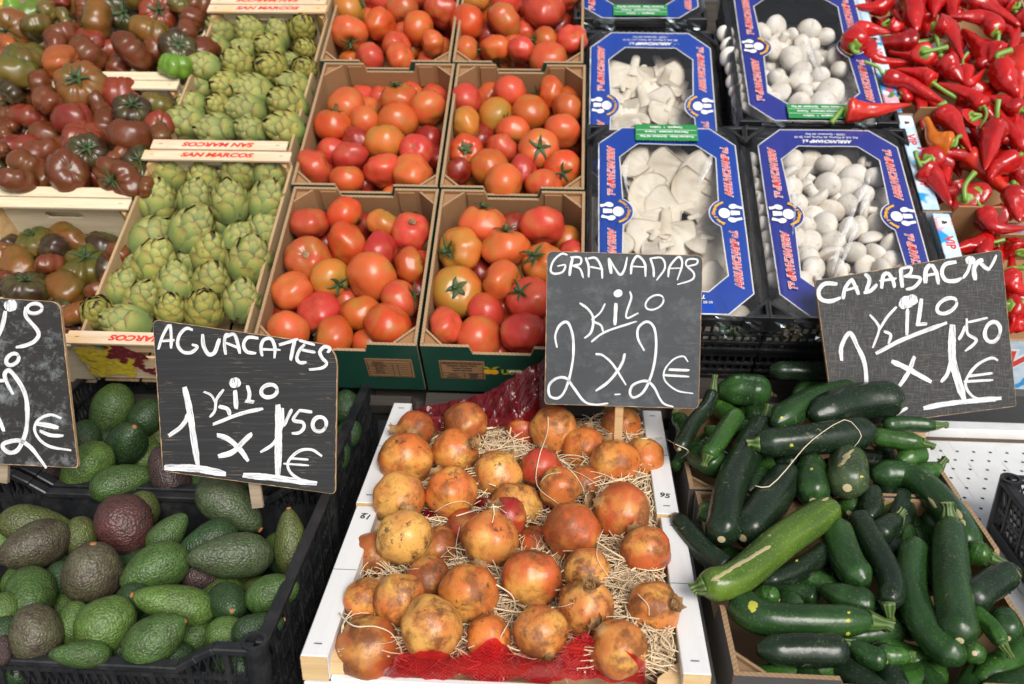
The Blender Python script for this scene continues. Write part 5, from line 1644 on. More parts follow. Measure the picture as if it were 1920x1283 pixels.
run_zucs('''
165,890 300,860 500,700 690,575 | 67 L s125,905 h.03
1150,640 1158,850 1190,1110 | 68 D s1140,560 h.02
380,325 580,310 850,272 | 62 V s345,325 h.05
600,215 760,160 960,142 | 72 V h.065
415,240 350,340 270,520 240,705 | 64 V s430,170 h.04
835,445 990,455 1140,590 1230,750 | 60 D h.02
905,960 920,880 830,700 780,615 | 50 V s912,1030 h.015
830,1030 600,1035 390,1015 300,945 | 68 D s915,1050 h.012
1200,1195 1080,1090 1000,930 1010,715 | 64 D h.01
745,355,.03 745,430,.012 742,500,0 | 78 Y f h.03
1420,828 1320,880 1215,960 | 62 V h.02
205,120 180,180 130,240 72,345 | 30 V s215,45 h.05
225,110 330,110 440,125 | 68 D f h.03
450,245 600,160 770,115 | 58 D h.055
185,370 230,310 305,200 | 38 M s170,410 h.05
815,885 740,790 685,640 | 64 D h.01
600,385,.0 600,460,.0 605,550,.01 | 62 D s598,370 h.02
520,420 430,560 325,700 | 72 V h.015
400,880 540,830 675,740 | 42 V h.01
1360,1120 1320,1060 1240,985 | 36 M s1395,1175 h.01
1040,320 960,312 830,290 | 36 M s1085,335 h.04
380,1145 560,1150 750,1150 | 64 V h.005
50,610 160,740 275,830 | 46 V h.0
735,915 640,880 560,850 | 46 M h.0
430,30 540,35 700,35 | 40 V h.05
1090,252 990,245 880,250 | 32 D s1140,250 h.03
1310,775 1270,765 1220,740 | 52 M s1370,805 h.01
1105,420 1060,435 1010,440 | 40 M s1135,385 h.01
915,400 905,550 900,710 | 40 M s908,345 l1 h.02
205,300,.02 207,270,.01 208,255,0 | 36 M f h.03
830,620,.0 840,560,.0 830,510,.01 | 44 V l1 h.01
940,625 890,665 855,700 | 50 V s965,590 h.01
1010,590 970,660 920,720 | 58 D l1
1235,1060,.03 1243,1062,0 | 40 L f h.005
1235,1150,.03 1250,1160,0 | 46 M f h.0
950,395 1000,375 1045,355 | 46 M l1 h.02
110,345 180,390 250,420 | 56 D l1 h.02
180,560 182,600 185,640 | 38 M l1
450,880 560,920 630,950 | 44 D l1
530,130 620,95 700,85 | 42 D l1 h.03
370,920 420,930 470,950 | 40 M l1
800,540 770,560 750,600 | 52 M l1
340,520 380,480 410,440 | 50 D l1
760,1130 830,1170 900,1195 | 46 D l1 s700,1110
985,1170 920,1170 860,1160 | 40 M l1 s1000,1165
1340,990 1370,1040 1380,1100 | 60 D l1
700,1100 850,1080 960,1060 | 60 D l1
880,820 940,900 950,980 | 60 V l1
640,900 760,950 850,960 | 60 D l1
60,215 90,250 110,300 | 34 M l1 s50,200 h.02
460,380 500,400 560,420 | 50 V l1 h.02
1060,560 1080,620 1100,680 | 50 D l1
1010,1080 1100,1150 1160,1190 | 60 V l1
1290,900 1260,960 1220,1000 | 50 D l1
680,400,.01 640,500,.01 610,600,.01 | 60 V l1
''', 'courgette heap', .0)

# ------------------------------------------------------------------ peppers: shoulder-to-tip pixel points | radius colour [s stem end x,y] [l layer] [h lift]
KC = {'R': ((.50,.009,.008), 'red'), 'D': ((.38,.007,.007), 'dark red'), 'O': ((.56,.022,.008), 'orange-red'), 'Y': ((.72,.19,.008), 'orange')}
def run_peps(txt, crate, h0, ox=1500, oy=0, sc=2.069):
    rows = []
    for i, ln in enumerate(txt.strip().splitlines()):
        a, b_ = ln.split('|'); pts = [tuple(float(q) for q in t.split(',')) for t in a.split()]; t = b_.split(); d = dict(r=float(t[0]), c=t[1], st=None, l=0, h=0.0)
        for q in t[2:]:
            if q[0] == 's': d['st'] = [tuple(float(z) for z in w_.split(',')) for w_ in q[1:].split(';')]
            elif q[0] == 'l': d['l'] = int(q[1:])
            elif q[0] == 'h': d['h'] = float(q[1:])
        rows.append((d['l'], i, pts, d))
    rows.sort(key=lambda a: (a[0], a[1])); tp = lambda p: (ox+p[0]/sc, oy+p[1]/sc)
    for layer, i, pts, d in rows:
        r_ = d['r']/sc; px = [tp(p) for p in pts]; ext = [p[2] if len(p) > 2 else 0.0 for p in pts]; h = h0+d['h']
        n = max(3, int(sum(math.dist(px[k], px[k+1]) for k in range(len(px)-1))/(r_*.9)))
        ln = smooth_line([Vector((p[0], p[1], 0)) for p in px], n); m = len(ln)
        t_, S = settle([(q.x, q.y, r_*(.9-.5*k/m), 0) for k, q in enumerate(ln)], FB, h, tmax=.07, tol=.80, t0=0)
        P3 = [at(x, y, FB.depth(x, y, h)+t_+e) for (x, y), e in zip(px, ext)]; rad = 1.04*r_*((P3[0]-CAM).dot(FWD))/FPX; rgb, word = KC[d['c']]; rg = rnd_item(i*7, oy+3)
        if max(ext) == 0: P3[-1] = P3[-1]+(P3[-1]-P3[-2])*.22
        if len(P3) == 2: P3 = [P3[0], (P3[0]+P3[1])/2+Vector((0, 0, -.002)), P3[1]]
        tipr = rg.choice((.08, .12, .22)) if d['c'] != 'Y' else .3; mid = rg.uniform(.52, .74)
        def rf(s, rad=rad, tipr=tipr, mid=mid):
            if s < .07: return rad*(.42+.50*math.sqrt(s/.07))
            if s < .25: return rad*(.92+.08*math.sin((s-.07)/.18*math.pi))
            k = (s-.25)/.75; q = .92+(mid-.92)*min(1, k/.5) if k < .5 else mid+(tipr-mid)*((k-.5)/.5)
            if s > .93: q *= math.sqrt(max(.03, 1-((s-.93)/.07)**2))
            return rad*q
        c = sum(P3, Vector())/len(P3); me, line = sweep('pepper', P3, rf, M['pepper'], 40, 22, (3, rg.uniform(.03, .08)), rg.uniform(.20, .32), i*3+int(ox) % 7+1, c)
        o = obj('pepper', me); o.location = c; j = rg.uniform(.9, 1.1); o.color = (rgb[0]*j, rgb[1]*j, rgb[2]*j, 1); tag(o, cat='pepper', group='pointed peppers heaped in the blue boxes')
        dr = (line[0]-line[1]).normalized()
        if d['st'] or not layer:
            if d['st']: E = [at(*tp(q), (line[0]-CAM).dot(FWD)-.004) for q in d['st']]
            else: E = [line[0]+dr*rad*1.1+Vector((rg.uniform(-.3, .3)*rad, 0, rg.uniform(0, .5)*rad)), line[0]+dr*rad*1.7+Vector((rg.uniform(-.8, .8)*rad, 0, rg.uniform(0, 1)*rad))]
            sp = [line[0]-dr*rad*.16, line[0]+dr*rad*.22]+E
            if len(E) == 1: sp.insert(2, (line[0]+dr*rad*.3+E[0])/2+dr*rad*.15)
            def sf(s, rad=rad):
                if s < .10: return rad*(.62-.1*s)
                if s < .2: return rad*(.60-.42*(s-.10)/.10)
                return rad*(.17+.05*max(0, s-.8)/.2)
            sm, _ = sweep('stem', sp, sf, M['pstem'], 24, 12, (5, .12), .12, i, c); obj('stem', sm, o)
        mx = sum(p[0] for p in px)/len(px); my = sum(p[1] for p in px)/len(px)
        reg(o, crate, word, 'pointed pepper', 'showing its green stem' if d['st'] and not layer else ('deep in the heap' if layer else ''), mx, my, r_*1.3)
run_peps('''
175,426 250,432 400,410 | 46 O s150,440;120,478 h.03
''', 'lying on the white mushroom tray', .0)
run_peps('''
205,180 235,120 330,125 | 46 R s225,205 h.02
245,165 290,235 420,245 | 38 R s262,152 h.025
450,165 380,165 290,165 | 50 D s520,150 h.01
525,100 580,120 622,215 | 46 R s535,165;545,205 h.02
478,205,.0 470,215,.03 450,235,.07 | 44 R s520,195;572,183 h.025
560,240 595,280 625,310 | 44 R s545,215 h.015
635,262 655,320 710,275 | 30 R h.015
515,322 460,288 385,272 | 38 R s555,350;605,380 h.015
325,290 430,330 550,395 | 32 R h.01
385,380 455,365 472,480 | 38 R h.01
712,415 660,368 555,330 | 34 R s722,450;695,503 h.01
545,428 592,480 652,570 | 48 R s540,410;565,398 h.01
590,562 520,535 492,470 | 44 Y s610,535;625,528 h.012
505,618,.0 515,622,.03 520,640,.07 | 48 R s480,632;452,630 h.005
762,485 745,545 722,640 | 50 R s765,430;770,388 h.015
645,595 720,670 808,750 | 50 O h.015
478,655 530,700 575,780 | 42 R h.005
640,775,.0 640,790,.03 640,820,.07 | 52 R s640,720;678,668 h.012
690,745,.0 690,765,.03 690,790,.06 | 42 D s668,735 h.0
705,810 760,885 869,885 | 34 R h.01
778,255 795,310 835,360 | 52 R s765,215;820,195 h.015
775,235 700,185 640,125 | 56 R s800,225 h.01
765,130 715,75 600,65 | 40 R s768,160;765,205 h.02
320,0 300,30 225,25 | 42 R h.0
445,-20 440,50 450,110 | 50 R h.005
342,100 375,105 400,95 | 28 R s320,95;345,78 h.0
530,-30 525,20 520,60 | 38 R h.005
590,-20 590,30 600,80 | 34 R h.0
660,0 745,35 835,90 | 40 R h.01
830,30 800,15 740,0 | 34 R s850,10 h.01
800,100 830,150 820,205 | 36 R h.005
850,215 840,290 850,380 | 58 O s869,300;862,375 h.02
860,430 790,395 730,380 | 38 R h.005
770,400 820,480 855,590 | 54 R h.01
668,450,.0 650,465,.02 640,480,.06 | 42 R s700,450;660,472 h.01
830,615 760,650 740,690 | 46 R s855,600 h.005
845,745 830,790 850,850 | 52 R s825,710 h.01
860,150 830,170 790,160 | 32 R l1
230,20 270,30 310,50 | 34 D l1
400,20 380,50 360,60 | 40 D l1
560,640,.0 560,620,.03 | 34 D l1
765,835,.0 770,840,.04 | 48 D l1
820,820 860,835 890,840 | 34 O h.01
600,820 680,850 720,900 | 40 D l1
590,560 600,620 620,680 | 44 D l1
690,640 660,560 640,520 | 46 D l1
430,260 500,300 560,360 | 46 D l1
620,330 690,350 760,330 | 46 D l1
640,400 700,420 760,470 | 46 D l1
740,700 780,620 800,560 | 46 D l1
700,20 720,60 740,100 | 46 D l1
480,100 470,60 480,20 | 46 D l1
630,150 600,200 590,250 | 46 D l1
840,660 860,700 880,760 | 46 D l1
460,620 470,700 490,760 | 44 D l1
520,480 560,520 600,560 | 44 D l1
850,60 880,90 900,120 | 40 R
740,230 700,260 680,300 | 40 D l1
900,250 880,200 860,160 | 40 D l1
600,720 620,740 660,760 | 40 D l1
''', 'upper pepper heap', .012)
run_peps('''
722,945 665,952 592,972 | 40 R s755,940;792,930 h.0
768,945 763,920 765,905 | 16 R h.0
845,985 820,950 800,930 | 46 R h.0
840,1005,.0 830,1040,.03 820,1090,.07 | 50 R s850,1030 h.005
800,1060 830,1110 869,1130 | 44 R s869,1040 h.0
805,1185,.0 840,1210,.02 880,1240,.03 | 46 R s840,1180;869,1170 h.0
790,1250 850,1260 900,1270 | 44 R h.0
640,980 700,1000 760,1010 | 42 D l1
820,1130 860,1160 900,1180 | 46 D l1
740,980 790,1010 820,1060 | 44 D l1
''', 'pepper box behind CALABACIN board', -.005)
# ------------------------------------------------------------------ white mushrooms
def mush_meshes(seed):
    rg = random.Random(seed); off = Vector((seed*5.3, 2, 1)); fl = rg.uniform(.64, .86)
    def fn(t, a):
        if t < 1.75: p = Vector((math.sin(t)*math.cos(a), math.sin(t)*math.sin(a), math.cos(t)*fl))
        else:
            k = (t-1.75)/(math.pi-1.75); rr = math.sin(1.75)*(1-k)+.02*k; p = Vector((rr*math.cos(a), rr*math.sin(a), math.cos(1.75)*fl-.16*math.sin(min(1, k*1.6)*math.pi/2)+.1*k))
        return p*(1+.07*noise.noise(p*1.1+off)+.02*noise.noise(p*4+off))
    cap = scaled('cap', revolve(fn, 18, 26), M['mush'], UNIT*.5)
    b = MB(); b.tube([(0,0,-.1),(0.02,0,-.5),(.03,.01,-.85),(.03,.01,-.95)], [.42,.36,.38,.30], 12); me = mesh('stem', [v*UNIT*.5 for v in b.v], b.f, M['mush'], True)
    return cap, me
MU = [mush_meshes(i) for i in range(5)]
def run_mush(txt, ox, oy, s, h, crate):
    rows = []
    for ln in txt.strip().splitlines():
        for it in ln.split('/'):
            t = it.split(); rows.append((int(t[3]) if len(t) > 3 else 0, -float(t[1]), ox+float(t[0])/s, oy+float(t[1])/s, float(t[2])/s))
    rows.sort(key=lambda a: (a[0], a[1]))
    for layer, _, x, y, r_ in rows:
        rg = rnd_item(x, y); t_, S = settle([(x, y, r_, 0)], FB, h, tmax=.05, tol=.84, t0=0); P, rr = S[0]; k = rr/(UNIT*.5)*1.14
        cap, stm = MU[rg.randrange(5)]; d = dirvec(x, y, rg.uniform(0, 360), rg.uniform(35, 85))
        if rg.random() < .14: d = dirvec(x, y, rg.uniform(0, 360), rg.uniform(-30, 10))
        o = bpy.data.objects.new('button_mushroom', cap); link(o); o.matrix_world = Matrix.Translation(P) @ orient(d, rg.random()*6.28) @ Matrix.Diagonal((k*1.04, k*.96, k*.96, 1))
        tag(o, cat='mushroom', group='white mushrooms in the trays'); obj('stem', stm, o)
        big = 'big white' if r_ > 21.5 else ('small white' if r_ < 17 else 'white')
        reg(o, crate, big, 'button mushroom', 'half hidden' if layer else '', x, y, r_)
run_mush('''
920 690 49 / 1005 697 50 / 1070 702 36 / 1155 682 52 / 915 757 46 / 980 752 43 / 1110 728 60 / 1192 762 54 / 918 812 48 / 1078 792 50 / 987 802 34 1 / 1167 817 52 / 1025 842 54 / 1110 857 32 1 / 945 872 40 / 1090 907 52 / 1162 882 46 / 1013 927 44 / 1235 700 30 1
1070 969 54 / 975 974 48 / 1170 984 50 / 995 1044 52 / 1100 1039 50 / 1190 1079 46 / 1262 1029 48 / 1350 1044 44 / 1090 1099 52 / 990 1104 46 / 1285 1094 52 / 1015 1154 50 / 1122 1164 52 / 1240 1144 44 / 970 1204 40 / 1360 1114 42 / 1215 975 42 1 / 1290 960 44 1 / 1200 924 38 1 / 1035 1214 36 / 1330 950 40 1 / 1235 840 42 / 1245 900 42 / 1310 1160 46 / 1180 1215 44 / 1420 1100 38 / 1400 1170 42 / 875 660 30 1
750 690 32 / 752 740 30 / 762 795 32 / 775 850 30 / 790 905 32 / 800 960 32 / 815 1020 32 / 812 1080 34 / 835 1140 34 / 850 1200 34 / 880 720 30 1 / 1280 760 40 1 / 940 1020 40 1 / 930 1100 44 / 905 1160 40 / 1090 1250 46 / 1250 1250 46 / 1400 1240 46 / 960 1280 44 / 900 900 40 1 / 890 830 40 1
''', 1080, 0, 2.286, -.018, 'near white mushroom tray')
run_mush('''
790 147 43 / 855 122 47 / 1000 132 44 / 1070 157 34 / 790 197 34 / 880 182 46 / 970 200 44 / 845 215 42 / 930 256 52 / 1020 260 40 / 965 310 42 / 865 342 44 / 960 347 45 / 1045 332 40 / 872 397 44 / 907 385 32 1 / 980 397 38 / 1025 377 27 / 1087 402 58 / 835 437 42 / 957 442 42 / 1057 446 55 / 930 480 34 / 1003 487 36 / 870 478 32 / 800 337 34 / 1130 300 34 1
640 145 33 / 650 192 30 / 658 245 38 / 672 300 30 / 680 350 36 / 692 390 32 / 702 432 32 / 720 470 30 / 925 150 28 1 / 1110 245 36 1 / 780 270 30 1 / 800 400 36 1 / 1120 480 34 1 / 1010 200 34 1
''', 1080, 0, 2.286, -.018, 'farther white mushroom tray')

# ------------------------------------------------------------------ the layer beneath: mostly hidden pieces that show in the gaps
FILL = []
def fill_round(frame, u0, u1, v0, v1, h, r_, make, seed, step=1.75, crate='', look='shaded', noun='tomato'):
    rg = random.Random(seed); y = v0+r_; row = 0
    while y < v1-r_*.6:
        x = u0+r_*(1.0 if row % 2 else 1.9)
        while x < u1-r_*.7:
            P = frame.m @ Vector((x+rg.uniform(-.2, .2)*r_, y+rg.uniform(-.2, .2)*r_, h+rg.uniform(-.3, .2)*r_)); rr = r_*rg.uniform(.85, 1.1)
            for _ in range(5):
                if any((P-Q).length < .72*(rr+q) for Q, q in PLACED): P = P-frame.h*.012
                else: break
            o = make(P, rr, rg); FILL.append((o, P, rr, crate, look, noun)); x += step*r_
        y += step*.87*r_; row += 1
def mk_fill_tomato(meshes, mat_codes, name, label, group, heir):
    def f(P, rr, rg):
        o = bpy.data.objects.new(name, rg.choice(meshes)); link(o); k = rr/UNIT*1.05
        o.matrix_world = Matrix.Translation(P) @ Matrix.Rotation(rg.random()*6.28, 4, Vector((rg.uniform(-1, 1), rg.uniform(-1, 1), rg.uniform(-1, 1))).normalized()) @ Matrix.Diagonal((k, k, k, 1))
        c = rg.choice(mat_codes); o.color = (*c[0], c[1]); tag(o, label, name.split('_')[-1], group); return o
    return f
GT, GH = 'tomatoes in the cardboard cartons', 'ribbed tomatoes in the wooden crates'
for i, (u0, u1, v0, v1, nm) in enumerate(((-.586,-.292,0,.385,'carton behind AGUACATES board'), (-.274,.012,0,.385,'carton with MUSTANG print'), (-.594,-.296,.405,.795,'second-row carton beside artichokes'), (-.278,.010,.405,.795,'second-row carton beside mushrooms'), (-.606,-.308,.815,1.12,'farthest carton beside artichokes'), (-.290,.004,.815,1.12,'farthest carton beside mushrooms'))):
    fill_round(FB, u0, u1, v0, v1, -.075, .036, mk_fill_tomato(TOM, [TC['R'], TC['K'], TC['O'], TC['B']], 'tomato', 'shaded tomato deep down in the '+nm, GT, False), 50+i, 1.75, nm)
for i, (u0, u1, v0, v1, nm) in enumerate(((-1.24,-.942,-.02,.34,'crate behind leftmost board'), (-1.24,-.944,.36,.72,'second poplar tomato crate'), (-1.57,-.946,.74,1.11,'farthest poplar tomato crate'), (-1.57,-1.26,.36,.72,'poplar crate at the left edge'))):
    fill_round(FB, u0, u1, v0, v1, -.078, .034, mk_fill_tomato(HEI, [HC['B'], HC['B'], HC['R'], HC['D'], HC['M']], 'ribbed_tomato', 'shaded ribbed tomato deep down in the '+nm, GH, True), 60+i, 1.75, nm, 'shaded', 'ribbed tomato')
    if i == 3: fill_round(FB, u0, u1, v0, v1, -.03, .036, mk_fill_tomato(HEI, [HC['B'], HC['R'], HC['D']], 'ribbed_tomato', 'ribbed tomato at the very edge of the photo, '+nm, GH, True), 70, 1.75, nm, 'dark', 'ribbed tomato')
def f_avo(P, rr, rg):
    o = bpy.data.objects.new('avocado', rg.choice(AVO)); link(o); k = rr/UNIT; o.matrix_world = Matrix.Translation(P) @ orient(Vector((rg.uniform(-1, 1), rg.uniform(-1, 1), rg.uniform(-.3, .3))).normalized(), 1) @ Matrix.Diagonal((k, k, k, 1))
    c = AC[rg.choice('GDDOL')]; o.color = (*c[0], c[1]); tag(o, 'shaded avocado deep down between the others', 'avocado', 'avocados in the black crates'); return o
fill_round(FA, -.97, -.395, .015, .37, -.075, .030, f_avo, 80, 2.0, 'near avocado crate', 'shaded', 'avocado'); fill_round(FA, -.97, -.41, .40, .765, -.08, .030, f_avo, 81, 2.0, 'avocado crate behind AGUACATES board', 'shaded', 'avocado')
def f_mush(lb):
    def f(P, rr, rg):
        cap, stm = MU[rg.randrange(5)]; o = bpy.data.objects.new('button_mushroom', cap); link(o); k = rr/(UNIT*.5); o.matrix_world = Matrix.Translation(P) @ orient((FB.h+Vector((rg.uniform(-.6, .6), rg.uniform(-.9, .2), 0))).normalized(), rg.random()*6) @ Matrix.Diagonal((k, k, k, 1))
        tag(o, 'white mushroom showing between the others, deep in the '+lb, 'mushroom', 'white mushrooms in the trays'); return o
    return f
def sweep_item(kind, P0, d, L, rad, rf, matn, col, label, cat, group, i):
    pts = [P0-d*L/2, P0, P0+d*L/2]; me, ln = sweep(kind, pts, rf, M[matn], 22, 14, (5, .03), .08 if kind == 'courgette' else .2, i, P0)
    o = obj(kind, me); o.location = P0; o.color = col; tag(o, label, cat, group); FILL.append((o, P0, rad*1.6, 'courgette heap' if kind == 'courgette' else 'upper pepper heap', 'deeply buried', 'courgette' if kind == 'courgette' else 'pointed pepper')); return o
def fill_long(frame, u0, u1, v0, v1, hs, n, kind, seed):
    rg = random.Random(seed)
    for i in range(n):
        P = frame.m @ Vector((rg.uniform(u0, u1), rg.uniform(v0, v1), rg.uniform(*hs))); a = rg.random()*3.14
        d = (frame.u*math.cos(a)+frame.v*math.sin(a)).normalized()
        if kind == 'courgette':
            L, rad = rg.uniform(.09, .14), rg.uniform(.018, .024); c = ZC[rg.choice('VDDM')]; e = rad/L
            sweep_item(kind, P, d, L, rad, lambda s: rad*(math.sqrt(max(.03, 1-((s-1+e)/e)**2*.97)) if s > 1-e else (.5+.5*min(1, s*4))), 'zuc', (*c[0], c[1]), 'dark courgette buried beneath the others', 'courgette', 'courgettes heaped in the grey boxes', i+40)
        else:
            L, rad = rg.uniform(.10, .15), rg.uniform(.016, .021); c = KC[rg.choice('RRD')]
            sweep_item(kind, P, d, L, rad, lambda s: rad*(.5+.5*min(1, s*8))*(1-.72*s)*(math.sqrt(max(.03, 1-((s-.94)/.06)**2)) if s > .94 else 1), 'pepper', (*c[0], 1), 'red pointed pepper buried beneath the others', 'pepper', 'pointed peppers heaped in the blue boxes', i+90)
fill_long(FA, .215, .585, .025, .37, (-.060, -.034), 60, 'courgette', 90); fill_long(FA, .21, .585, .41, .68, (-.06, -.028), 56, 'courgette', 91)
fill_long(FA, .205, .34, .42, .66, (-.04, -.005), 34, 'courgette', 99); fill_long(FA, .25, .42, .03, .10, (-.05, -.03), 16, 'courgette', 98); fill_long(FA, .38, .52, .36, .45, (-.04, -.02), 12, 'courgette', 97)
for k, (v0, v1) in enumerate(((.10,.31), (.39,.60), (.68,.89), (.97,1.12))): fill_long(FB, .765-.012*k, 1.08, v0, v1, (-.055, -.010), 30, 'pepper', 92+k); fill_long(FB, .775-.012*k, 1.08, v0, v1, (-.030, .006), 16, 'pepper', 102+k)
fill_round(FB, .375, .69, .09, .50, -.052, .020, f_mush('near tray'), 84, 1.9, 'near white mushroom tray', 'deep-lying', 'button mushroom'); fill_round(FB, .365, .675, .62, .97, -.052, .020, f_mush('farther tray'), 85, 1.9, 'farther white mushroom tray', 'deep-lying', 'button mushroom')
# stacked trays below: pale mushrooms showing between the bars
tp_ = [(x, y) for y in (632, 656) for x in range(1326, 1560, 25)]
for i, (x, y) in enumerate(tp_):
    rg = rnd_item(x, y); dd = FB.depth(x, y, -.104-.04)+0; 
    P = FB.m @ Vector(((at(x, y, 1.69)-FB.o).dot(FB.u), .098+rg.uniform(-.004, .004), -.056 if y < 640 else -.083)); cap, stm = MU[i % 5]
    o = bpy.data.objects.new('button_mushroom', cap); link(o); o.matrix_world = Matrix.Translation(P) @ orient(Vector((0, -.8, .6)), i) @ Matrix.Diagonal((.95, .95, .95, 1))
    obj('stem', stm, o); tag(o, f'pale mushroom behind the bars of the lower black tray, {ORD[i % 10+1]} from left, {"upper" if i < 10 else "lower"} row', 'mushroom', 'mushrooms behind the bars of the lower trays')
# ------------------------------------------------------------------ oyster mushrooms
def oyster_mesh(seed):
    rg = random.Random(seed); na, nr = 30, 10; half = R(rg.uniform(72, 100)); vs = []; uv = []; fs = []; fm = []; asym = rg.uniform(-.25, .25); cup = rg.uniform(.16, .30)
    for side in (0, 1):
        for j in range(nr+1):
            q = j/nr
            for i in range(na+1):
                a = -half+2*half*i/na; s_ = a/half; edge = (1+asym*s_)*(1-.30*abs(s_)**3.0)*(1+.05*noise.noise(Vector((a*3.2, seed, 1)))+.02*noise.noise(Vector((a*9, seed, 4))))
                rr = (.07+.93*q)*edge; z = cup*q**1.3-.30*cup*q**4+.10*q*q*noise.noise(Vector((a*1.3, seed*2., 5)))+.05*q**3*math.sin(a*3+seed)
                th = .085*(1-q**3)+.030
                rib = .010*math.sin(a*42)*math.sin(math.pi*min(1, q*1.05))*(1 if side else 0)
                vs.append((math.sin(a)*rr, math.cos(a)*rr, z+(th*.5+rib if side else -th*.5))); uv.append((i/na, q))
    n = (nr+1)*(na+1)
    for side in (0, 1):
        for j in range(nr):
            for i in range(na):
                a = side*n+j*(na+1)+i; f = (a, a+1, a+na+2, a+na+1); fs.append(f if side else tuple(reversed(f))); fm.append(0 if side else 1)
    rim = [j*(na+1) for j in range(nr)]+[nr*(na+1)+i for i in range(na)]+[nr*(na+1)+na-(na+1)*j for j in range(nr)]+[na-i for i in range(na)]
    for k in range(len(rim)): a, b = rim[k], rim[(k+1) % len(rim)]; fs.append((a, b, b+n, a+n)); fm.append(1)
    b0 = len(vs); m = 12                                   # short thick stem flowing out of the fan's apex
    for (y, z, r_) in ((.30, .035, .20), (.10, .0, .155), (-.12, -.05, .13), (-.30, -.08, .12), (-.36, -.085, .07)):
        for k in range(m): vs.append((r_*math.cos(6.2832*k/m)*1.1, y, z+r_*.62*math.sin(6.2832*k/m))); uv.append((k/m, .05))
    for j in range(4):
        for k in range(m): fs.append((b0+j*m+k, b0+j*m+(k+1) % m, b0+(j+1)*m+(k+1) % m, b0+(j+1)*m+k)); fm.append(0)
    fs.append(tuple(b0+4*m+k for k in range(m))); fm.append(0)
    me = mesh('oyster_mushroom', [Vector(v)*.05 for v in vs], fs, [M['oyster'], M['oycap']], True, fm, uvs=uv)
    return me, None
OY = [oyster_mesh(i) for i in range(6)]
def run_oyster(txt, ox, oy, s, h, crate):
    for i, ln in enumerate(txt.strip().splitlines()):
        t = ln.split(); x, y, r_, phi = ox+float(t[0])/s, oy+float(t[1])/s, float(t[2])/s*1.14, float(t[3]); up = float(t[4]) if len(t) > 4 else 1; rg = rnd_item(x, y)
        d = FB.depth(x, y, h)+.0045*i; P = at(x, y, d); y_ = dirvec(x, y, phi, rg.uniform(-8, 14)); z = (CAM-P).normalized()*.75+FB.h*.5; z = (z-y_*z.dot(y_)).normalized()*up; x_ = y_.cross(z)
        k = r_*d/FPX/.05; m = Matrix((x_*k, y_*k, z*k)).transposed().to_4x4(); m.translation = P; me, st_ = OY[i % 6]
        o = obj('oyster_mushroom', me); o.matrix_world = m; tag(o, cat='mushroom', group='oyster mushrooms in the trays')
        reg(o, crate, 'grey-white' if 'far' in crate else 'cream', 'oyster mushroom', 'showing its gills' if up > 0 else 'cap side up', x+math.cos(R(phi))*r_*.5, y-math.sin(R(phi))*r_*.5, r_*.7)
run_oyster('''
655 320 235 -125
560 175 215 -112
800 430 215 -118
790 420 200 118 -1
290 175 185 -108
425 340 165 196
500 670 235 -92
600 575 190 200
425 525 150 155
300 620 230 -62
590 700 290 -30 -1
905 790 250 -112
640 760 270 -40
920 1045 180 200
75 600 90 180
75 720 90 170
75 830 90 190
330 860 200 -90
560 900 220 -80
250 430 130 -100
700 1000 200 -60
420 1000 220 -100
250 1050 200 -80
640 1080 200 -110
''', 1100, 220, 3.376, -.022, 'near oyster tray')
run_oyster('''
560 640 260 -100
860 740 240 -110 -1
640 930 270 -70 -1
420 640 260 -80
700 720 280 -50
900 1010 180 -110
480 940 220 -120
800 600 240 -60
400 480 240 -40 -1
620 460 260 -60
880 480 220 -100
330 900 200 -60
1000 900 200 -90
700 1050 240 -95 -1
400 1050 220 -70
1000 1060 200 -120
''', 1080, 0, 5.131, -.083, 'far oyster tray')

rg0 = random.Random(11)
for (n_, u0, u1, v0, v1, hh_, lb) in ((20, .07, .31, .10, .52, -.045, 'near'), (22, .05, .29, .58, .88, -.112, 'farther')):
    for i in range(n_):
        P = FB.m @ Vector((u0+(u1-u0)*((i*7) % n_+.5)/n_, rg0.uniform(v0, v1), hh_+rg0.uniform(-.006, .006)+(.09*(.0) if lb == 'near' else 0))); a = rg0.random()*6.28
        y_ = (FB.u*math.cos(a)+FB.v*math.sin(a)); z = FB.h; z = z if i % 3 == 0 else -z; x_ = y_.cross(z); k = rg0.uniform(.8, 1.1); m = Matrix((x_*k, y_*k, z*k)).transposed().to_4x4(); m.translation = P
        o = obj('oyster_mushroom', OY[i % 6][0]); o.matrix_world = m; tag(o, 'oyster mushroom mostly hidden beneath the others in the '+lb+' tray', 'mushroom', 'oyster mushrooms in the trays'); FILL.append((o, P, .04, 'near oyster tray' if lb == 'near' else 'far oyster tray', 'deep-lying', 'oyster mushroom'))
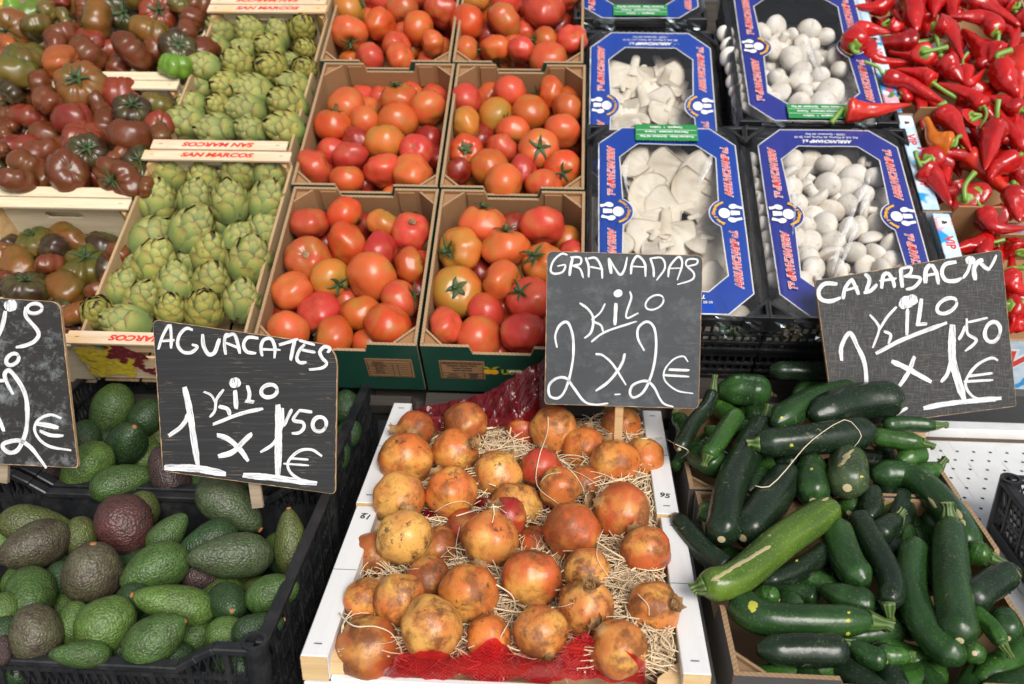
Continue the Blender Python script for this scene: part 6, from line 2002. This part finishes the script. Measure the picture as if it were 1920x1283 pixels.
# ------------------------------------------------------------------ price boards with hand-painted lettering
def round_poly(pts, rad, n=6):
    out = []; m = len(pts)
    for i in range(m):
        p, a, b = Vector(pts[i]), Vector(pts[i-1]), Vector(pts[(i+1) % m]); r_ = rad[i]; ea, eb = (a-p).normalized(), (b-p).normalized(); p0, p1 = p+ea*r_, p+eb*r_
        for k in range(n+1): t = k/n; out.append((1-t)**2*p0+2*t*(1-t)*p+t*t*p1)
    return out
def board(name, label, corners, rad, d, mat, strokes, ox, oy, s, stake, seed, smat='stake'):
    rg = random.Random(seed); cx = sum(c[0] for c in corners)/4; cy = sum(c[1] for c in corners)/4
    root = empty('price_board', Matrix.Translation(at(cx, cy, d)) @ Matrix((RGT, UPV, -FWD)).transposed().to_4x4()); tag(root, label, 'price sign', 'black price boards on stakes')
    k = d/FPX; loc = lambda p: Vector(((p[0]-cx)*k, -(p[1]-cy)*k))
    poly = round_poly([loc(c) for c in corners], [q*k for q in rad]); area = sum(poly[i-1].x*poly[i].y-poly[i].x*poly[i-1].y for i in range(len(poly)))
    if area < 0: poly.reverse()
    fine = []
    for i in range(len(poly)):
        a, b = poly[i-1], poly[i]; m = max(1, int((b-a).length/.004))
        for j in range(m): fine.append(a+(b-a)*j/m)
    fine = [p*(1+.0015*noise.noise(Vector((p.x*150, p.y*150, seed)))) for p in fine]
    b = MB(); b.prism([tuple(p) for p in fine], (0,0,-.0065), (1,0,0), (0,1,0), (0,0,1), .0065, 0); panel = b.build('panel', M['board_edge'], root)
    ins = [p+(-p).normalized()*(.0007+.0016*max(0, noise.noise(Vector((p.x*90, p.y*90, seed+3))))+.003*max(0, noise.noise(Vector((p.x*40, p.y*40, seed+9)))-.42)) for p in fine]
    b = MB(); b.add([(p.x, p.y, .0004) for p in ins], [tuple(range(len(ins)))]); b.build('black_paint', M[mat], root)
    z = [.0008]
    for word, list_ in strokes:
        mb = MB(); uvs = []
        for st_ in list_:
            w_, pts = st_[0], st_[1:]; z[0] += .000025
            P = [loc((ox+p[0]/s, oy+p[1]/s)) for p in pts]; wd = w_/s*k*1.0
            if len(P) == 1:                                  # blob
                n = 18; b0 = len(mb.v); c = P[0]
                vs = [Vector((c.x, c.y, z[0]))]+[Vector((c.x+math.cos(6.2832*i/n)*wd*rg.uniform(.92, 1.06), c.y+math.sin(6.2832*i/n)*wd*.92*rg.uniform(.92, 1.06), z[0])) for i in range(n)]
                mb.add(vs, [(0, 1+i, 1+(i+1) % n) for i in range(n)]); uvs += [(v.x*20, v.y*20) for v in vs]; continue
            P3 = [Vector((p.x, p.y, 0)) for p in P]; L = sum((P3[i+1]-P3[i]).length for i in range(len(P3)-1)); n = max(6, int(L/.0022)); ln = smooth_line(P3, n) if len(P3) > 2 else [P3[0].lerp(P3[1], i/n) for i in range(n+1)]
            vs = []; acc = 0; ph = rg.random()*50
            for i, p in enumerate(ln):
                dr = (ln[min(i+1, n)]-ln[max(0, i-1)]); dr = dr.normalized() if dr.length > 1e-9 else Vector((1, 0, 0)); nr_ = Vector((-dr.y, dr.x, 0)); q = i/n
                wq = wd*.5*.92*(1+.16*noise.noise(Vector((q*L*90, ph, 0))))*(.72+.28*min(1, q*8))*(.60+.40*min(1, (1-q)*7))
                if i: acc += (p-ln[i-1]).length
                for e in (-1, -.33, .33, 1):
                    jx = .08*noise.noise(Vector((acc*600, ph+e*3, 1)))*(abs(e) == 1)
                    vs.append(p+nr_*wq*(e+jx)+dr*(rg.uniform(-.0008, .0008) if i in (0, n) else 0)+Vector((0, 0, z[0]))); uvs.append((e*.5+.5+ph, acc*12))
            mb.add(vs, [(4*i+j, 4*i+j+1, 4*i+j+5, 4*i+j+4) for i in range(n) for j in range(3)])
        me = mesh('lettering', mb.v, mb.f, M['chalk'], False, uvs=uvs)
        bm = bmesh.new(); bm.from_mesh(me); bmesh.ops.recalc_face_normals(bm, faces=bm.faces)
        for f in bm.faces:
            if f.normal.z < 0: f.normal_flip()
        bm.to_mesh(me); bm.free(); obj('lettering', me, root)
    (sx0, sy0), (sx1, sy1), wpx = stake
    a = at(sx0, sy0, d+.012); e = at(sx1, sy1, d+.02); inv = root.matrix_world.inverted(); b = MB(); b.bar(inv @ a, inv @ e, wpx*k, .008, up=Vector((0, 0, 1))); b.build('stake', M[smat], root, bevel=.0008)
    return root
def ring(w_, cx, cy, rx, ry, rot=0, n=12, a0=0, over=20):
    out = []
    for i in range(n+1):
        a = R(a0+(360+over)*i/n); x, y = rx*math.cos(a), ry*math.sin(a); c, s_ = math.cos(R(rot)), math.sin(R(rot)); out.append((cx+x*c-y*s_, cy+x*s_+y*c))
    return (w_, *out)
AG = [('AGUACATES', [(24,(65,248),(88,170),(125,95),(145,70)),(24,(148,70),(156,150),(155,240)),(20,(92,188),(182,180)),
 (26,(308,108),(262,98),(215,145),(203,215),(240,265),(300,267),(340,228),(300,212)),(30,(378,138),(385,220),(420,280),(462,268),(488,200),(498,168)),
 (26,(542,285),(532,210),(540,150),(560,138)),(28,(535,160),(598,140),(625,200),(642,278)),(20,(542,200),(640,238)),(26,(775,168),(700,162),(668,210),(690,262),(755,275)),
 (26,(800,295),(790,235),(810,180),(862,172),(890,235),(885,310)),(18,(785,245),(928,250)),(26,(918,215),(985,195),(1055,172)),(28,(1030,185),(1015,250),(1000,325)),
 (22,(1058,182),(1175,215)),(26,(1100,210),(1060,260),(1045,312),(1068,340),(1115,338)),(22,(1080,250),(1178,268)),(26,(1262,270),(1278,240),(1240,228),(1208,262),(1222,305),(1255,345),(1222,378),(1128,390))]),
 ('1', [(34,(138,858),(215,805),(262,745),(275,700)),(48,(250,512),(282,650),(312,850),(345,1065)),(54,(108,1080),(330,1088),(545,1128))]),
 ('KiLO', [(18,(385,545),(440,570),(470,625)),(22,(528,530),(478,600),(465,680),(428,728)),(30,(490,648),(555,668),(572,715)),(42,(607,482)),(36,(608,535),(617,668)),(30,(695,500),(710,560),(700,620)),(26,(680,612),(745,618)),ring(30,850,540,58,44,-15)]),
 ('rule', [(28,(452,776),(520,750),(620,710),(720,682),(808,665))]),
 ('x', [(38,(480,850),(560,880),(640,950),(702,1035)),(40,(490,1002),(590,972),(680,885),(728,840))]),
 ('1', [(52,(912,635),(915,900),(910,1155)),(26,(945,660),(940,780),(885,905),(785,975)),(48,(665,1135),(850,1150),(1185,1195))]),
 ("'50", [(26,(1010,668),(985,720),(952,790)),(24,(1155,690),(1090,680),(1055,678)),(26,(1060,680),(1020,745),(1085,762),(1095,800),(1060,835),(1008,840)),ring(30,1205,775,48,52,20)]),
 ('euro', [(22,(1222,1000),(1150,955),(1060,965),(985,1040),(1000,1115),(1080,1170),(1190,1185)),(18,(990,1015),(1128,1025)),(16,(950,1053),(1130,1066))])]
GR_ = [('GRANADAS', [(20,(215,72),(170,66),(110,120),(90,190),(120,215),(180,200),(198,150),(140,158)),(28,(255,92),(240,160),(232,228)),(20,(240,90),(312,95),(312,140),(250,155)),(20,(258,155),(310,178),(335,245)),
 (22,(352,90),(375,160),(375,240)),(22,(368,100),(430,98),(470,165),(478,250)),(16,(385,162),(485,182)),(30,(545,215),(535,150),(528,98)),(22,(528,98),(570,170),(612,222),(645,180),(665,90)),
 (24,(692,220),(702,140),(742,82),(795,135),(803,238)),(14,(688,158),(805,165)),(24,(838,98),(860,170),(865,240)),(18,(845,98),(925,98),(948,170),(885,265)),
 (20,(972,240),(985,160),(1050,88),(1078,140),(1040,265)),(14,(985,175),(1082,172)),(18,(1115,160),(1185,142),(1188,108),(1122,108),(1108,150),(1165,210),(1150,260),(1040,296))]),
 ('KiLO', [(22,(308,435),(370,480),(410,550),(395,650),(342,702)),(18,(500,438),(460,510),(395,562)),(22,(398,572),(465,600),(485,652)),ring(24,597,362,26,20,-20),(20,(597,362)),(34,(580,435),(572,602)),(20,(685,348),(695,400),(658,510),(668,548),(748,510)),ring(18,870,430,74,48,-30)]),
 ('rule', [(20,(393,728),(500,652),(735,572))]),
 ('2', [(24,(137,770),(124,680),(160,600),(218,582),(255,680),(260,820),(235,980),(190,1105),(140,1150),(82,1130),(80,1050),(140,998),(208,1002),(262,1070),(340,1172),(420,1198),(522,1188)),]),
 ('x', [(22,(430,818),(482,828),(560,900),(655,1050)),(10,(434,818)),(26,(648,812),(620,900),(530,1020),(428,1095)),(12,(640,830))]),
 ('2', [(24,(792,792),(745,700),(750,620),(810,575),(862,612),(882,720),(870,880),(830,1020),(778,1110),(712,1145),(685,1108),(710,1050),(800,1020),(862,1062),(930,1182),(1012,1215))]),
 ('euro', [(16,(1122,878),(1085,835),(1010,860),(945,940),(950,1020),(1040,1092),(1162,1115)),(24,(975,935),(1132,940)),(22,(930,975),(1130,988))]),
 ('smudge', [(14,(568,1122),(615,1120))])]
CA = [('CALABACIN', [(30,(178,260),(95,258),(52,305),(68,360),(130,375),(202,350)),(26,(215,362),(228,290),(270,228)),(26,(270,222),(300,280),(320,332)),(20,(230,302),(315,278)),
 (28,(362,192),(392,232),(365,318)),(26,(352,318),(400,305),(442,262)),(26,(472,292),(482,210),(512,180)),(26,(512,180),(545,230),(560,285)),(18,(458,240),(572,222)),
 (30,(600,155),(605,220),(612,285)),(22,(595,158),(668,148),(662,190),(620,212)),(24,(625,208),(730,220),(692,280),(635,296)),(32,(765,255),(768,170),(800,125)),(28,(808,128),(840,190),(852,262)),(20,(755,205),(852,188)),
 (30,(972,112),(900,128),(875,180),(900,232),(960,240),(1008,220)),(34,(1065,102)),(22,(1065,125),(1045,180),(1015,222)),(34,(1098,235),(1090,155),(1122,108),(1152,98)),(28,(1122,108),(1165,150),(1195,165)),(20,(1190,162),(1215,120),(1240,65))]),
 ('KiLO', [(46,(640,382)),(40,(675,365)),(34,(620,395)),(18,(393,465),(440,520),(455,570),(412,688)),(20,(572,412),(510,480),(452,572)),(20,(488,575),(532,600),(518,658)),(26,(645,425),(640,602)),(30,(738,358),(725,460),(712,535)),(26,(700,530),(778,525)),ring(26,908,405,72,44,-30)]),
 ('rule', [(30,(432,725),(620,628),(908,518))]),
 ('1', [(32,(205,772),(203,680),(258,588),(312,680),(360,800),(372,972)),(14,(303,985),(372,972))]),('base', [(24,(552,1138),(645,1085))]),
 ('x', [(36,(538,775),(640,822),(805,915)),(30,(692,742),(650,850),(583,952))]),
 ('1', [(54,(945,530),(942,745),(980,900),(1022,1030)),(28,(938,760),(910,860),(868,915)),(36,(750,1090),(900,1060),(1100,1038),(1272,1022))]),
 ("'50", [(24,(1032,538),(1010,590),(985,632)),(18,(1178,485),(1110,502),(1048,515)),(22,(1040,490),(1045,590),(1102,630),(1080,668),(1028,708)),ring(28,1212,580,50,68,15)]),
 ('euro', [(20,(1248,768),(1200,755),(1110,800),(1040,890),(1040,960),(1100,1022),(1232,1040)),(20,(1048,876),(1212,855)),(18,(1018,912),(1216,900))])]
LS = [('IS', [(46,(76,85)),(32,(40,120),(22,210),(-10,300)),ring(28,240,105,52,34,-5),(30,(180,95),(182,160),(265,265),(245,325),(180,358),(110,372))]),
 ('O', [ring(30,88,455,48,34,-38)]),('2', [(32,(92,695),(55,625),(34,560),(62,530),(112,580),(170,680),(190,800),(180,950),(130,1070),(70,1095),(22,1060),(35,1030),(130,1012),(205,1052),(262,1120),(320,1200))]),
 ('bar', [(26,(-10,602),(36,600)),(30,(-12,850),(30,952))]),
 ('euro', [(22,(425,860),(350,835),(270,868),(240,930),(270,1000),(350,1055),(495,1080)),(34,(242,892),(320,905),(405,925)),(26,(275,945),(350,975),(440,980))])]
board('a', 'black price board reading AGUACATES, 1 KiLO x 1,50 euro, over the avocados', [(286,599),(633,648),(629,927),(305,884)], [14,40,10,14], 1.36, 'board_grain', AG, 280, 590, 3.772, ((474,880),(484,952),22), 1, 'stake_grey')
GR_ = [(w_, [(round(q[0]*.86, 1), *q[1:]) for q in l_]) for w_, l_ in GR_]
board('g', 'slate-grey price board reading GRANADAS, 2 KiLO x 2 euro, over the pomegranates', [(1026,471),(1318,479),(1310,767),(1021,758)], [12,14,10,8], 1.50, 'board_slate', GR_, 1010, 460, 4.009, ((1162,740),(1157,845),16), 2)
board('c', 'canvas-textured price board reading CALABACIN, 1 KiLO x 1,50 euro, over the courgettes', [(1528,526),(1878,468),(1906,762),(1566,806)], [5,8,6,6], 1.615, 'board_weave', CA, 1520, 460, 3.565, ((1722,760),(1722,835),24), 3)
board('l', 'chalk-smudged price board cut by the edge of the photo, ending in 2 euro', [(-190,548),(112,566),(147,878),(-172,862)], [10,18,8,8], 1.40, 'board_chalky', LS, 0, 550, 3.666, ((8,850),(6,905),20), 4, 'stake_grey')

# ------------------------------------------------------------------ wood wool in the pomegranate crates, red net film, loose raffia
def strands(name, regions, seed, mat, parent=None):
    rg = random.Random(seed); vs = []; fs = []
    for (x0, x1, y0, y1, h0, h1, cnt) in regions:
        for _ in range(cnt):
            px, py = rg.uniform(x0, x1), rg.uniform(y0, y1); h = rg.uniform(h0, h1); P = at(px, py, FA.depth(px, py, h)); L = rg.uniform(.03, .10); a = rg.random()*6.28; da = rg.uniform(-2.6, 2.6); pts = []; el = rg.uniform(-.25, .45)
            q = P.copy(); n = 6
            for i in range(n+1):
                pts.append(q.copy()); q += Vector((math.cos(a), math.sin(a), el*(1-2*i/n)))*L/n; a += da/n+rg.uniform(-.25, .25)
            loc_ = [(p-FA.o) for p in pts]
            if any((l.dot(FA.u) < -.300 or l.dot(FA.u) > .128 or l.dot(FA.v) < .012 or l.dot(FA.v) > .636) and l.dot(FA.h) < .02 for l in loc_): continue
            w_ = rg.uniform(.0005, .0012) if rg.random() < .85 else rg.uniform(.0013, .0020); b = len(vs); side = Vector((rg.uniform(-1, 1), rg.uniform(-1, 1), rg.uniform(-1, 1))).normalized()
            for i, p in enumerate(pts):
                d = (pts[min(i+1, n)]-pts[max(0, i-1)]).normalized(); x = d.cross(side).normalized(); y = d.cross(x)
                vs += [p+x*w_, p-x*w_*.5+y*w_*.7, p-x*w_*.5-y*w_*.7]
            for i in range(n):
                for k in range(3): fs.append((b+3*i+k, b+3*i+(k+1) % 3, b+3*i+3+(k+1) % 3, b+3*i+3+k))
    return tag(obj(name, mesh(name, vs, fs, M[mat], True), parent), 'pale curly wood wool packed round the pomegranates', 'wood wool', None, 'stuff')
strands('wood_wool', [(655,1300,985,1225,-.05,-.015,3200),(735,1255,785,985,-.045,-.012,2800),(1155,1300,1040,1262,-.03,.010,1900),(1150,1262,985,1080,-.03,.0,400),(1100,1250,775,960,-.03,.012,1300),(880,960,790,900,-.03,.006,260),(620,665,1060,1270,-.03,-.002,330),(870,960,1080,1190,-.03,.0,260),(700,730,820,980,-.02,.0,120),(1180,1310,1180,1275,-.03,.0,500),(620,700,1180,1268,-.03,-.005,260)], 5, 'straw')
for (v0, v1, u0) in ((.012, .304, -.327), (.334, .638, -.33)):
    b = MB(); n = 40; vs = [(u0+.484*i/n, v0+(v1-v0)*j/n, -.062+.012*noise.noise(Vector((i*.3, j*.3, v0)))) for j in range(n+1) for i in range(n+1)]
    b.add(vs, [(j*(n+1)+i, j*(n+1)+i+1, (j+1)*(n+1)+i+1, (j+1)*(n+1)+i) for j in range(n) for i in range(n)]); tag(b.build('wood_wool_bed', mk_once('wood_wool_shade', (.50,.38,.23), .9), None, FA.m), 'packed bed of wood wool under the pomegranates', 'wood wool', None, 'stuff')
def sheet(top, bot, dt, db, nx, ny, seed, amp, name, mat, label, cat):
    vs = []; T_ = smooth_line([Vector((x, y, d)) for (x, y), d in zip(top, dt)], nx); B_ = smooth_line([Vector((x, y, d)) for (x, y), d in zip(bot, db)], nx)
    for j in range(ny+1):
        for i in range(nx+1):
            p = T_[i].lerp(B_[i], j/ny); q = at(p.x, p.y, p.z); s_ = noise.noise(Vector((q.x*30, q.z*20+q.y*12, seed)))+.7*abs(noise.noise(Vector((q.x*52+q.y*20, q.y*10, seed+5))))+.6*abs(noise.noise(Vector((q.x*60-q.y*50, q.z*20, seed))))
            vs.append(q+Vector((0, -.3, .9))*amp*s_)
    fs = [(j*(nx+1)+i, j*(nx+1)+i+1, (j+1)*(nx+1)+i+1, (j+1)*(nx+1)+i) for j in range(ny) for i in range(nx)]
    return tag(obj(name, mesh(name, vs, fs, M[mat], False)), label, cat, 'red net film lining the pomegranate crates')
A_ = lambda x, y, h: FA.depth(x, y, h)
def sheetA(top, bot, ht, hb, *a): return sheet(top, bot, [A_(x, y, ht) for x, y in top], [A_(x, y, hb) for x, y in bot], *a)
sheetA([(722,1262),(752,1232),(820,1226),(870,1232),(935,1205),(975,1232),(1040,1240),(1095,1198),(1150,1222),(1210,1245)], [(720,1274),(752,1274),(820,1276),(880,1277),(935,1278),(985,1278),(1040,1278),(1095,1279),(1150,1279),(1212,1280)], +.010, -.036, 130, 24, 1, .019, 'red_film', 'redfilm', 'crumpled red net film at the front of the nearest pomegranate crate', 'plastic film')
sheetA([(795,962),(860,935),(960,940),(1020,938),(1110,940)], [(795,985),(860,975),(960,985),(1020,975),(1110,955)], -.008, -.03, 60, 8, 2, .006, 'red_film', 'shadedfilm', 'band of red film coloured as if shaded between the two pomegranate crates', 'plastic film')
sheet([(728,792),(800,765),(900,742),(960,712),(1020,672),(1060,650)], [(728,830),(800,812),(900,806),(960,795),(1020,785),(1060,785)], [1.66,1.65,1.63,1.61,1.60,1.60], [1.64,1.63,1.61,1.60,1.60,1.60], 90, 34, 3, .011, 'red_film', 'shadedfilm', 'red net film rising behind the farther pomegranate crate', 'plastic film')

def glint_strip(pts, w_, hh, seed, parent_label):  # pale strips along film folds, painted in place of their bright reflections
    ln = smooth_line([Vector((x, y, 0)) for x, y in pts], 26); rg = random.Random(seed); vs = []
    for i, q in enumerate(ln):
        d_ = (ln[min(i+1, 26)]-ln[max(0, i-1)]).normalized(); nn = Vector((-d_.y, d_.x, 0)); ww = w_*.8*(.35+.65*math.sin(math.pi*(i/26)**.8))*rg.uniform(.93, 1.07)
        for e, dh in ((-1, 0), (-.3, .0035), (.25, .0022), (1, 0)):
            p = q+nn*e*ww; vs.append(at(p.x, p.y, FB.depth(p.x, p.y, hh+dh*.5+rg.uniform(-.0001, .0001))))
    fs = [(4*i+j, 4*i+j+1, 4*i+j+5, 4*i+j+4) for i in range(26) for j in range(3)]
    tr_ = [o for o in COL.objects if o.get('label', '') == parent_label][0]; m = mesh('crease_glint', [tr_.matrix_world.inverted() @ v for v in vs], fs, mk_glint(), False); obj('crease_glint', m, tr_)
_cr = []
def mk_glint():
    if _cr: return _cr[0]
    n = NT('fold_glint_film'); tr = n.n('ShaderNodeBsdfTransparent'); n.b.inputs['Base Color'].default_value = (.8,.8,.82,1); n.b.inputs['Roughness'].default_value = .18; n.b.inputs['Metallic'].default_value = .0; n.b.inputs['Coat Weight'].default_value = 1.0  # whitish base colour stands in for the shine on the folds
    mx = n.n('ShaderNodeMixShader'); f = n.ramp(n.noise(n.co(), 60, 2), (.35, .15), (.65, .62)); n.l(f, mx.inputs[0]); n.l(tr.outputs[0], mx.inputs[1]); n.l(n.b.outputs[0], mx.inputs[2]); n.l(mx.outputs[0], n.out.inputs[0]); _cr.append(n.m); return n.m
WM, OM = 'near mushroom tray of small round white mushrooms', 'near mushroom tray of pale oyster mushrooms with a green label'
glint_strip([(1632,325),(1622,352),(1608,380)], 6, .0185, 1, WM); glint_strip([(1636,352),(1620,382),(1612,410)], 5, .0190, 2, WM)
glint_strip([(1606,384),(1590,420),(1572,470),(1560,512)], 6, .0182, 3, WM); glint_strip([(1612,414),(1598,445),(1584,480),(1565,520)], 5, .0180, 4, WM)
glint_strip([(1508,60),(1520,100),(1540,150)], 5, .0180, 6, 'farther tray of white button mushrooms under a lone red pepper'); glint_strip([(1180,290),(1172,330),(1180,370)], 4, .0182, 7, OM); glint_strip([(1480,330),(1490,380),(1486,440)], 3.5, .0182, 8, WM)
glint_strip([(1334,292),(1325,315),(1310,345)], 7, .0187, 5, OM)
bpy.context.view_layer.update()
DG = bpy.context.evaluated_depsgraph_get()
SKIP = {'clear_film', 'film_flap', 'red_film', 'printed_sleeve'}
def base_name(o): return o.name.split('.')[0]
def rootof(o):
    while o.parent is not None: o = o.parent
    return o
def cast(px, py, skip=('clear_film', 'film_flap', 'red_film', 'crease_glint')):
    o = CAM.copy(); d = ray(px, py).normalized()
    for _ in range(8):
        hit, loc, nor, idx, ob, mt = SC.ray_cast(DG, o, d)
        if not hit: return None
        if base_name(ob) in skip: o = loc+d*.0005; continue
        return loc, nor, ob
    return None
# remove pieces the photo's viewpoint shows nothing of
keep = []; DEAD = set()
for e in REG:
    o, px, py, rp = e[0], e[5], e[6], e[7]; seen = False
    for q in (0, .35, .6, .8):
        for k in range(1 if q == 0 else 10):
            x, y = px+math.cos(k*.628+q)*rp*q*1.1, py+math.sin(k*.628+q)*rp*q*1.1
            if not (-2 < x < 1922 and -2 < y < 1285): continue
            h_ = cast(x, y)
            if h_ and rootof(h_[2]) == o: seen = True; break
        if seen: break
    if not seen and e[3] in ('courgette', 'pointed pepper'):
        bb = [o.matrix_world @ v.co for v in list(o.data.vertices)[::23]]
        for v in bb:
            dv = v-CAM; dd = dv.dot(FWD); x = W0/2+FPX*dv.dot(RGT)/dd; y = H0/2-FPX*dv.dot(UPV)/dd; h_ = cast(x, y) if -2 < x < 1922 and -2 < y < 1285 else None
            if h_ and rootof(h_[2]) == o: seen = True; break
    if seen: keep.append(e)
    else:
        DEAD.add(o)
for o, P_, r_, cr_, lk_, nn_ in FILL:
    dv = P_-CAM; dd = dv.dot(FWD); px = W0/2+FPX*dv.dot(RGT)/dd; py = H0/2-FPX*dv.dot(UPV)/dd; rp = r_*FPX/dd; seen = 0
    for q in (0, .5, .85):
        if seen: break
        for k in range(1 if q == 0 else 6):
            if seen: break
            x, y = px+math.cos(k*1.047+q)*rp*q, py+math.sin(k*1.047+q)*rp*q
            if -2 < x < 1922 and -2 < y < 1285:
                h_ = cast(x, y)
                if h_ and rootof(h_[2]) == o: seen += 1
    if seen < 1: DEAD.add(o)
    else: keep.append((o, cr_, lk_, nn_, '', px, py, rp))
kids = {}
for o in COL.objects:
    if o.parent is not None: kids.setdefault(o.parent.name, []).append(o)
kill = list(DEAD); i = 0
while i < len(kill): kill += kids.get(kill[i].name, []); i += 1
bpy.data.batch_remove(kill)
print('kept', len(keep), 'of', len(REG)); REG[:] = keep
write_labels()
bpy.context.view_layer.update(); DG = bpy.context.evaluated_depsgraph_get()
def raffia(pts, label, lift=.0025, r_=.0007, mat='straw_pale'):
    ln = smooth_line([Vector((x, y, 0)) for x, y in pts], 16); P = []
    for q in ln:
        h_ = cast(q.x, q.y)
        if h_: P.append((h_[0]-CAM).length)
        else: P.append(P[-1] if P else 1.4)
    D = [min(P[max(0, i-1):i+2]) for i in range(len(P))]; D = [sum(D[max(0, i-1):i+2])/len(D[max(0, i-1):i+2]) for i in range(len(D))]
    W_ = [CAM+ray(q.x, q.y).normalized()*(min(d, P[i])-lift) for i, (q, d) in enumerate(zip(ln, D))]
    b = MB(); b.tube(W_, [r_*(1.0-.5*i/len(W_)) for i in range(len(W_))], 5); o = b.build('raffia_strand', M[mat], None, smooth=True); tag(o, label, 'strand', 'loose pale strands over the produce'); return o
def patch(pts, mat, name, lift=.0005, w_=None):
    # a scar or spot following the skin: outline (closed polygon) in picture points, laid on the surface it belongs to
    hits = [cast(x, y) for x, y in pts]; cx = sum(x for x, y in pts)/len(pts); cy = sum(y for x, y in pts)/len(pts); c = cast(cx, cy)
    if not c: return
    o = rootof(c[2]); hs = [h_[0] for h_ in hits if h_ and rootof(h_[2]) == o]
    if len(hs) < 4: return
    vs = [c[0]+c[1]*lift]; fs = []; n = len(hs)
    for h_ in [q for q in hits if q and rootof(q[2]) == o]: m = c[0].lerp(h_[0], .5); vs += [h_[0]+h_[1]*lift*.4]
    mid = []
    for (x, y) in pts:
        q = cast((x+cx)/2, (y+cy)/2)
        mid.append(q[0]+q[1]*lift if q and rootof(q[2]) == o else None)
    if None in mid or len(mid) != n: fs = [(0, 1+i, 1+(i+1) % n) for i in range(n)]
    else:
        vs += mid; fs = [(0, 1+n+i, 1+n+(i+1) % n) for i in range(n)]+[(1+n+i, 1+i, 1+(i+1) % n, 1+n+(i+1) % n) for i in range(n)]
    iv = o.matrix_world.inverted(); m = mesh(name, [iv @ v for v in vs], fs, mat, True); obj(name, m, o)
hx = lambda L: [(560+x/2.3205, 730+y/2.3205) for x, y in L]
ix = lambda L: [(1240+x/2.128, 680+y/2.128) for x, y in L]
raffia(hx([(590,535),(650,500),(720,488),(775,520)]), 'thin pale strand arching over an orange pomegranate')
raffia(hx([(685,552),(760,530),(850,510),(905,540)]), 'bright pale strand across the crown of the pink-tan pomegranate', r_=.0013)
raffia(hx([(845,500),(850,540),(842,582)]), 'short curl hanging from the pink-tan pomegranate crown', r_=.001)
raffia(hx([(800,500),(840,515),(900,505)]), 'fine curl beside the pink-tan pomegranate crown')
raffia(hx([(1085,120),(1082,190),(1045,300),(1038,420),(1130,498)]), 'long strand falling over the tan pomegranate below the GRANADAS board', r_=.0009)
raffia(hx([(1035,430),(1080,375),(1140,362)]), 'fine strand curling round the small tan pomegranate')
raffia(hx([(1140,320),(1200,370),(1240,440),(1235,490)]), 'fine strand between two half-hidden pomegranates')
raffia(hx([(860,850),(930,900),(935,970),(875,1085)]), 'thick bent strand between the russet pomegranates', r_=.0011)
raffia(hx([(1325,610),(1300,680),(1305,750),(1370,840)]), 'curved strand to the right of the big russet pomegranate')
raffia(hx([(1100,950),(1150,945),(1195,930)]), 'short strand lying on the lowest yellow pomegranate')
raffia(hx([(175,975),(240,1030),(330,1032),(400,1060),(440,1120)]), 'strand arching over the dark brown corner pomegranate', r_=.001)
raffia(hx([(345,800),(430,790),(520,780)]), 'straight pale strand under the yellow pomegranate')
raffia(hx([(700,600),(685,680),(690,750),(640,740)]), 'strand hanging beside the deep pink pomegranate')
raffia(hx([(1475,890),(1520,940),(1525,985)]), 'fine strand on the half-buried tan pomegranate')
raffia(hx([(1490,215),(1580,212),(1640,240),(1695,268),(1665,300)]), 'pale string running from the crate rail onto the courgettes', r_=.0010)
raffia(ix([(375,492),(430,495),(500,425),(570,340),(640,280),(730,228),(775,255),(798,295),(770,335)]), 'white string draped over the blackish courgette', r_=.0009, lift=.004)

tan, yel = mk_once('tan_scar', (.36,.31,.16), .7), mk_once('yellow_spot', (.42,.40,.05), .4)
def blob_(cx, cy, rx, ry, rot, n=14, seed=0):
    rg = random.Random(seed); out = []
    for k in range(n):
        a = 6.2832*k/n; q = rg.uniform(.75, 1.15); x, y = rx*math.cos(a)*q, ry*math.sin(a)*q; c, s_ = math.cos(R(rot)), math.sin(R(rot)); out.append((cx+x*c-y*s_, cy+x*s_+y*c))
    return out
for i in range(12):
    t = i/11; patch(ix(blob_(215+205*t, 862-122*t+rnd_item(i, 2).uniform(-2, 2), 21, 8, -31, 12, i)), tan, 'scar')
patch(ix(blob_(365, 972, 18, 24, 10, 12, 20)), yel, 'yellow_spot')
for i, (x, y, a, b, r_) in enumerate(((745,365,30,7,-35),(735,385,34,7,-35),(722,402,26,6,-35),(1082,560,26,8,55),(1190,605,22,10,60),(1205,640,16,9,60),(452,130,12,6,20),(655,545,16,5,-20),(430,690,8,4,0),(222,868,12,5,10))): patch(ix(blob_(x, y, a, b, r_, 12, 30+i)), tan, 'scar')
for i, (x, y, a) in enumerate(((745,1030,11),(748,998,7),(745,1082,9),(520,330,8),(480,220,7),(540,790,6),(800,455,7),(600,425,7))): patch(ix(blob_(x, y, a, a*.8, 0, 10, 50+i)), yel, 'yellow_spot')
